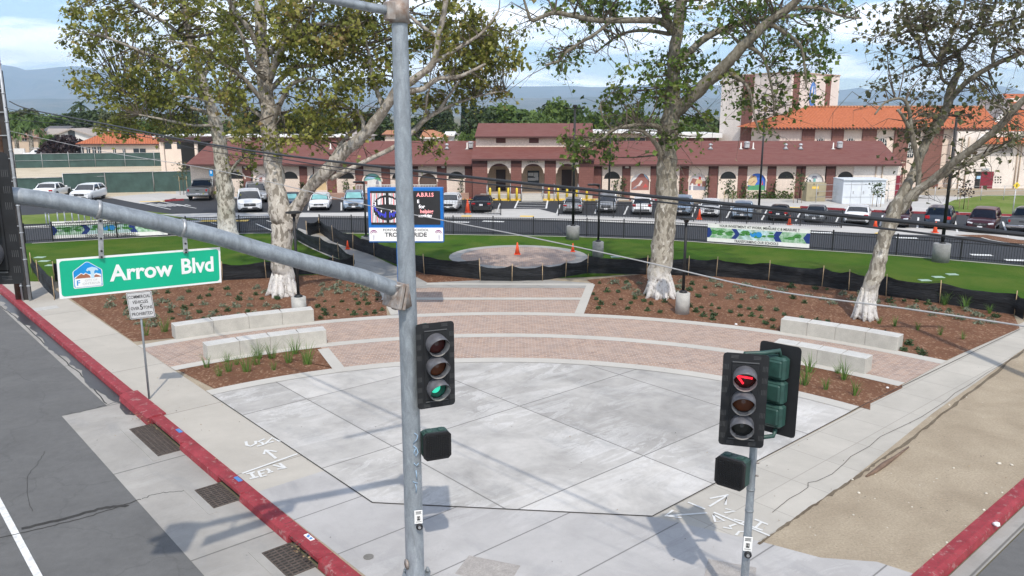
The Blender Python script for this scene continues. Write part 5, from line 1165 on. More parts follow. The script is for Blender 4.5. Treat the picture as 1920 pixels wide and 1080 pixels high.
for a,c in ((1862,1877),(1880,1898)):
    p=AT(a,270,QY);q=AT(c,287,QY); b=MB(); b.box(((p.x+q.x)/2,QY-.02,(p.z+q.z)/2),(q.x-p.x,.05,p.z-q.z))
    for i in range(7): b.box(((p.x+q.x)/2,QY-.06,q.z+.05+(p.z-q.z)*i/7),(q.x-p.x,.05,.05),mi=1)
    b.build('louvre_window',[M_fascia,M_trim],rw)
p=AT(1829,322,QY);q=AT(1859,357,QY); b=MB(); b.box(((p.x+q.x)/2+.3,QY-.03,(p.z+q.z)/2),((q.x-p.x)*.68,.06,p.z-q.z)); dr=b.build('red_door',M_maroon,rw); b=MB(); b.box((p.x+.3,QY-.03,(p.z+q.z)/2),(.5,.07,p.z-q.z)); b.build('door_glass',M_dark,dr); b=MB(); b.box((p.x+.35,QY-.08,(p.z*.7+q.z*.3)),(.4,.02,.3)); b.build('door_notice',MU['sky'],dr)
b=MB(); b.box(((p.x+q.x)/2,QY-.1,p.z+.25),(.7,.15,.22)); b.build('door_light',M_met,rw)
b=MB()
for i in range(3):
    for j in range(3): k=AT(1866+i*5,332+j*5,QY); b.box((k.x,QY-.02,k.z),(.12,.04,.12))
b.build('wall_vents',M_dark,rw)
b=MB()
for px in (1780,1800,1812,1866+40,1874+38): k=AT(px,300,QY); b=MB(); b.cyl((k.x,QY-.1,0),(k.x,QY-.1,5.3),.06,6); b.build('downpipe',M_creamd,rw)
# shed end between school and hall
eb=thing('end_room',(wx(1640),75,0),'plain cream end room of the school with pipes beside the white cabinets','school wing')
b=MB(); b.box((wx(1641),WY-.12,EZ/2-.05),(wx(1690)-wx(1602),.2,EZ-.1)); b.build('wall',M_pink,eb)
b=MB()
for px in (1638,1650,1690): b.cyl((wx(px),WY-.28,0),(wx(px),WY-.28,EZ-.1),.05,6)
b.cyl((wx(1690),WY-.28,EZ+.2),(wx(1678),WY-.28,EZ+.2),.05,6); b.build('pipe',M_creamd,eb)
b=MB(); b.box((wx(1681),WY-.26,1.05),(.35,.05,2.1)); b.build('red_door',M_maroon,eb)
# utility cabinets
M_tan=pm('tan_cabinet',(.36,.31,.20),.6,var=.12,scale=2); M_wcab=pm('white_cabinet',(.62,.66,.70),.5,var=.08,scale=1.5); M_scr=pm('screen_green',(.045,.085,.075),.85,var=.25,scale=1.2,bump=.2)
t=thing('tan_transformer',G(1529,378),'tan metal utility cabinet standing before the white mural arch','utility cabinet')
o=G(1529,378); b=MB(); x0_,x1_=G(1511,376).x,G(1547,376).x; hh=AT(0,343,o.y).z; b.box((o.x,o.y+.6,hh/2),(x1_-x0_,1.2,hh),bev=.03); b.build('cabinet',M_tan,t)
b=MB(); b.box((o.x,o.y-.01,hh/2),(.03,.03,hh-.2)); b.box((o.x+.15,o.y-.02,hh*.45),(.06,.04,.2)); b.box((o.x-.1,o.y-.005,hh*.75),(.6,.02,.2),mi=1); b.build('door_seam',[M_fascia,M_yel],t)
o=G(1619,383); t=thing('white_switchgear',o,'long white electrical enclosure beside the tan cabinet','utility cabinet'); x0_,x1_=G(1580,383).x,G(1660,383).x; hh=AT(0,338,o.y).z
b=MB(); b.box((o.x,o.y+1.2,hh/2),(x1_-x0_,2.2,hh),bev=.03); b.box((o.x,o.y+1.1,hh+.04),(x1_-x0_+.1,2.3,.08)); b.build('cabinet',M_wcab,t)
b=MB()
for f in (.18,.42,.66,.85): b.box((x0_+(x1_-x0_)*f,o.y+.09,hh/2),(.025,.03,hh-.15)); b.box((x0_+(x1_-x0_)*f+.2,o.y+.07,hh*.5),(.05,.05,.22))
b.box((o.x,o.y+.088,hh*.82),(x1_-x0_-.1,.02,.03)); b.box((o.x,o.y+.088,hh*.3),(x1_-x0_-.1,.02,.03)); b.build('door_seams',M_met,t)
t=thing('bollard_rail',(x0_,o.y-.8,0),'thin chain link rail around the white enclosure and right wing ramp','rail fence')
b=MB(); Y_=o.y-.4
xs_=[G(1515,376).x+i*2.2 for i in range(26)]
for x in xs_: b.cyl((x,WY-4.5+.12*(x-20),0),(x,WY-4.5+.12*(x-20),1.6 if x<34 else 1.3),.03,6)
for z_ in (.5,1.0,1.5):
    b.cyl((xs_[0],WY-4.5+.12*(xs_[0]-20),z_ if z_<1.4 else 1.55),(xs_[6],WY-4.5+.12*(xs_[6]-20),z_ if z_<1.4 else 1.55),.018,6); b.cyl((xs_[6],WY-4.5+.12*(xs_[6]-20),z_*.85),(xs_[-1],WY-4.5+.12*(xs_[-1]-20),z_*.85),.018,6)
b.build('rails',M_met,t)
# yellow warning sign at the right
o=G(1897,412); t=thing('yellow_warning_sign',o,'small yellow warning sign on a grey post at the right edge of the grass','road sign'); b=MB(); b.cyl(o,o+Vector((0,0,2.4)),.035,8); b.build('post',M_met,t)
b=MB(); b.box((0,0,0),(.36,.02,.36),M=Matrix.Translation((o.x,o.y-.05,2.5))@Matrix.Rotation(R(45),4,'Y')); b.box((o.x,o.y-.06,2.5),(.07,.02,.18),mi=1); b.build('plate',[M_bol,M_sblk],t)
# green screened fences
def screen(label,px,h,post_h=None,post=2.6,cap=False,yaw=None,foot=None):
    P=[G(*q) for q in px]; t=thing('screened_fence',P[0],label,'construction fence','green screened construction fences')
    for a,c in zip(P,P[1:]):
        b=MB(); d=(c-a); n=max(2,int(d.length/.6)); nn=Vector((-d.y,d.x,0)).normalized(); vs=[]; rg=random.Random(int(a.x*7))
        for i in range(n+1):
            q=a.lerp(c,i/n)+nn*rg.uniform(-.05,.05); vs+=[(q.x,q.y,.03),(q.x+rg.uniform(-.03,.03),q.y+.03,h*.5),(q.x,q.y,h-rg.uniform(0,.05))]
        b.add(vs,[(i*3+j,i*3+3+j,i*3+4+j,i*3+1+j) for i in range(n) for j in (0,1)],0,True); b.build('screen',M_scr,t)
        m=max(1,int(d.length/post))
        for i in range(m+1):
            q=a.lerp(c,i/m); b=MB(); b.cyl(q+Vector((0,-.06,0)),q+Vector((0,-.06,(post_h or h)+.05)),.035,6); b.build('post',M_met,t)
        b=MB()
        for z_ in ((h,) if not cap else (h,h*.52)): b.cyl(a+Vector((0,-.07,z_)),c+Vector((0,-.07,z_)),.025,6)
        b.build('rail',M_met,t)
    return t
screen('nearer dark green screened fence behind the two white cars',[(-80,370),(30,367),(124,364.5),(200,362)],1.65)
screen('taller green screened fence left of the grey pickup truck',[(122,365),(200,362),(290,360),(362,358)],2.0)
screen('far green screened fence with grey rails in front of the tiled house',[(-120,318),(30,315.5),(180,313),(345,311)],2.0,2.2,3.2,True)
# ---- houses at the left
def house(label,x0,x1,eave,ridge,base,Y,wallm,roofm,hip=True,d=9,name='house',rx=None,windows=(),ov=.5,zb=0):
    xa,xb=AT(x0,eave,Y).x,AT(x1,eave,Y).x; ze=zat(eave,Y); zr=zat(ridge,Y+d/2); t=thing(name,((xa+xb)/2,Y,0),label,'house','houses beyond the school grounds')
    b=MB(); b.box(((xa+xb)/2,Y+d/2,(ze)/2),(xb-xa-2*ov,d-2*ov,ze)); b.build('wall',wallm,t)
    r0,r1=(AT(rx[0],ridge,Y+d/2).x,AT(rx[1],ridge,Y+d/2).x) if rx else ((xa+d*.4,xb-d*.4) if hip else (xa,xb))
    b=MB(); a=(xa,Y,ze);c=(xb,Y,ze);e=(xb,Y+d,ze);g=(xa,Y+d,ze);r_0=(r0,Y+d/2,zr);r_1=(r1,Y+d/2,zr)
    b.face([a,c,r_1,r_0]); b.face([e,g,r_0,r_1]); b.face([g,a,r_0]); b.face([c,e,r_1]); b.face([(xa,Y,ze-.02),(xa,Y+d,ze-.02),(xb,Y+d,ze-.02),(xb,Y,ze-.02)]); b.box(((xa+xb)/2,Y-.01,ze-.1),(xb-xa,.04,.2),mi=1); b.build('roof',[roofm,M_fascia if wallm!=M_white2 else M_trim],t)
    for px,py,w,h in windows:
        p=AT(px-w/2,py-h/2,Y+ov);q=AT(px+w/2,py+h/2,Y+ov); b=MB(); b.box(((p.x+q.x)/2,Y+ov-.03,(p.z+q.z)/2),(q.x-p.x,.06,p.z-q.z)); f=b.build('window',M_glass,t); b=MB(); b.box(((p.x+q.x)/2,Y+ov-.07,(p.z+q.z)/2),(.08,.03,p.z-q.z)); b.box(((p.x+q.x)/2,Y+ov-.072,q.z-.04),(q.x-p.x+.2,.05,.09)); b.build('frame',M_trim,f)
    return t
M_white2=stucco('white_stucco',(.72,.71,.69)); M_dgrey=roofmat('grey_shingle',(.09,.10,.11),(.13,.13,.14)); M_lroof=roofmat('pale_shingle',(.42,.37,.33),(.36,.32,.29)); M_broof=roofmat('brown_shingle',(.30,.17,.11),(.24,.14,.10)); M_flat=pm('white_flat_roof',(.72,.71,.69),.7,var=.08,coord='World')
house('house with bright orange tile hip roof behind the far screened fence',141,320,269.5,245.5,300,120,M_cream,M_tile,True,12,rx=(205,238),windows=[(154,282,8,14),(166,283,8,14),(177,283,8,14),(187,284,8,18),(215,284,6,10),(233,284,6,10),(262,284,24,11)])
t=house('white house with pale gable roof behind the dark bush',84,206,262,241,290,150,M_white2,M_lroof,False,14,rx=(90,200),windows=[(105,258,6,5)])
t=thing('white_gable_house',(AT(135,262,146).x,146,0),'white gable-ended house front beside the orange tiled house','house','houses beyond the school grounds')
b=MB(); Yg=146; pts=[AT(100,266,Yg),AT(175,262,Yg),AT(172,254,Yg),AT(132,241.5,Yg),AT(108,250,Yg)]; b.prism_xz([(pts[0].x,0),(pts[1].x,0)]+[(p.x,p.z) for p in pts[1:]]+[(pts[0].x,pts[0].z)],Yg,Yg+10); b.build('wall',M_white2,t)
b=MB(); a,c,e=AT(100,252,Yg-.5),AT(132,240.5,Yg-.5),AT(176,254.5,Yg-.5)
for p,q in ((a,c),(c,e)): b.add([(p.x,Yg-.5,p.z),(q.x,Yg-.5,q.z),(q.x,Yg+10,q.z),(p.x,Yg+10,p.z),(p.x,Yg-.5,p.z-.25),(q.x,Yg-.5,q.z-.25),(q.x,Yg+10,q.z-.25),(p.x,Yg+10,p.z-.25)],[(0,1,2,3),(0,4,5,1),(7,6,5,4)])
b.build('roof',M_lroof,t)
b=MB(); p=AT(134,250,Yg-.05); b.box((p.x,Yg-.04,p.z),(1.2,.06,1.6)); b.build('window',M_glass,t)
house('brown roofed house at the far left beside the palms',10,72,258,241,275,165,M_creamd,M_broof,True,12,windows=[(46,262,8,4)])
house('dark grey roofed house between the palms and the white house',66,112,250,236,262,175,M_creamd,M_dgrey,False,12)
house('long low house with pale brown roof and dark solar roof behind',150,215,252,236,262,185,M_white2,M_broof,True,14)
house('pale brown roofed house left of the mast pole',715,752,252,244,262,140,M_cream,M_tile2,True,10,rx=(725,745))
house('peach roofed house just right of the mast pole',787,838,257.5,243.5,266,130,M_white2,M_tile2,True,10,rx=(795,812))
house('white house glimpsed behind the left sycamore branch',612,690,256,243,266,135,M_white2,M_lroof,True,10)
house('small white gabled house beside the cypress trees',832,852,253,246.5,262,135,M_white2,M_flat,False,8)
# flat-roofed classrooms
def flat(label,x0,x1,yt,yb,Y,m=M_brick,fm=M_flat,band=3,name='classroom_block'):
    xa,xb=AT(x0,yt,Y).x,AT(x1,yt,Y).x; zt_,zb_=zat(yt,Y),zat(yt+band,Y); t=thing(name,((xa+xb)/2,Y,0),label,'classroom block','flat roofed classroom blocks behind the school')
    b=MB(); b.box(((xa+xb)/2,Y+4,zb_/2),(xb-xa-1,8,zb_)); b.build('wall',m,t); b=MB(); b.box(((xa+xb)/2,Y+4,(zt_+zb_)/2),(xb-xa,9.4,zt_-zb_)); b.build('flat_roof',fm,t)
    b=MB()
    for i in range(6): x=xa+1.5+(xb-xa-3)*i/5; b.box((x,Y-.02,zb_-1.1),(1.2,.05,.9))
    b.build('window_row',M_glass,t)
flat('white flat roofed block at the left end of the school roof',290,470,254,268,108,m=M_cream)
flat('brown walled block with white roof edge right of the entrance roof',1111,1240,244.5,262,112,m=M_creamd,band=5)
flat('white flat roofed block between the middle sycamore and the tower',1225,1352,250,262,100,band=8)
flat('white flat roofed block glimpsed behind the left sycamores',455,640,254,262,110)
t=thing('covered_shelter',(AT(345,285,95).x,95,0),'open dark shelter with a flat roof left of the school','shelter')
b=MB(); xa,xb=AT(300,270,95).x,AT(372,270,95).x; zt_=zat(262,95); b.box(((xa+xb)/2,98,zt_),(xb-xa,7,.5)); b.build('roof',M_fascia,t)
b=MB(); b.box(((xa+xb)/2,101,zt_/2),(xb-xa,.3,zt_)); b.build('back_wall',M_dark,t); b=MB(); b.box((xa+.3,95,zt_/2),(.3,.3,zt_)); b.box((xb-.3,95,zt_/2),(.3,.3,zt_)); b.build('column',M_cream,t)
t=thing('white_wall_strip',(AT(35,262,150).x,140,0),'low white block wall in front of the brown roofed house','wall')
b=MB(); xa,xb=AT(24,262,140).x,AT(44,262,140).x; b.box(((xa+xb)/2,140,.9),(xb-xa,.3,1.8)); b.build('wall',M_white2,t)
b=MB(); b.box((AT(60,275,128).x,128,.7),(30,.3,1.4)); tag(b.build('block_wall',stucco('grey_block',(.40,.38,.34))),'long low grey block wall behind the white truck','wall')
sp('grass_verge',[(30,285),(160,285),(160,280),(30,280)],.018,M_lawn2)
# distant mountains
def ridge(name,prof,Y,depth,seed,m,zb=-10):
    rg=random.Random(seed); nx=150; ny=14; xs0=[p[0] for p in prof]; vs=[]
    from mathutils import noise as mn
    def hgt(px):
        for i in range(len(prof)-1):
            if prof[i][0]<=px<=prof[i+1][0]:
                f=(px-prof[i][0])/(prof[i+1][0]-prof[i][0]); f=f*f*(3-2*f); return prof[i][1]*(1-f)+prof[i+1][1]*f
        return prof[-1][1]
    x0=prof[0][0];x1=prof[-1][0]
    for i in range(nx+1):
        px=x0+(x1-x0)*i/nx; top=AT(px,hgt(px)+1.2*mn.noise(Vector((px*.05,seed,0)))+.8*mn.noise(Vector((px*.15,seed,3))),Y)
        for j in range(ny+1):
            f=j/ny; y=Y-depth*(1-f); x=top.x*(y/Y); base=zb+(top.z-zb)*f**1.25
            nz=mn.fractal(Vector((x*.0022,y*.0014,seed)),1,2,5)*top.z*.36*sin(pi*min(f,.96)); vs.append((x,y,base+nz*(1-f**3)))
    b=MB(); b.add(vs,[(i*(ny+1)+j,(i+1)*(ny+1)+j,(i+1)*(ny+1)+j+1,i*(ny+1)+j+1) for i in range(nx) for j in range(ny)],0,True)
    o=struct(name,b,m); return o
def mount():
    t=NT('mountain_scrub'); p=t.pos('World'); n=t.noise(p,.0035,8,.7,.5); n2=t.noise(p,.012,6,.7); col=t.mix(t.ramp(n,[(.35,0),(.65,1)]),(.05,.065,.045),(.17,.145,.11)); col=t.mix(t.ramp(n2,[(.66,0),(.74,.8)]),col,(.42,.36,.28)); return t.fin(col,.95,0,.1)
M_mt=mount()
ridge('mountains_left',[(-700,150),(-300,128),(-60,112),(10,122),(55,132),(90,127),(150,124),(230,140),(320,150),(430,160),(520,158),(640,160),(760,152),(860,158),(960,162),(1080,161),(1110,164),(1180,160),(1300,158),(1420,166),(1560,170),(1610,165),(1640,168),(1760,172),(1800,166),(1850,155),(1885,163),(1930,172),(2100,165),(2600,150)],12000,4200,3,M_mt)
ridge('foothills',[(-700,190),(-100,188),(200,184),(500,192),(800,186),(1000,184),(1200,180),(1500,190),(1800,194),(2000,190),(2600,185)],7000,2000,9,M_mt)
# ================================================================ CARS
M_tyre=pm('tyre_rubber',(.015,.015,.016),.8,var=.1); M_rim=pm('alloy_rim',(.35,.36,.37),.35,.6,var=.1); M_cgl=pm('car_glass',(.010,.016,.028),.08,var=0,spec=.35)
M_shade=pm('windscreen_shade',(.20,.42,.42),.3,var=.2,scale=2); M_trimb=pm('black_trim',(.02,.02,.022),.5,var=0); M_hl=pm('headlight_glass',(.55,.57,.60),.15,var=0); M_tl=pm('tail_light',(.38,.012,.015),.2,var=0); M_plate=pm('number_plate',(.68,.68,.70),.5,var=0); M_chr=pm('chrome_trim',(.5,.5,.52),.25,.8,var=0)
def paint(n,c,metal=.0): 
    m=pm('car_paint_'+n,c,.28,metal,var=0); m.node_tree.nodes['Principled BSDF'].inputs['Coat Weight'].default_value=.3; m.node_tree.nodes['Principled BSDF'].inputs['Coat Roughness'].default_value=.06; return m
PA=dict(white=paint('white',(.72,.73,.74)),silver=paint('silver',(.42,.43,.44),.5),blue=paint('pale_blue',(.30,.38,.48),.4),navy=paint('navy',(.012,.022,.048),.2),black=paint('black',(.010,.010,.012)),grey=paint('grey',(.16,.17,.18),.4),maroon=paint('maroon',(.055,.016,.020),.2),dblue=paint('slate',(.035,.048,.068),.3))
def loft(b,st,mi=0,cap=True):     # st: list of (y, [(x,z) half profile bottom->top centre])
    k=len(st[0][1]); full=2*k-1 if abs(st[0][1][-1][0])<1e-6 else 2*k; vs=[]
    for y,h in st:
        ring=[(x,y,z) for x,z in h]; mir=[(-x,y,z) for x,z in reversed(h) if abs(x)>1e-6]; r=ring+mir; full=len(r); vs+=r
    n=full; fs=[(i*n+j,i*n+(j+1)%n,(i+1)*n+(j+1)%n,(i+1)*n+j) for i in range(len(st)-1) for j in range(n)]
    b.add(vs,fs,mi,True)
    if cap: b.add([],[]); o=len(b.v)-len(vs); b.f.append(tuple(o+j for j in range(n))); b.m.append(mi); b.sm.append(False); b.f.append(tuple(o+(len(st)-1)*n+j for j in reversed(range(n)))); b.m.append(mi); b.sm.append(False)
def car(kind,col,label,shade=False,group='cars parked in the school lot'):
    t=thing('parked_car',(0,0,0),label,'car',group); OFF[t.name]=(0,0,0)
    if kind=='pickup': t.name='pickup_truck'; t['category']='pickup truck'; OFF[t.name]=(0,0,0)
    L_,Wd,hb,hr,z0={'sedan':(4.75,.91,.92,1.44,.22),'suv':(4.6,.93,1.06,1.70,.27),'hatch':(4.2,.88,.95,1.52,.24),'pickup':(5.7,.99,1.22,1.88,.40)}[kind]
    f=-L_/2; r=L_/2      # front at -Y
    P=PA[col]
    if kind=='sedan': top=[(f,.62),(f+.10,.74),(f+.5,.84),(f+1.2,.93),(f+1.6,hb+.02),(0,hb),(r-1.1,hb+.03),(r-.9,1.02),(r-.35,1.04),(r-.06,.96),(r,.66)]
    elif kind=='pickup': top=[(f,.75),(f+.06,1.08),(f+.4,1.20),(f+1.3,1.26),(f+1.7,1.28),(0,hb+.05),(.9,hb+.05),(1.0,1.24),(r-.5,1.24),(r-.03,1.24),(r,.8)]
    else: top=[(f,.66),(f+.08,.84),(f+.45,.96),(f+1.0,1.02),(f+1.35,hb+.02),(0,hb),(r-1.0,hb+.06),(r-.5,hb+.08),(r-.2,hb+.06),(r-.04,hb-.04),(r,.62)]
    b=MB(); st=[]
    for i,(y,zt_) in enumerate(top):
        e=min(i,len(top)-1-i); w=Wd*{0:.84,1:.95,2:.985}.get(e,1); zb=z0+{0:.10,1:.02}.get(e,0)
        st.append((y,[(0,zb),(w*.93,zb),(w,zb+.10),(w*1.0,(zb+zt_)*.52),(w*.985,zt_-.10),(w*.93,zt_-.03),(w*.6,zt_+.015),(0,zt_+.03)]))
    loft(b,st); b.build('body',P,t)
    # glasshouse
    if kind=='sedan': gh=[(f+1.35,hb-.02,.0),(f+2.05,hb,.93),(f+2.4,hb,1),(.65,hb,1),(1.05,hb,.95),(r-.75,hb+.02,.0)]
    elif kind=='pickup': gh=[(f+1.6,hb,.0),(f+2.25,hb,.95),(f+2.6,hb,1),(.45,hb,1),(.78,hb,.96),(.95,hb,.1)]
    elif kind=='suv': gh=[(f+1.15,hb,.0),(f+1.85,hb,.93),(f+2.3,hb,1),(r-1.0,hb,.99),(r-.5,hb,.93),(r-.16,hb,.0)]
    else: gh=[(f+1.05,hb,.0),(f+1.75,hb,.93),(f+2.1,hb,1),(r-1.1,hb,.98),(r-.6,hb,.90),(r-.14,hb,.0)]
    H_=hr-hb; b=MB(); st=[]
    for y,zb,k in gh:
        zt_=zb+max(k,.02)*H_; wb=Wd*.93; wt=Wd*(.93-.19*k); st.append((y,[(0,zb-.03),(wb,zb-.03),(wb*.5+wt*.5,(zb+zt_)/2),(wt,zt_-.03*k),(wt*.75,zt_),(0,zt_+.02*k)]))
    loft(b,st); b.build('glasshouse',M_cgl,t)
    b=MB(); a=gh[1];z_=gh[-2]; ys=[gh[1][0]-.03]+[g[0] for g in gh[2:-2]]+[gh[-2][0]+.03]; st=[]
    for g in gh[1:-1]:
        zt_=g[1]+g[2]*H_; wt=Wd*(.93-.19*g[2]); st.append((g[0]+(-.04 if g is gh[1] else .04 if g is gh[-2] else 0),[(0,zt_-.04),(wt*1.01,zt_-.07),(wt*1.015,zt_-.02),(wt*.78,zt_+.025),(0,zt_+.045)]))
    loft(b,st); b.build('roof_panel',P,t)
    for s in (-1,1):
        b=MB()
        def gp(i,o=.0): g=gh[i]; return Vector((s*Wd*(.93-.19*g[2]+o),g[0],g[1]+g[2]*H_-.03))
        def bp(y): return Vector((s*Wd*.935,y,hb))
        def one(*a): b=MB(); b.tube(*a,6); b.build('window_pillar',P,t)
        one([bp(gh[0][0]+.02),gp(1,.005)],[.04,.035]); one([bp(gh[-1][0]-.02),gp(-2,.005)],[.06,.05])
        ym=(gh[2][0]+gh[-3][0])/2; one([bp(ym),Vector((s*Wd*.745,ym,hr-.05))],[.04,.04])
        if kind=='suv': one([bp(gh[-3][0]),gp(-3,.005)],[.07,.06])
    # wheels
    for sx in (-1,1):
        for yy in (f+.85 if kind!='pickup' else f+.95,r-.9 if kind!='pickup' else r-1.15):
            R_=.335 if kind in('sedan','hatch') else .37 if kind=='suv' else .42; w=thing('wheel',(sx*(Wd-.12),yy,R_),None,None); w.parent=t
            b=MB(); b.lathe([(R_*.6,-.11),(R_*.95,-.11),(R_,-.07),(R_,.07),(R_*.95,.11),(R_*.6,.11)],n=20); b.xf(Matrix.Rotation(pi/2*sx,4,'Y')); b.build('tyre',M_tyre,w,(0,0,0))
            b=MB(); b.lathe([(R_*.1,.09),(R_*.62,.10),(R_*.66,.115),(R_*.60,.118),(R_*.5,.095),(R_*.12,.115)],n=20); 
            b.xf(Matrix.Rotation(pi/2*sx,4,'Y')); b.build('rim',M_rim,w,(0,0,0))
            OFF.pop(w.name,None)
    b=MB()
    for sx in (-1,1):
        for yy in (f+.85 if kind!='pickup' else f+.95,r-.9 if kind!='pickup' else r-1.15):
            b=MB(); R_=.40 if kind in('sedan','hatch') else .44 if kind=='suv' else .50
            b.prism_xz([(R_*cos(pi*i/10),R_*sin(pi*i/10)) for i in range(11)],0,.02,0,Matrix.Translation((sx*(Wd+.001)-.01,yy,.32))@Matrix.Rotation(pi/2,4,'Z')); b.build('wheel_arch',M_trimb,t)
    b=MB(); b.box((0,f+.05,.33),(Wd*1.5,.14,.16),bev=.03); b.build('bumper_trim',M_trimb,t); b=MB(); b.box((0,r-.05,.33 if kind!='pickup' else .55),(Wd*1.6,.14,.16),bev=.03); b.build('bumper_trim',M_trimb,t)
    # front
    zg=.60 if kind=='sedan' else .66 if kind!='pickup' else .85
    b=MB(); b.box((0,f-.005,zg),(Wd*.95,.06,.16 if kind=='sedan' else .24),bev=.02); b.box((0,f+.03,zg-.24),(Wd*1.25,.08,.10),bev=.02); b.build('grille',M_trimb,t)
    b=MB(); b.box((0,f-.03,zg+.02),(Wd*.8,.02,.025)); b.box((0,f-.035,zg+.02),(.12,.02,.10)); b.build('grille_bar',M_chr,t)
    for sx in (-1,1):
        b=MB(); b.box((0,0,0),(.36,.20,.13),bev=.03,M=Matrix.Translation((sx*Wd*.70,f+.10,zg+.09))@Matrix.Rotation(R(14*sx),4,'Z')@Matrix.Rotation(R(-8*sx),4,'Y')); b.build('headlight',M_hl,t)
        b=MB(); zt2=(.88 if kind=='sedan' else .98 if kind=='suv' else .92 if kind=='hatch' else 1.05); b.box((sx*Wd*.76,r-.06,zt2-.04),(.32 if kind!='pickup' else .16,.16,.15 if kind=='sedan' else .24),bev=.03); b.build('tail_light',M_tl,t)
        b=MB(); b.box((sx*(Wd+.09),gh[1][0]-.35,hb+.08),(.20,.10,.13),bev=.03); b.build('wing_mirror',P,t)
    b=MB(); b.box((0,f-.03,.46 if kind!='pickup' else .62),(.32,.02,.15)); b.build('front_plate',M_plate,t)
    b=MB(); b.box((0,r+.012,.74 if kind!='pickup' else .66),(.32,.02,.15)); b.build('rear_plate',M_plate,t)
    if kind=='pickup':
        b=MB(); b.box((0,(1.0+r)/2,1.26),(Wd*1.72,r-1.12,.03)); b.build('bed_liner',M_trimb,t); b=MB(); b.box((0,r+.06,.62),(Wd*1.9,.14,.2),bev=.04); b.build('bumper',M_chr,t); b=MB(); b.box((0,r+.004,.98),(Wd*1.6,.02,.42),bev=.005); b.box((0,r+.018,1.0),(.3,.02,.08),mi=1); b.build('tailgate',[P,M_trimb],t)
    else:
        b=MB(); b.box((0,r-.0,.50),(Wd*1.5,.06,.14),bev=.03); b.build('rear_bumper_insert',M_trimb,t)
    if shade:
        g0,g1=gh[0],gh[1]; b=MB(); z1=g0[1]+.06; z2=g1[1]+g1[2]*H_-.06; y1=g0[0]+.03;y2=g1[0]-.05; b.add([(-Wd*.78,y1,z1+.03),(Wd*.78,y1,z1+.03),(Wd*.66,y2,z2+.05),(-Wd*.66,y2,z2+.05)],[(0,1,2,3)]); b.build('windscreen_shade',M_shade,t)
    return t
CARS=[ # kind colour px(centre) py(contact of near end) facing(f=front to camera) extra yaw label
('sedan','white',100,373,'r',14,'white sedan seen from behind by the green fence at the far left',0),
('hatch','white',168,378,'f',16,'white compact SUV facing the camera beside the white sedan by the green fence',0),
('pickup','grey',385,376,'r',8,'grey pickup truck seen from behind left of the rear sycamore',0),
('suv','white',469,398,'f',-4,'white SUV facing the camera between the two left sycamore trunks',0),
('suv','silver',481,380,'f',-4,'silver SUV half hidden behind the white SUV between the left trunks',0),
('sedan','navy',546,394,'f',4,'dark navy car with a teal windscreen shade right of the left sycamore trunk',1),
('sedan','white',602,395,'f',2,'white sedan facing the camera behind the left sycamore branch',1),
('suv','blue',665,396,'f',0,'pale blue SUV with teal windscreen shade left of the marquee',1),
('hatch','white',845,397,'f',6,'white car facing the camera just right of the marquee',0),
('sedan','black',905,398.5,'r',3,'black sedan seen from behind beside the tall orange cone',0),
('sedan','silver',1075,401.5,'r',3,'silver sedan with red tail lights behind the tall lamp post',0),
('suv','silver',1138,400,'f',4,'silver SUV behind the thin lamp post left of the white SUV',0),
('suv','white',1204,403.5,'r',3,'white SUV seen from behind just left of the middle sycamore',0),
('suv','blue',1278,405,'f',6,'pale blue and white SUV partly behind the middle sycamore trunk',0),
('hatch','white',1331,408,'f',5,'white hatchback behind the banded orange cone in the right row',0),
('sedan','blue',1392,412,'f',5,'pale blue sedan between the white hatchback and the black sedan',0),
('sedan','black',1461,415.5,'r',5,'black sedan seen from behind in the right row beside the orange cone',0),
('sedan','grey',1529,418.5,'f',5,'dark grey sedan just left of the white sedan in the right row',0),
('sedan','white',1607,422,'r',4,'white sedan with red tail lights left of the leaning sycamore',0),
('suv','maroon',1681,427,'f',4,'maroon SUV partly hidden behind the leaning sycamore trunk',0),
('suv','dblue',1761,430,'r',6,'dark slate SUV seen from behind beside the tall right lamp post',0),
('suv','maroon',1842,437,'f',7,'maroon SUV facing the camera at the right of the row',0),
('pickup','grey',1925,441,'r',10,'grey pickup truck cut by the right edge of the photo',0)]
for kind,col,px,py,fc,dy,lab,sh in CARS:
    c=car(kind,col,lab,bool(sh)); L_={'sedan':4.75,'suv':4.6,'hatch':4.2,'pickup':5.7}[kind]
    o=G(px,py,.014); az=atan2(o.x,o.y)             # bearing of the car from the camera
    th=-az*(.95 if px>1400 else .8)-R(dy) if True else 0
    # heading: the near end points to the camera, nose or tail
    rot=th if fc=='f' else th+pi
    rel=th+az; ex=(abs(cos(rel))*L_/2+abs(sin(rel))*.9)*.82; c.location=(o.x+sin(az)*ex,o.y+cos(az)*ex,.014); c.rotation_euler=(0,0,rot); sc_=1.0 if px<500 else .88 if px<930 else .76 if 1400<px<1560 else .82 if px<1600 else .89; c.scale=(sc_,sc_,sc_*.94)
tk=thing('white_truck',G(78,293,0),'white pickup with a pipe rack half hidden behind the far green fence','truck')
o=G(78,300,0); o=AT(78,291,133); tk.location=(o.x,133,0); OFF[tk.name]=(o.x,133,0)
b=MB(); b.box((o.x,133,.95),(5.2,1.9,.9),bev=.12); b.build('body',PA['white'],tk)
b=MB(); b.add([(o.x-1.4,132.1,1.38),(o.x+.7,132.1,1.38),(o.x+.4,132.3,1.95),(o.x-.8,132.3,1.95),(o.x-1.4,133.9,1.38),(o.x+.7,133.9,1.38),(o.x+.4,133.7,1.95),(o.x-.8,133.7,1.95)],[(0,1,2,3),(5,4,7,6),(3,2,6,7),(0,3,7,4),(1,5,6,2)]); b.build('cab',PA['white'],tk)
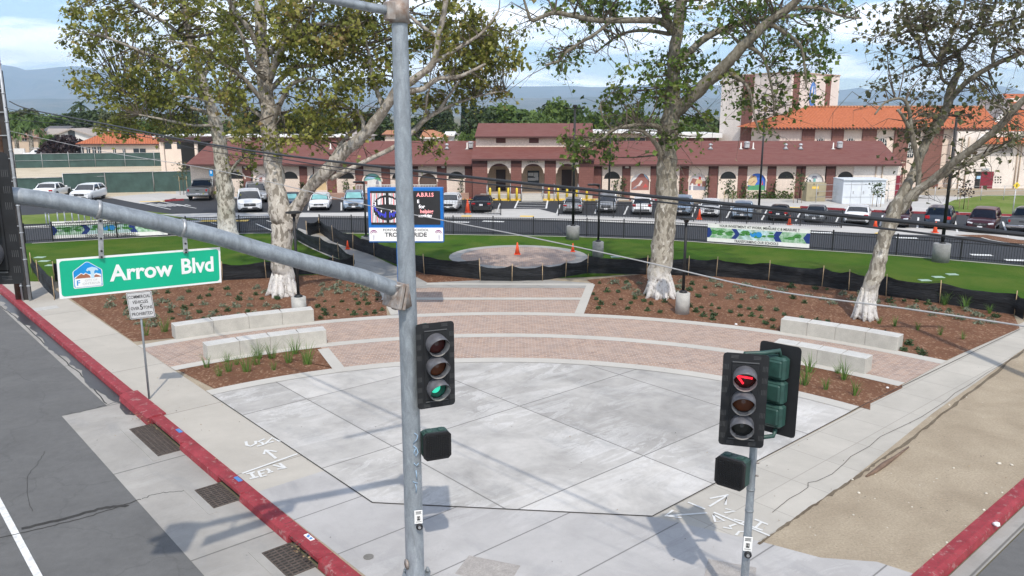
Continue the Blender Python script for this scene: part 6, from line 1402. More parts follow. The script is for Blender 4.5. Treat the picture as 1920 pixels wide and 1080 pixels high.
b=MB(); b.box((o.x-.1,132.15,1.66),(1.0,.1,.35)); b.build('side_window',M_cgl,tk); b=MB(); b.box((o.x+.8,133,2.15),(4.0,1.6,.08)); b.cyl((o.x+2.5,132.3,1.3),(o.x+2.5,132.3,2.15),.04,6); b.build('rack',M_met,tk)
for dx in (-1.6,1.7): b=MB(); b.cyl((o.x+dx,132.0,.38),(o.x+dx,132.3,.38),.38,14); b.build('wheel',M_tyre,tk)
# ================================================================ TREES AND PLANTS
def leafmat(name,cols,trans=.35):
    t=NT(name); at=t.N.new('ShaderNodeAttribute'); at.attribute_name='tint'; at.attribute_type='GEOMETRY'
    n=len(cols); col=t.ramp(at.outputs['Fac'],[(i/(n-1),c) for i,c in enumerate(cols)]); t.fin(col,.55,0,.35)
    tr=t.N.new('ShaderNodeBsdfTranslucent'); t.L.new(col,tr.inputs[0]); mxs=t.N.new('ShaderNodeMixShader'); mxs.inputs[0].default_value=trans
    t.L.new(t.b.outputs[0],mxs.inputs[1]); t.L.new(tr.outputs[0],mxs.inputs[2]); t.L.new(mxs.outputs[0],t.out.inputs[0]); return t.m
M_leafA=leafmat('sycamore_leaf_olive',[(.095,.110,.026),(.165,.185,.038),(.25,.265,.052),(.32,.29,.08),(.26,.18,.075)])
M_leafB=leafmat('sycamore_leaf_green',[(.055,.082,.022),(.095,.155,.032),(.165,.24,.045),(.22,.19,.07)])
M_leafC=leafmat('sycamore_leaf_dull',[(.062,.068,.034),(.095,.102,.046),(.14,.15,.058),(.16,.115,.065)])
def bark(name='sycamore_bark',c1=(.22,.195,.165),c2=(.52,.48,.42),cu=(.26,.225,.18),um=.5):
    t=NT(name); v=t.pos('World'); q=t.map(v,scale=(1,1,.55)); w=t.noise(q,4.2,7,.72,.9); x=t.voro(t.map(v,scale=(1,1,.5)),9.5,'F1',1); f=t.noise(q,16,4,.7)
    col=t.mix(t.ramp(w,[(.34,0),(.46,1)]),c1,c2); col=t.mix(t.ramp(w,[(.55,0),(.62,.9)]),col,(.70,.67,.61))
    col=t.mix(t.math('MULTIPLY',t.ramp(t.sepc(x)[1],[(.60,0),(.66,1)]),.75),col,(.15,.13,.10)); col=t.mix(t.math('MULTIPLY',t.ramp(f,[(.35,1),(.5,0)]),.35),col,(.11,.09,.07))
    z=t.sepc(v)[2]; up=t.ramp(t.math('DIVIDE',z,14),[(.22,0),(.5,um)]); col=t.mix(up,col,cu)
    mask=t.ramp(t.math('ADD',z,t.math('MULTIPLY',w,1.2)),[(.0,1),(1,1)]); mk=t.N.new('ShaderNodeMapRange'); mk.inputs[1].default_value=2.3; mk.inputs[2].default_value=1.5; t.L.new(t.math('ADD',z,t.math('MULTIPLY',w,1.6)),mk.inputs[0])
    pat=t.ramp(t.noise(t.map(v,scale=(1,1,.8)),9,5,.7),[(.36,.15),(.50,1)]); col=t.mix(t.math('MULTIPLY',t.math('MULTIPLY',mk.outputs[0],pat),.85),col,(.66,.64,.62))
    t.bump(t.math('ADD',w,f),.7,.05); return t.fin(col,.85,0,.2)
M_bark=bark(); M_barkD=bark('dark_sycamore_bark',(.15,.13,.10),(.38,.35,.29),(.14,.125,.09),.72); M_twig=pm('twig_bark',(.105,.085,.065),.9,var=.3,scale=5,coord='World')
def leaf_mesh(name,leaves,mat,parent,size,rg,vari=.5,off=None):
    vs=[];fs=[];tn=[]
    off=off or OFF.get(parent.name,(0,0,0))
    for (c,tint) in leaves:
        s=size*(1-vari+2*vari*rg.random()**1.3); a=rg.uniform(0,2*pi); tl=rg.uniform(-.9,.9); d=Vector((cos(a)*cos(tl),sin(a)*cos(tl),sin(tl)-.25)).normalized()
        up=Vector((rg.uniform(-1,1),rg.uniform(-1,1),rg.uniform(-.2,1))); x=d.cross(up)
        if x.length<.1: x=Vector((1,0,0))
        x.normalize(); n=x.cross(d); o=len(vs); c=Vector(c)
        l=s*.55; w=s*.55; q=[c-d*l*.8, c-x*w*.95+d*l*.0+n*s*.12, c-x*w*.35+d*l*.45+n*s*.05, c+d*l, c+x*w*.35+d*l*.45+n*s*.05, c+x*w*.95+n*s*.12]
        vs+=[(p.x-off[0],p.y-off[1],p.z-off[2]) for p in q]; fs+=[(o,o+3,o+2,o+1),(o,o+5,o+4,o+3)]; tn+=[tint]*2
    me=bpy.data.meshes.new(name); me.from_pydata(vs,[],fs); me.materials.append(mat); at=me.attributes.new('tint','FLOAT','FACE'); at.data.foreach_set('value',tn); me.update()
    o=bpy.data.objects.new(name,me); S.collection.objects.link(o); o.parent=parent; OFF[o.name]=tuple(off); return o
def sycamore(label,base,branches,clumps,mat,seed,lsize=.20,lpc=34,name='sycamore_tree',topclumps=(),avoid=.86,bk=None,nt_=160):
    rg=random.Random(seed); o=G(*base); t=thing(name,o,label,'tree','sycamores around the plaza')
    tr=MB(); samples=[]
    for bi,br in enumerate(branches):
        pts=[];rad=[]
        for (px,py,r,dy) in br:
            p=AT(px,py,o.y+dy); 
            if bi==0 and not pts: p.z=0
            pts.append(p); rad.append(r*(p-Vector((0,0,H))).length/F)
        P=smooth([(p.x,p.y,p.z) for p in pts],5); RR=[]
        for i in range(len(P)):
            f=i/5; k=min(int(f),len(rad)-2); u=f-k; RR.append(rad[k]*(1-u)+rad[k+1]*u)
        n=16 if RR[0]>.2 else 10 if RR[0]>.08 else 6
        P=[p+Vector((rg.uniform(-1,1),rg.uniform(-1,1),0))*RR[i]*.12 for i,p in enumerate(P)]
        tr.tube(P,RR,n,jit=.07 if RR[0]>.1 else .03)
        for i,p in enumerate(P):
            if p.z>3.4: samples.append((p,RR[i]))
    if base:   # root flare
        p0=branches[0][0]; r0=p0[2]*(o-Vector((0,0,H))).length/F
        for k in range(9):
            a=2*pi*k/9+rg.uniform(-.2,.2); tr.tube([o+Vector((cos(a)*r0*.40,sin(a)*r0*.40,1.2)),o+Vector((cos(a)*r0*.78,sin(a)*r0*.78,.5)),o+Vector((cos(a)*r0*.98,sin(a)*r0*.98,.16)),o+Vector((cos(a)*r0*1.32,sin(a)*r0*1.32,-.03))],[r0*.22,r0*.27,r0*.25,r0*.10],8,jit=.05)
    tr.build('trunk',bk or M_bark,t)
    tw=MB(); leaves=[]; vis=[]
    for br in branches[:3]:
        for (x0,y0,r0,_),(x1,y1,r1,_) in zip(br,br[1:]):
            if r0>=6.5:
                for k in range(4): vis.append((x0+(x1-x0)*k/4,y0+(y1-y0)*k/4,r0))
    grid=samples
    for ci,(cx_,cy_,rx,ry,nc,dd) in enumerate(list(clumps)+list(topclumps)):
        for k in range(nc):
            for _ in range(8):
                a=rg.uniform(0,2*pi); q=sqrt(rg.random()); px=cx_+rx*q*cos(a); py=cy_+ry*q*sin(a)
                break
            c=AT(px,py,o.y+rg.uniform(-dd,dd)); 
            best=min(grid,key=lambda s_:(s_[0]-c).length_squared+(s_[0].z-c.z if s_[0].z>c.z+1.5 else 0))
            b0=best[0]; dl=min(1,(c-b0).length*.35); mid=b0.lerp(c,.5)+Vector((rg.uniform(-.5,.5),rg.uniform(-.5,.5),rg.uniform(-.3,.6)))*dl; r0=min(best[1]*.6,.02+.012*(c-b0).length)
            P=smooth([b0,mid,c],3); tw.tube(P,[r0*(1-.8*i/(len(P)-1)) for i in range(len(P))],4,cap=False)
            
            if c.y<o.y+1.2:
                d0=c.y*CP-(c.z-H)*SP; cpx=960+F*c.x/d0; cpy=540-F*(c.y*SP+(c.z-H)*CP)/d0; hit=False
                for (tx,ty,trr) in vis:
                    if abs(cpx-tx)<trr+20 and abs(cpy-ty)<22: hit=True; break
                if hit and rg.random()<avoid: continue
            tone=min(1,max(0,rg.gauss(.42,.2))); dens=rg.uniform(.45,1.4)
            nsub=4
            for s_ in range(nsub):
                dv=Vector((rg.gauss(0,1),rg.gauss(0,1),rg.gauss(-.15,.75))).normalized()*rg.uniform(.4,1.1); e=c+dv; tw.tube([P[-2] if s_%2 else c,c+dv*.5+Vector((0,0,.05)),e],[.010,.007,.003],3,cap=False)
                for _ in range(int(lpc*dens/nsub)):
                    f=rg.random(); p=c+dv*f+Vector((rg.gauss(0,.13),rg.gauss(0,.13),rg.gauss(-.03,.12))); leaves.append((p,min(1,max(0,tone+rg.gauss(0,.17)))))
            if best[1]>.03:
                for i,p in enumerate(P[2:-1]):
                    if rg.random()<.5: leaves.append((p+Vector((rg.gauss(0,.12),rg.gauss(0,.12),rg.gauss(0,.12))),tone))
    thin=[q for q in samples if q[1]<.14]
    for _ in range(nt_):
        p,r_=rg.choice(thin); a=rg.uniform(0,2*pi); ln=rg.uniform(.8,2.4); up=rg.uniform(-.6,.5); q1=p+Vector((cos(a)*ln*.45,sin(a)*ln*.45,up*ln*.5+.12)); q2_=q1+Vector((cos(a)*ln*.3+rg.gauss(0,.15),sin(a)*ln*.3,-rg.uniform(.1,.7)*ln*.5)); q3=q2_+Vector((rg.gauss(0,.1),rg.gauss(0,.1),-rg.uniform(.1,.5)*ln*.5))
        tw.tube([p,q1,q2_,q3],[min(.022,r_*.5),.012,.008,.004],3,cap=False)
        for c0 in (q1,q2_):
            e=c0+Vector((rg.gauss(0,.35),rg.gauss(0,.35),rg.gauss(-.15,.3))); tw.tube([c0,e],[.008,.004],3,cap=False)
            if rg.random()<.7: leaves.append((e,rg.random()*.8))
        if rg.random()<.6: leaves.append((q3,rg.random()*.8))
    tw.build('branches',M_twig,t)
    leaf_mesh('crown',leaves,mat,t,lsize,rg); return t
# left main sycamore
sycamore('leafy forked sycamore with a whitened trunk base behind the mast arm',(531,553),[
 [(531,553,23,0),(530,535,20.5,0),(529,500,18.5,0),(529,440,18.5,0),(526,405,19,0),(516,350,16.5,0),(510,280,16,.2),(502,200,13.5,.4),(495,130,12,.6),(490,60,10,.8),(486,-20,8,1),(480,-120,6,1.2),(470,-220,3,1.4)],
 [(540,425,15,0),(556,388,11,-.2),(588,345,10.5,-.5),(612,322,12.5,-.8),(645,285,11.5,-1),(685,250,10,-1.3),(720,205,9,-1.6),(745,168,8.6,-1.8),(775,150,7,-2),(812,118,6,-2.2),(822,70,5.2,-2.4),(835,10,4.5,-2.6),(845,-80,3.5,-2.8),(850,-170,2,-3)],
 [(745,168,6,-1.8),(790,168,5,-2),(820,148,4.2,-2.2),(862,143,3.4,-2.6),(910,120,2,-3)],
 [(620,335,5,-.8),(690,300,4,-1),(740,275,4.5,-.9),(775,246,5,-.8),(800,222,4.4,-.8),(840,200,3,-.8),(890,182,2,-.8),(945,170,1.3,-.8)],
 [(800,222,3.4,-.8),(799,190,2.6,-1),(806,165,1.8,-1.2)],[(822,208,3.2,-.8),(845,175,2.4,-1),(862,150,1.6,-1.3)],
 [(682,252,4,-1.3),(680,225,3.4,-1.3),(668,205,2,-1.5)],[(600,335,5,-.6),(640,270,4,-.4),(668,240,2.6,-.2)],
 [(503,150,8,.5),(520,110,6.5,.2),(545,60,5,-.2),(565,35,4.4,-.6),(585,15,3.6,-1),(600,-30,3,-1.4),(620,-90,2,-2)],
 [(506,170,5,.5),(535,140,4.4,.8),(560,55+70,4,1.2),(610,120,3,1.6),(650,100,2,2)],[(508,240,5,.3),(540,165,4,-.6),(575,148,3,-1),(600,150,2,-1.3)],
 [(494,110,6,.6),(470,60,5,.2),(440,20,4,-.2),(410,-40,3,-.6),(380,-110,2,-1)],[(500,200,4.5,.4),(460,150,3.6,-.5),(420,120,2.8,-1),(370,90,2,-1.5),(310,75,1.4,-2)],
 [(545,60,4,-.2),(600,45,3.4,-.8),(650,50,2.6,-1.2),(700,35,2,-1.6)],[(506,100,5,.6),(530,75,4,1),(575,70,3.4,1.5),(640,85,2.4,2)],[(499,150,4.5,.4),(470,120,3.8,-.6),(455,70,3,-1.2),(430,30,2.2,-1.6)],[(720,205,4.5,-1.6),(700,150,4,-1.4),(690,95,3.2,-1.2),(670,40,2.4,-1)],[(812,118,4,-2.2),(860,90,3.2,-2.4),(905,60,2.4,-2.6),(935,20,1.8,-2.8)],[(822,70,3.6,-2.4),(780,40,3,-2.2),(740,0,2.2,-2)],
 [(504,230,4,.4),(460,200,3,1.2),(400,190,2.4,2),(340,180,1.6,2.6)]],
 [(600,40,100,60,50,3.2),(690,60,70,65,38,3),(560,215,75,48,26,2.6),(640,150,80,45,17,2.6),(480,60,80,70,36,2.5),(560,110,80,60,26,2.6),(640,225,38,28,14,1.5),(840,60,80,65,40,2.4),(900,110,75,45,26,2.2),(880,60,60,50,14,2),(940,95,38,40,12,1.5),(790,190,50,35,9,1.6),(900,170,50,22,10,1.5),(590,262,50,15,7,1.2),(470,180,60,60,30,2.2),(420,140,90,60,26,2.4),(500,265,45,16,12,1),(810,275,16,20,3,.5),(700,140,60,50,14,2)],M_leafA,11,.165,50,
 topclumps=[(480,-110,200,80,46,4),(680,-100,170,80,40,4),(850,-90,110,70,22,3)])
# rear left sycamore
sycamore('tall leafy sycamore behind and left of the forked one',(428,451),[
 [(428,451,17,0),(427,430,16,0),(425,390,15,0),(421,345,14,0),(415,295,12.5,0),(407,245,11,0),(396,200,9,0),(380,150,7.5,0),(362,95,6.5,0),(350,40,5.5,0),(338,-30,4.5,0),(330,-110,3,0)],
 [(396,200,5,0),(360,160,4.2,-1),(310,120,3.4,-2),(260,95,2.6,-3),(200,70,1.8,-4)],[(380,150,4,0),(400,100,3.5,1),(430,50,3,2),(440,0,2,3)],
 [(400,215,3.6,0),(350,200,3,1),(290,185,2.4,2),(230,180,1.7,3)],[(362,95,4,0),(320,50,3.2,-1),(270,20,2.6,-2),(220,-20,1.8,-3)],[(404,235,3,0),(360,235,2.5,-1),(310,225,2,-2),(260,215,1.4,-3)],
 [(421,345,3,0),(440,310,2.4,-.5),(455,296,1.6,-1)]],
 [(260,20,130,60,60,4),(350,110,100,70,60,4),(220,110,85,50,34,3.5),(160,60,50,45,15,3),(330,200,110,42,40,3.5),(250,185,70,45,22,3),(215,230,38,30,10,2),(400,20,90,60,40,4),(300,240,80,22,16,2.5),(435,250,35,26,10,2),(450,290,25,14,5,1),(130,30,25,25,5,2),(170,140,34,45,8,2)],M_leafA,12,.20,40,
 topclumps=[(280,-90,180,70,50,5)])
# middle sycamore
sycamore('thick-trunked sycamore in the middle right bed with a whitened base',(1237,556),[
 [(1237,556,24,0),(1237,535,22,0),(1238,500,20,0),(1246,430,19.5,0),(1250,360,19,0),(1251,300,17.5,0),(1254,250,16,0),(1260,200,15,.1),(1263,150,12.5,.2),(1265,100,11,.3),(1272,50,10,.4),(1278,-10,9,.5),(1282,-90,7,.6),(1290,-180,4,.7)],
 [(1262,215,13,.1),(1288,190,12,-.3),(1320,160,11,-.7),(1355,128,10,-1.1),(1385,95,9,-1.4),(1410,70,8.4,-1.6),(1440,42,7.6,-1.8),(1475,18,7,-2),(1505,-10,6,-2.2),(1545,-60,4,-2.5),(1580,-120,2.4,-3)],
 [(1264,125,7,.2),(1295,95,6.5,.8),(1330,66,6,1.4),(1370,50,5.6,2),(1410,38,5,2.5),(1450,33,4,3),(1500,28,2.6,3.4)],
 [(1260,60,8,.3),(1248,45,6.5,0),(1225,38,6,-.4),(1180,38,5.4,-.9),(1120,38,4.6,-1.4),(1075,30,4.2,-1.8),(1040,24,3.8,-2.1),(1015,32,3.4,-2.3),(997,38,3,-2.5),(988,18,2.4,-2.6),(980,-10,1.8,-2.7)],
 [(1145,40,3.4,-1.2),(1118,62,3,-1.4),(1085,82,2.8,-1.6),(1062,98,2.6,-1.8),(1048,114,2.4,-2),(1022,122,1.6,-2.1)],
 [(1255,64,4,.2),(1222,58,3.2,.8),(1190,58,2.8,1.2),(1160,66,2.2,1.6),(1140,80,1.8,1.8),(1116,100,1.3,2)],
 [(1256,50,8,.3),(1245,15,7,-.2),(1232,-25,6,-.6),(1222,-90,4,-1)],[(1246,265,6,-.2),(1236,240,5,-.5),(1212,233,4,-.8),(1180,236,3.2,-1.1),(1150,243,2.6,-1.3),(1128,262,1.8,-1.4)],
 [(1243,300,5,-.2),(1230,270,4.4,-.6),(1205,246,3.4,-1),(1180,244,2.2,-1.2)],[(1440,42,4.5,-1.8),(1470,60,3.5,-1.9),(1500,85,2.8,-2),(1508,120,2.2,-2),(1512,165,1.4,-2)],
 [(1475,18,4,-2),(1530,14,3,-2.2),(1580,30,2,-2.4),(1615,34,1.3,-2.5)],[(1355,128,4,-1.1),(1400,160,2.8,-1.2),(1412,205,2,-1.3),(1424,250,1.2,-1.4)],
 [(1400,85,4,-1.5),(1432,110,2.8,-1.3),(1448,170,2.0,-1.2),(1452,215,1.3,-1)],[(1150,244,2,-1.3),(1132,225,1.6,-1.4),(1125,195,1.2,-1.4)],[(1236,-20,3,0),(1200,-60,2.4,-.4),(1140,-100,1.5,-1)]],
 [(1265,150,46,60,44,1.1),(1300,110,30,40,12,1.2),(1170,195,55,30,20,1.2),(1200,150,50,35,9,1.2),(1090,15,75,20,18,1.6),(1180,5,90,22,18,1.6),(1350,20,90,35,30,2),(1440,70,80,55,28,2),(1490,110,70,50,16,1.6),(1400,150,60,50,10,1.6),(1120,265,50,35,13,1),(1080,290,38,28,7,.8),(1545,20,60,35,12,1.6),(1310,240,40,22,5,1),(1440,190,50,40,7,1.4),(1080,100,60,40,6,1.2),(1040,80,40,40,4,1),(1300,215,30,20,8,1),(1250,260,20,20,4,.6),(1420,215,30,40,5,1),(1500,170,45,35,5,1)],M_leafB,13,.175,22,avoid=.25,bk=M_barkD,nt_=240,
 topclumps=[(1280,-100,240,80,50,4),(1480,-80,130,60,20,3),(1100,-70,110,50,14,3)])
# leaning right sycamore
sycamore('leaning sycamore with twisting bare limbs and a whitened base at the right',(1621,598),[
 [(1621,598,16.72,0),(1624,580,14.96,0),(1630,550,13.64,0),(1643,505,13.20,0),(1656,455,11.10,0),(1668,420,12.58,0),(1682,385,11.5,0),(1700,350,7.6,0),(1716,315,7.03,.3),(1735,270,7.40,.5),(1755,235,8.14,.6),(1772,210,7.40,.7),(1780,180,7.03,.8),(1788,155,6.29,.9),(1796,140,4.44,1),(1803,128,4.44,1),(1800,110,3.70,1)],
 [(1686,395,9.62,0),(1708,368,8.14,-.3),(1735,347,7.03,-.6),(1762,327,6.66,-1),(1790,303,6.22,-1.4),(1825,277,5.92,-1.8),(1862,248,5.48,-2.2),(1888,222,5.62,-2.5),(1915,192,5.18,-2.8),(1960,150,3.70,-3.2),(2020,80,2.22,-3.8)],
 [(1745,345,5.92,-.6),(1780,320,5.18,-.3),(1815,305,4.74,0),(1850,287,4.44,.3),(1885,272,4.14,.6),(1925,252,3.70,1),(1990,235,2.22,1.5)],
 [(1716,375,4.44,0),(1722,345,4.07,-.3),(1722,310,4.07,-.5),(1714,270,4.44,-.7),(1708,240,3.70,-.8),(1704,205,3.26,-.9),(1690,185,2.22,-1),(1660,192,1.78,-1),(1640,215,1.33,-1)],
 [(1710,250,3.40,-.8),(1695,222,2.96,-.9),(1683,205,1.78,-1)],
 [(1779,192,4.44,.8),(1795,172,4.29,.5),(1815,152,4.14,.2),(1845,132,4.00,0),(1875,116,3.85,-.2),(1900,106,3.70,-.4),(1925,92,3.40,-.6),(1980,60,2.22,-1)],
 [(1862,122,2.66,-.1),(1862,100,2.37,.1),(1868,75,2.07,.3),(1850,72,1.33,.4)],
 [(1800,135,4.44,1),(1803,120,4.07,1),(1798,108,3.70,1),(1788,105,3.40,1),(1775,112,3.26,1),(1765,120,3.70,1),(1748,122,3.11,1),(1735,122,2.81,1),(1729,110,2.52,1),(1724,85,2.22,1),(1712,60,2.07,1),(1702,30,1.78,1),(1690,-20,1.48,1)],
 [(1765,118,3.70,1),(1764,100,3.40,1.2),(1778,85,3.11,1.3),(1795,95,1.48,1.3)],[(1764,106,3.40,1.1),(1775,98,3.26,.9),(1800,95,3.11,.6),(1815,82,2.96,.4),(1828,62,2.81,.2),(1842,50,2.81,0),(1858,25,2.52,-.2),(1868,0,2.22,-.4),(1880,-50,1.48,-.8)],
 [(1768,108,2.66,1),(1776,85,2.37,1.4),(1790,55,2.22,1.8),(1806,20,1.92,2),(1815,-30,1.48,2.2)],[(1762,115,2.37,1),(1745,95,2.07,.7),(1735,60,1.78,.4),(1730,20,1.48,.1),(1725,-40,1.11,0)],
 [(1785,160,2.96,.9),(1768,150,2.52,.8),(1764,135,2.22,.8),(1766,120,2.07,.9)],[(1888,222,2.22,-2.5),(1880,205,1.92,-2.4),(1862,196,1.48,-2.3)],[(1842,50,1.92,0),(1880,42,1.48,-.3),(1915,30,1.11,-.6),(1960,10,0.74,-1)]],
 [(1760,20,110,42,34,2.2),(1860,30,70,50,20,2),(1700,60,45,60,16,1.6),(1790,70,70,30,14,1.6),(1900,60,40,40,12,1.6),(1735,225,28,26,16,.7),(1745,200,28,18,5,.7),(1850,185,40,16,11,.8),(1905,285,25,12,2,.6),(1890,250,30,12,7,.8),(1660,150,35,40,5,1),(1720,150,50,35,8,1.2),(1700,300,25,60,5,.8),(1810,300,40,22,4,.8),(1660,90,30,50,6,1),(1775,330,25,12,2,.5),(1830,212,14,10,2,.4)],M_leafC,14,.165,15,avoid=.3,bk=M_barkD,nt_=170,
 topclumps=[(1780,-80,160,60,30,3),(1950,-20,90,80,16,3)])
# ---- background trees: three prototypes, each its own crown and trunk
def proto(kind,mat,seed,h,w,n,ls,name,cat='tree'):
    rg=random.Random(seed); t=thing(name,(0,0,0),'x',cat); OFF[t.name]=(0,0,0)
    b=MB(); b.tube([(0,0,0),(.1,0,h*.3),(0,.1,h*.6)],[h*.035,h*.028,h*.015],7); 
    for k in range(4): a=k*1.6; b.tube([(0,0,h*.3),(cos(a)*w*.2,sin(a)*w*.2,h*.5),(cos(a)*w*.33,sin(a)*w*.33,h*.66)],[h*.018,h*.012,h*.005],5)
    b.build('trunk',M_twig,t)
    lobes=[]
    for k in range(16 if kind=='round' else 1):
        a=rg.uniform(0,2*pi); q=rg.uniform(.1,.62); z=rg.uniform(.38,.86); s=1-abs(z-.6)*1.1; lobes.append((Vector((cos(a)*w*.5*q*s*1.3,sin(a)*w*.5*q*s*1.3,h*z)),w*rg.uniform(.17,.27),rg.uniform(.15,.8)))
    L2=[]
    for i in range(n):
        if kind=='round':
            c,r,tn=rg.choice(lobes); d=Vector((rg.gauss(0,1),rg.gauss(0,1),rg.gauss(0,.8))).normalized(); p=c+d*r*rg.uniform(.72,1.08)
        elif kind=='cypress':
            z=rg.random()**.8; rr=w*.5*(1-z)**.6*min(1,z*8+.4)*rg.uniform(.75,1.1); a=rg.uniform(0,2*pi); p=Vector((cos(a)*rr,sin(a)*rr,h*(.04+z*.96))); tn=.35
        elif kind=='bush':
            d=Vector((rg.gauss(0,1),rg.gauss(0,1),abs(rg.gauss(0,1)))).normalized(); p=Vector((d.x*w*.5,d.y*w*.5,h*(.15+.85*d.z)))*rg.uniform(.7,1.05); tn=.4
        L2.append((p,min(1,max(0,tn+rg.gauss(0,.14)))))
    leaf_mesh('crown',L2,mat,t,ls,rg,off=(0,0,0)); return t
M_lf1=leafmat('dark_foliage',[(.028,.045,.017),(.052,.082,.025),(.090,.125,.034)],.2); M_lf2=leafmat('mid_foliage',[(.045,.075,.018),(.080,.135,.028),(.145,.205,.045)],.25); M_lf3=leafmat('cypress_foliage',[(.012,.030,.018),(.022,.050,.024),(.04,.075,.03)],.1); M_lf4=leafmat('olive_foliage',[(.05,.06,.03),(.085,.10,.04),(.14,.15,.06)],.2); M_lf5=leafmat('purple_foliage',[(.020,.012,.014),(.035,.020,.022),(.055,.035,.03)],.15)
protos=[proto('round',M_lf1,1,10,9,3600,.75,'background_tree'),proto('round',M_lf2,2,10,9,3600,.75,'background_tree'),proto('round',M_lf4,3,10,8,2800,.7,'background_tree')]
cyp=proto('cypress',M_lf3,4,16,2.6,2600,.5,'cypress_tree')
used=set()
def place(p,px,pytop,Y,wpx,label,group='trees beyond the school',ybase=None):
    top=AT(px,pytop,Y); o=p if p.name not in used else copy_tree(p); used.add(p.name)
    h0={'cypress_tree':16}.get(p.name.split('.')[0],10); w0={'cypress_tree':2.6}.get(p.name.split('.')[0],9)
    w=wpx/F*Y; o.location=(top.x,Y,0); o.scale=(w/w0,w/w0,top.z/h0*1.0); o.rotation_euler=(0,0,random.uniform(0,6)); o['label']=label; o['group']=group; return o
KN=['dense dark green tree','mid green leafy tree','pale olive tree']
bt=[(975,190,150,110,1),(1040,200,160,90,0),(1065,180,140,80,1),(1010,205,130,70,1),(1180,210,150,80,0),(1120,208,160,80,1),(1240,218,170,80,1),(1320,220,170,80,0),(1340,232,130,60,1),(900,205,150,80,0),(945,215,170,60,0),
 (825,212,165,70,0),(780,222,170,70,0),(700,210,165,90,0),(640,216,165,80,1),(590,206,165,90,0),(550,215,160,80,0),(480,210,170,90,0),(400,215,170,80,1),(350,212,150,70,0),(300,215,160,80,2),(260,222,150,60,1),(220,212,170,80,2),(180,208,180,70,0),(150,212,190,80,0),(110,212,190,90,1),(60,212,200,90,1),(30,205,190,80,2),(80,222,195,70,1),(135,222,205,60,1),(20,214,192,70,1),(-40,205,200,90,1),(868,246,120,30,1),(888,240,118,34,1),(774,244,122,18,1),(1400,225,170,90,0),(1500,230,190,120,0),(330,232,150,50,0),(1290,225,150,70,1),(1215,222,140,60,1),(1150,222,150,60,1),(930,200,180,60,2),(830,195,190,50,2)]
nm={}
for i,(px,py,Y,w,k) in enumerate(bt):
    zone='beyond the houses at the left' if px<260 else 'behind the left sycamores' if px<620 else 'beyond the left school wing' if px<900 else 'behind the entrance roof' if px<1120 else 'right of the entrance roof'
    place(protos[k],px,py,Y,w,KN[k]+' '+zone,'%ss beyond the school'%KN[k])
place(cyp,869,178,150,16,'narrow dark cypress, left of the pair beyond the school roof','cypress trees beyond the school'); place(cyp,887,168,150,22,'tallest dark cypress, right of the pair beyond the school roof','cypress trees beyond the school'); place(cyp,947,205,190,10,'small distant cypress left of the round green trees','cypress trees beyond the school')
# purple bush and green bush before the white house
pb=proto('bush',M_lf5,5,3.4,7.5,1800,.5,'purple_bush','bush'); o=AT(122,290,125); pb.location=(o.x,125,0); pb['label']='dark purple round bush by the orange tiled house'; pb.scale=(1,1,1.25)
gb=proto('bush',M_lf2,6,3.6,6,1400,.5,'green_bush','bush'); o=AT(97,270,134); gb.location=(o.x,134,0); gb.scale=(.70,.7,1.15); gb['label']='bright green bush between the white house and the purple bush'
# palms
def palm(px,pyt,Y,label,sc=1.0,skinny=False):
    top=AT(px,pyt,Y); t=thing('palm_tree',(top.x,Y,0),label,'palm tree'); b=MB(); b.tube([(top.x,Y,0),(top.x+.1,Y,top.z*.5),(top.x,Y,top.z)],[.3*sc,.24*sc,.22*sc],8); b.build('trunk',M_bark if not skinny else M_twig,t)
    rg=random.Random(px); vs=[];fs=[];tn=[]; 
    for k in range(26):
        a=rg.uniform(0,2*pi); el=rg.uniform(-.5,1.1); ln=rg.uniform(1.8,2.6)*sc; pts=[]
        for j in range(6):
            f=j/5; pts.append(Vector((top.x+cos(a)*cos(el)*ln*f,Y+sin(a)*cos(el)*ln*f,top.z+sin(el)*ln*f-1.3*sc*f*f)))
        sd=Vector((-sin(a),cos(a),0))
        for j in range(5):
            for s_ in (-1,1):
                for q in range(2):
                    p0=pts[j].lerp(pts[j+1],q/2); p1=p0+sd*s_*.55*sc*(1-abs(j/5-.4))+(pts[j+1]-pts[j])*.7-Vector((0,0,.25*sc)); o=len(vs); vs+=[tuple(p0),tuple(pts[j+1]),tuple(p1)]; fs.append((o,o+1,o+2)); tn.append(rg.uniform(.2,.7))
    off=(top.x,Y,0); me=bpy.data.meshes.new('fronds'); me.from_pydata([(v_[0]-off[0],v_[1],v_[2]) if False else (v_[0]-off[0],v_[1]-off[1],v_[2]) for v_ in vs],[],fs); me.materials.append(M_lf1 if skinny else M_lf2); at=me.attributes.new('tint','FLOAT','FACE'); at.data.foreach_set('value',tn); ob=bpy.data.objects.new('fronds',me); S.collection.objects.link(ob); ob.parent=t
palm(52,222,150,'palm tree left of the pair by the brown roofed house',1.5); palm(25,225,150,'palm tree beside the utility pole at the far left',1.4); palm(150,196,230,'thin tall palm on the skyline above the white house',1.4,True)
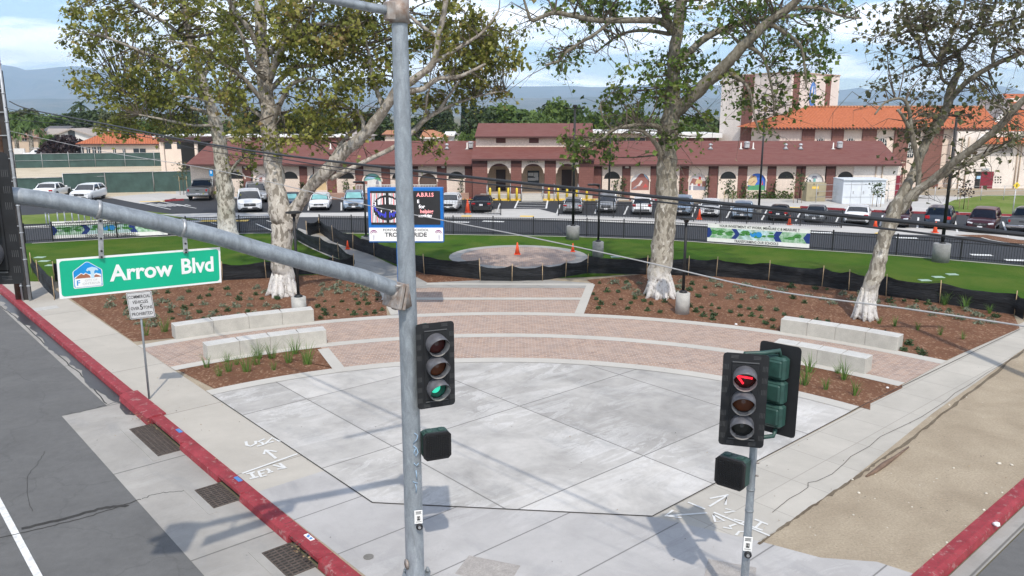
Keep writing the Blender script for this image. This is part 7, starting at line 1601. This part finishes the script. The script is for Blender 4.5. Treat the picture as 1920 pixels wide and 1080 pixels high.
# ---- small plants
M_gr1=leafmat('grass_blade',[(.05,.12,.02),(.10,.20,.035),(.17,.27,.06)],.3); M_gr3=leafmat('grey_shrub_leaf',[(.09,.12,.07),(.17,.20,.13),(.26,.28,.20)],.2); M_gr4=leafmat('dark_shrub_leaf',[(.025,.055,.02),(.045,.085,.03),(.075,.12,.045)],.2)
def tuft(name,mat,n,h,spread,w,seed,lean=.5):
    rg=random.Random(seed); vs=[];fs=[];tn=[]
    for i in range(n):
        a=rg.uniform(0,2*pi); r=rg.random()*spread*.35; x,y=cos(a)*r,sin(a)*r; hh=h*rg.uniform(.55,1.1); l=rg.uniform(.1,lean)*h; b_=rg.uniform(0,2*pi); sx,sy=cos(b_)*w,sin(b_)*w; o=len(vs)
        vs+=[(x-sx,y-sy,-.02),(x+sx,y+sy,-.02),(x+cos(a)*l*.35+sx*.7,y+sin(a)*l*.35+sy*.7,hh*.6),(x+cos(a)*l*.35-sx*.7,y+sin(a)*l*.35-sy*.7,hh*.6),(x+cos(a)*l,y+sin(a)*l,hh)]; fs+=[(o,o+1,o+2,o+3),(o+3,o+2,o+4)]; tt=rg.uniform(.1,.9); tn+=[tt,tt]
    me=bpy.data.meshes.new(name); me.from_pydata(vs,[],fs); me.materials.append(mat); at=me.attributes.new('tint','FLOAT','FACE'); at.data.foreach_set('value',tn); return me
def shrub(name,mat,n,h,r,ls,seed):
    rg=random.Random(seed); 
    class D: name='_'
    vs=[];fs=[];tn=[]
    for i in range(n):
        d=Vector((rg.gauss(0,1),rg.gauss(0,1),abs(rg.gauss(0,1)))).normalized()*rg.uniform(.4,1); c=Vector((d.x*r,d.y*r,d.z*h)); s=ls*rg.uniform(.6,1.3); a=Vector((rg.gauss(0,1),rg.gauss(0,1),rg.gauss(0,1))).normalized(); b_=a.cross(Vector((rg.gauss(0,1),rg.gauss(0,1),rg.gauss(0,1)))).normalized(); o=len(vs)
        vs+=[tuple(c-a*s),tuple(c+b_*s*.35),tuple(c+a*s),tuple(c-b_*s*.35)]; fs.append((o,o+1,o+2,o+3)); tn.append(rg.random())
    me=bpy.data.meshes.new(name); me.from_pydata(vs,[],fs); me.materials.append(mat); at=me.attributes.new('tint','FLOAT','FACE'); at.data.foreach_set('value',tn); return me
G1=[tuft('ornamental_grass',M_gr1,42,.56,.26,.006,s,.6) for s in (1,2)]; G2=[tuft('flax_clump',M_gr1,30,.50,.26,.009,s,.65) for s in (3,4)]; S1=[shrub('dark_shrub',M_gr4,70,.17,.13,.055,s) for s in (5,6)]; S2=[shrub('grey_shrub',M_gr3,70,.20,.22,.06,s) for s in (7,8)]
rp=random.Random(21)
def plant(me,px,py,label,group,name,sc=1.0):
    o=bpy.data.objects.new(name,me); S.collection.objects.link(o); o.location=G(px,py,.012); o.rotation_euler=(0,0,rp.uniform(0,6)); s=sc*rp.uniform(.6,1.3); o.scale=(s,s,s); tag(o,label,'plant',group); return o
for x,y in ((388,689),(411,705),(428,697),(444,684),(463,697),(481,684),(485,673),(513,694),(541,680),(554,664),(577,683),(510,672),(426,679)): plant(rp.choice(G1),x,y,'grass tuft in the strip before the left front bench','grass tufts before the left front bench','ornamental_grass',1.0)
for x,y in ((1508,722),(1548,731),(1602,741),(1518,698),(1583,712),(1496,705),(1570,700)): plant(rp.choice(G2),x,y,'grass clump in the strip before the right front bench','grass clumps before the right front bench','ornamental_grass',1.0)
for x,y in ((1648,607),(1678,612),(1720,619),(1762,628),(1806,636),(1855,588),(1810,580),(1770,572)): plant(rp.choice(G2),x,y,'grass clump right of the leaning sycamore trunk','grass clumps right of the leaning sycamore','ornamental_grass',.95)
for x,y in ((274,629),(309,622),(270,612),(456,516)): plant(rp.choice(G1),x,y,'tall grass tuft behind the left back bench','grass tufts behind the left back bench','ornamental_grass',.9)
def inpoly(p,poly):
    c=False; n=len(poly)
    for i in range(n):
        a,b_=poly[i],poly[i-1]
        if (a[1]>p[1])!=(b_[1]>p[1]) and p[0]<(b_[0]-a[0])*(p[1]-a[1])/(b_[1]-a[1])+a[0]: c=not c
    return c
def scatter(poly,n,fn,mind):
    pts=[]; xs=[p[0] for p in poly];ys=[p[1] for p in poly]; k=0
    while len(pts)<n and k<6000:
        k+=1; p=(rp.uniform(min(xs),max(xs)),rp.uniform(min(ys),max(ys)))
        if inpoly(p,poly) and all(((p[0]-q[0])**2+((p[1]-q[1])*2.2)**2)>mind**2 for q in pts): pts.append(p); fn(*p)
scatter([(590,560),(720,562),(730,585),(600,602)],20,lambda x,y:plant(rp.choice(S1),x,y,'tiny dark seedling left of the brick walk','dark seedlings left of the brick walk','shrub_seedling',.9),17)
scatter([(1105,560),(1270,560),(1480,585),(1475,620),(1250,590),(1100,584)],40,lambda x,y:plant(rp.choice(S1),x,y,'tiny dark seedling right of the brick walk','dark seedlings right of the brick walk','shrub_seedling',.9),17)
scatter([(1490,590),(1600,610),(1700,640),(1740,670),(1700,660),(1490,603)],20,lambda x,y:plant(rp.choice(S1),x,y,'tiny dark seedling behind the right bench','dark seedlings behind the right back bench','shrub_seedling',1),18)
scatter([(180,560),(500,535),(520,560),(560,600),(330,606),(260,620)],60,lambda x,y:plant(rp.choice(S1+S2+S2),x,y,'small shrub seedling in the left mulch bed','shrub seedlings in the left mulch bed','shrub_seedling',1.0),19)
scatter([(590,530),(700,540),(715,556),(600,556)],14,lambda x,y:plant(rp.choice(S2),x,y,'pale seedling near the diagonal path end','pale seedlings near the path','shrub_seedling',1.1),18)
scatter([(1120,530),(1300,525),(1600,545),(1880,595),(1850,610),(1640,575),(1300,560),(1110,555)],66,lambda x,y:plant(rp.choice(S2+S1+S2),x,y,'small seedling at the back of the right bed','shrub seedlings at the back of the right mulch bed','shrub_seedling',1.1),21)
# shrubs and young trees by the school
for px,py,h,w,lab in ((205+1160,384,2.0,.9,'young leafy sapling on the school footway right of the middle sycamore'),(1495,381,2.5,1.2,'young dark leafy sapling beside the tan cabinet'),(1643,388,1.9,1.0,'young leafy sapling before the white electrical enclosure'),(1806,393,2.3,1.1,'young purple leaved sapling on the grass at the right'),(638,368,2.0,.7,'young leafy sapling behind the left branch'),(345,366,3.0,1.1,'young brown leaved sapling left of the grey pickup')):
    o=G(px,py); t=thing('young_tree',o,lab,'young tree','young trees by the school'); rg=random.Random(px); b=MB(); b.tube([o,o+Vector((.03,0,h*.85))],[.03,.015],6); b.build('trunk',M_twig,t)
    for s_ in (-.35,.35): b=MB(); b.cyl(o+Vector((s_,0,0)),o+Vector((s_,0,h*.6)),.025,5); b.build('stake',M_stake,t)
    lv=[(o+Vector((rg.gauss(0,w*.33),rg.gauss(0,w*.33),h*rg.uniform(.45,1.05))),rg.random()) for _ in range(170)]; leaf_mesh('crown',lv,M_lf5 if 'purple' in lab else M_leafC if 'brown' in lab else M_lf1,t,.16,rg)
rg=random.Random(9)
vines=[(452,357,1.6),(567,361,1.5),(649,361,1.8),(865,367,1.9),(1155,370,1.7),(1168,371,2.0),(1278,371,1.9),(1326,372,2.2),(1396,372,1.6),(1452,372,1.8),(1235,371,1.4),(1375,373,.7),(1410,374,.7),(1430,374,.8),(1470,374,.7),(1445,375,.6),(1480,374,.6)]
for px,py,h in vines:
    x=wx(px,WY-.35); o=Vector((x,WY-.45,0)); lv=[(o+Vector((rg.gauss(0,.13 if h>1 else .35),rg.gauss(0,.06),h*rg.random())),rg.random()) for _ in range(90)]
    lab='slim climbing shrub trained up the school wall' if h>1 else 'low green shrub at the foot of the school wall'
    t=thing('wall_shrub',o,lab,'shrub','slim climbing shrubs along the school wall' if h>1 else 'low shrubs along the school wall'); leaf_mesh('foliage',lv,M_lf2 if h<1 else M_lf1,t,.17,rg)
# ================================================================ HAZE
me=bpy.data.meshes.new('haze'); bb=MB(); bb.prism([(-13800,-60),(13800,-60),(13800,12600),(-13800,12600)],-1.2,880)
me.from_pydata(bb.v,[],bb.f); hz=bpy.data.objects.new('haze',me); S.collection.objects.link(hz); tag(hz,'pale blue air haze','haze',kind='stuff')
m=bpy.data.materials.new('air_haze'); m.use_nodes=True; n=m.node_tree; n.nodes.remove(n.nodes['Principled BSDF']); pv=n.nodes.new('ShaderNodeVolumePrincipled'); pv.inputs['Color'].default_value=(.58,.78,1.0,1); pv.inputs['Density'].default_value=.000105; pv.inputs['Anisotropy'].default_value=.1
n.links.new(pv.outputs[0],n.nodes['Material Output'].inputs['Volume']); me.materials.append(m)
S.cycles.volume_bounces=1
ORD=['first','second','third','fourth','fifth','sixth','seventh','eighth','ninth','tenth','eleventh','twelfth','thirteenth','fourteenth','fifteenth','sixteenth','seventeenth','eighteenth','nineteenth','twentieth']
def ordw(i):
    if i<20: return ORD[i]
    n=i+1; T_={2:'twenty',3:'thirty',4:'forty',5:'fifty',6:'sixty'}[n//10]
    return (T_[:-1]+'ieth') if n%10==0 else T_+'-'+ORD[n%10-1]
grp={}
for o in bpy.data.objects:
    if o.parent is None and 'label' in o: grp.setdefault(o['label'],[]).append(o)
for lb,l in grp.items():
    if len(l)>1:
        def sx(o):
            p=o.location if o.location.length>.01 or o.type=='EMPTY' else sum((Vector(v.co) for v in o.data.vertices),Vector())/len(o.data.vertices)
            return p.x/max(.1,(p.y*CP-(p.z-H)*SP))
        for i,o in enumerate(sorted(l,key=sx)): o['label']=lb+', '+ordw(i)+' from the left'
for o in bpy.data.objects:
    if o.parent is None and 'label' in o and not 4<=len(o['label'].split())<=16: print('LABEL',len(o['label'].split()),o['label'])
print('LEAVES',sum(len(o.data.polygons) for o in bpy.data.objects if o.type=='MESH'))
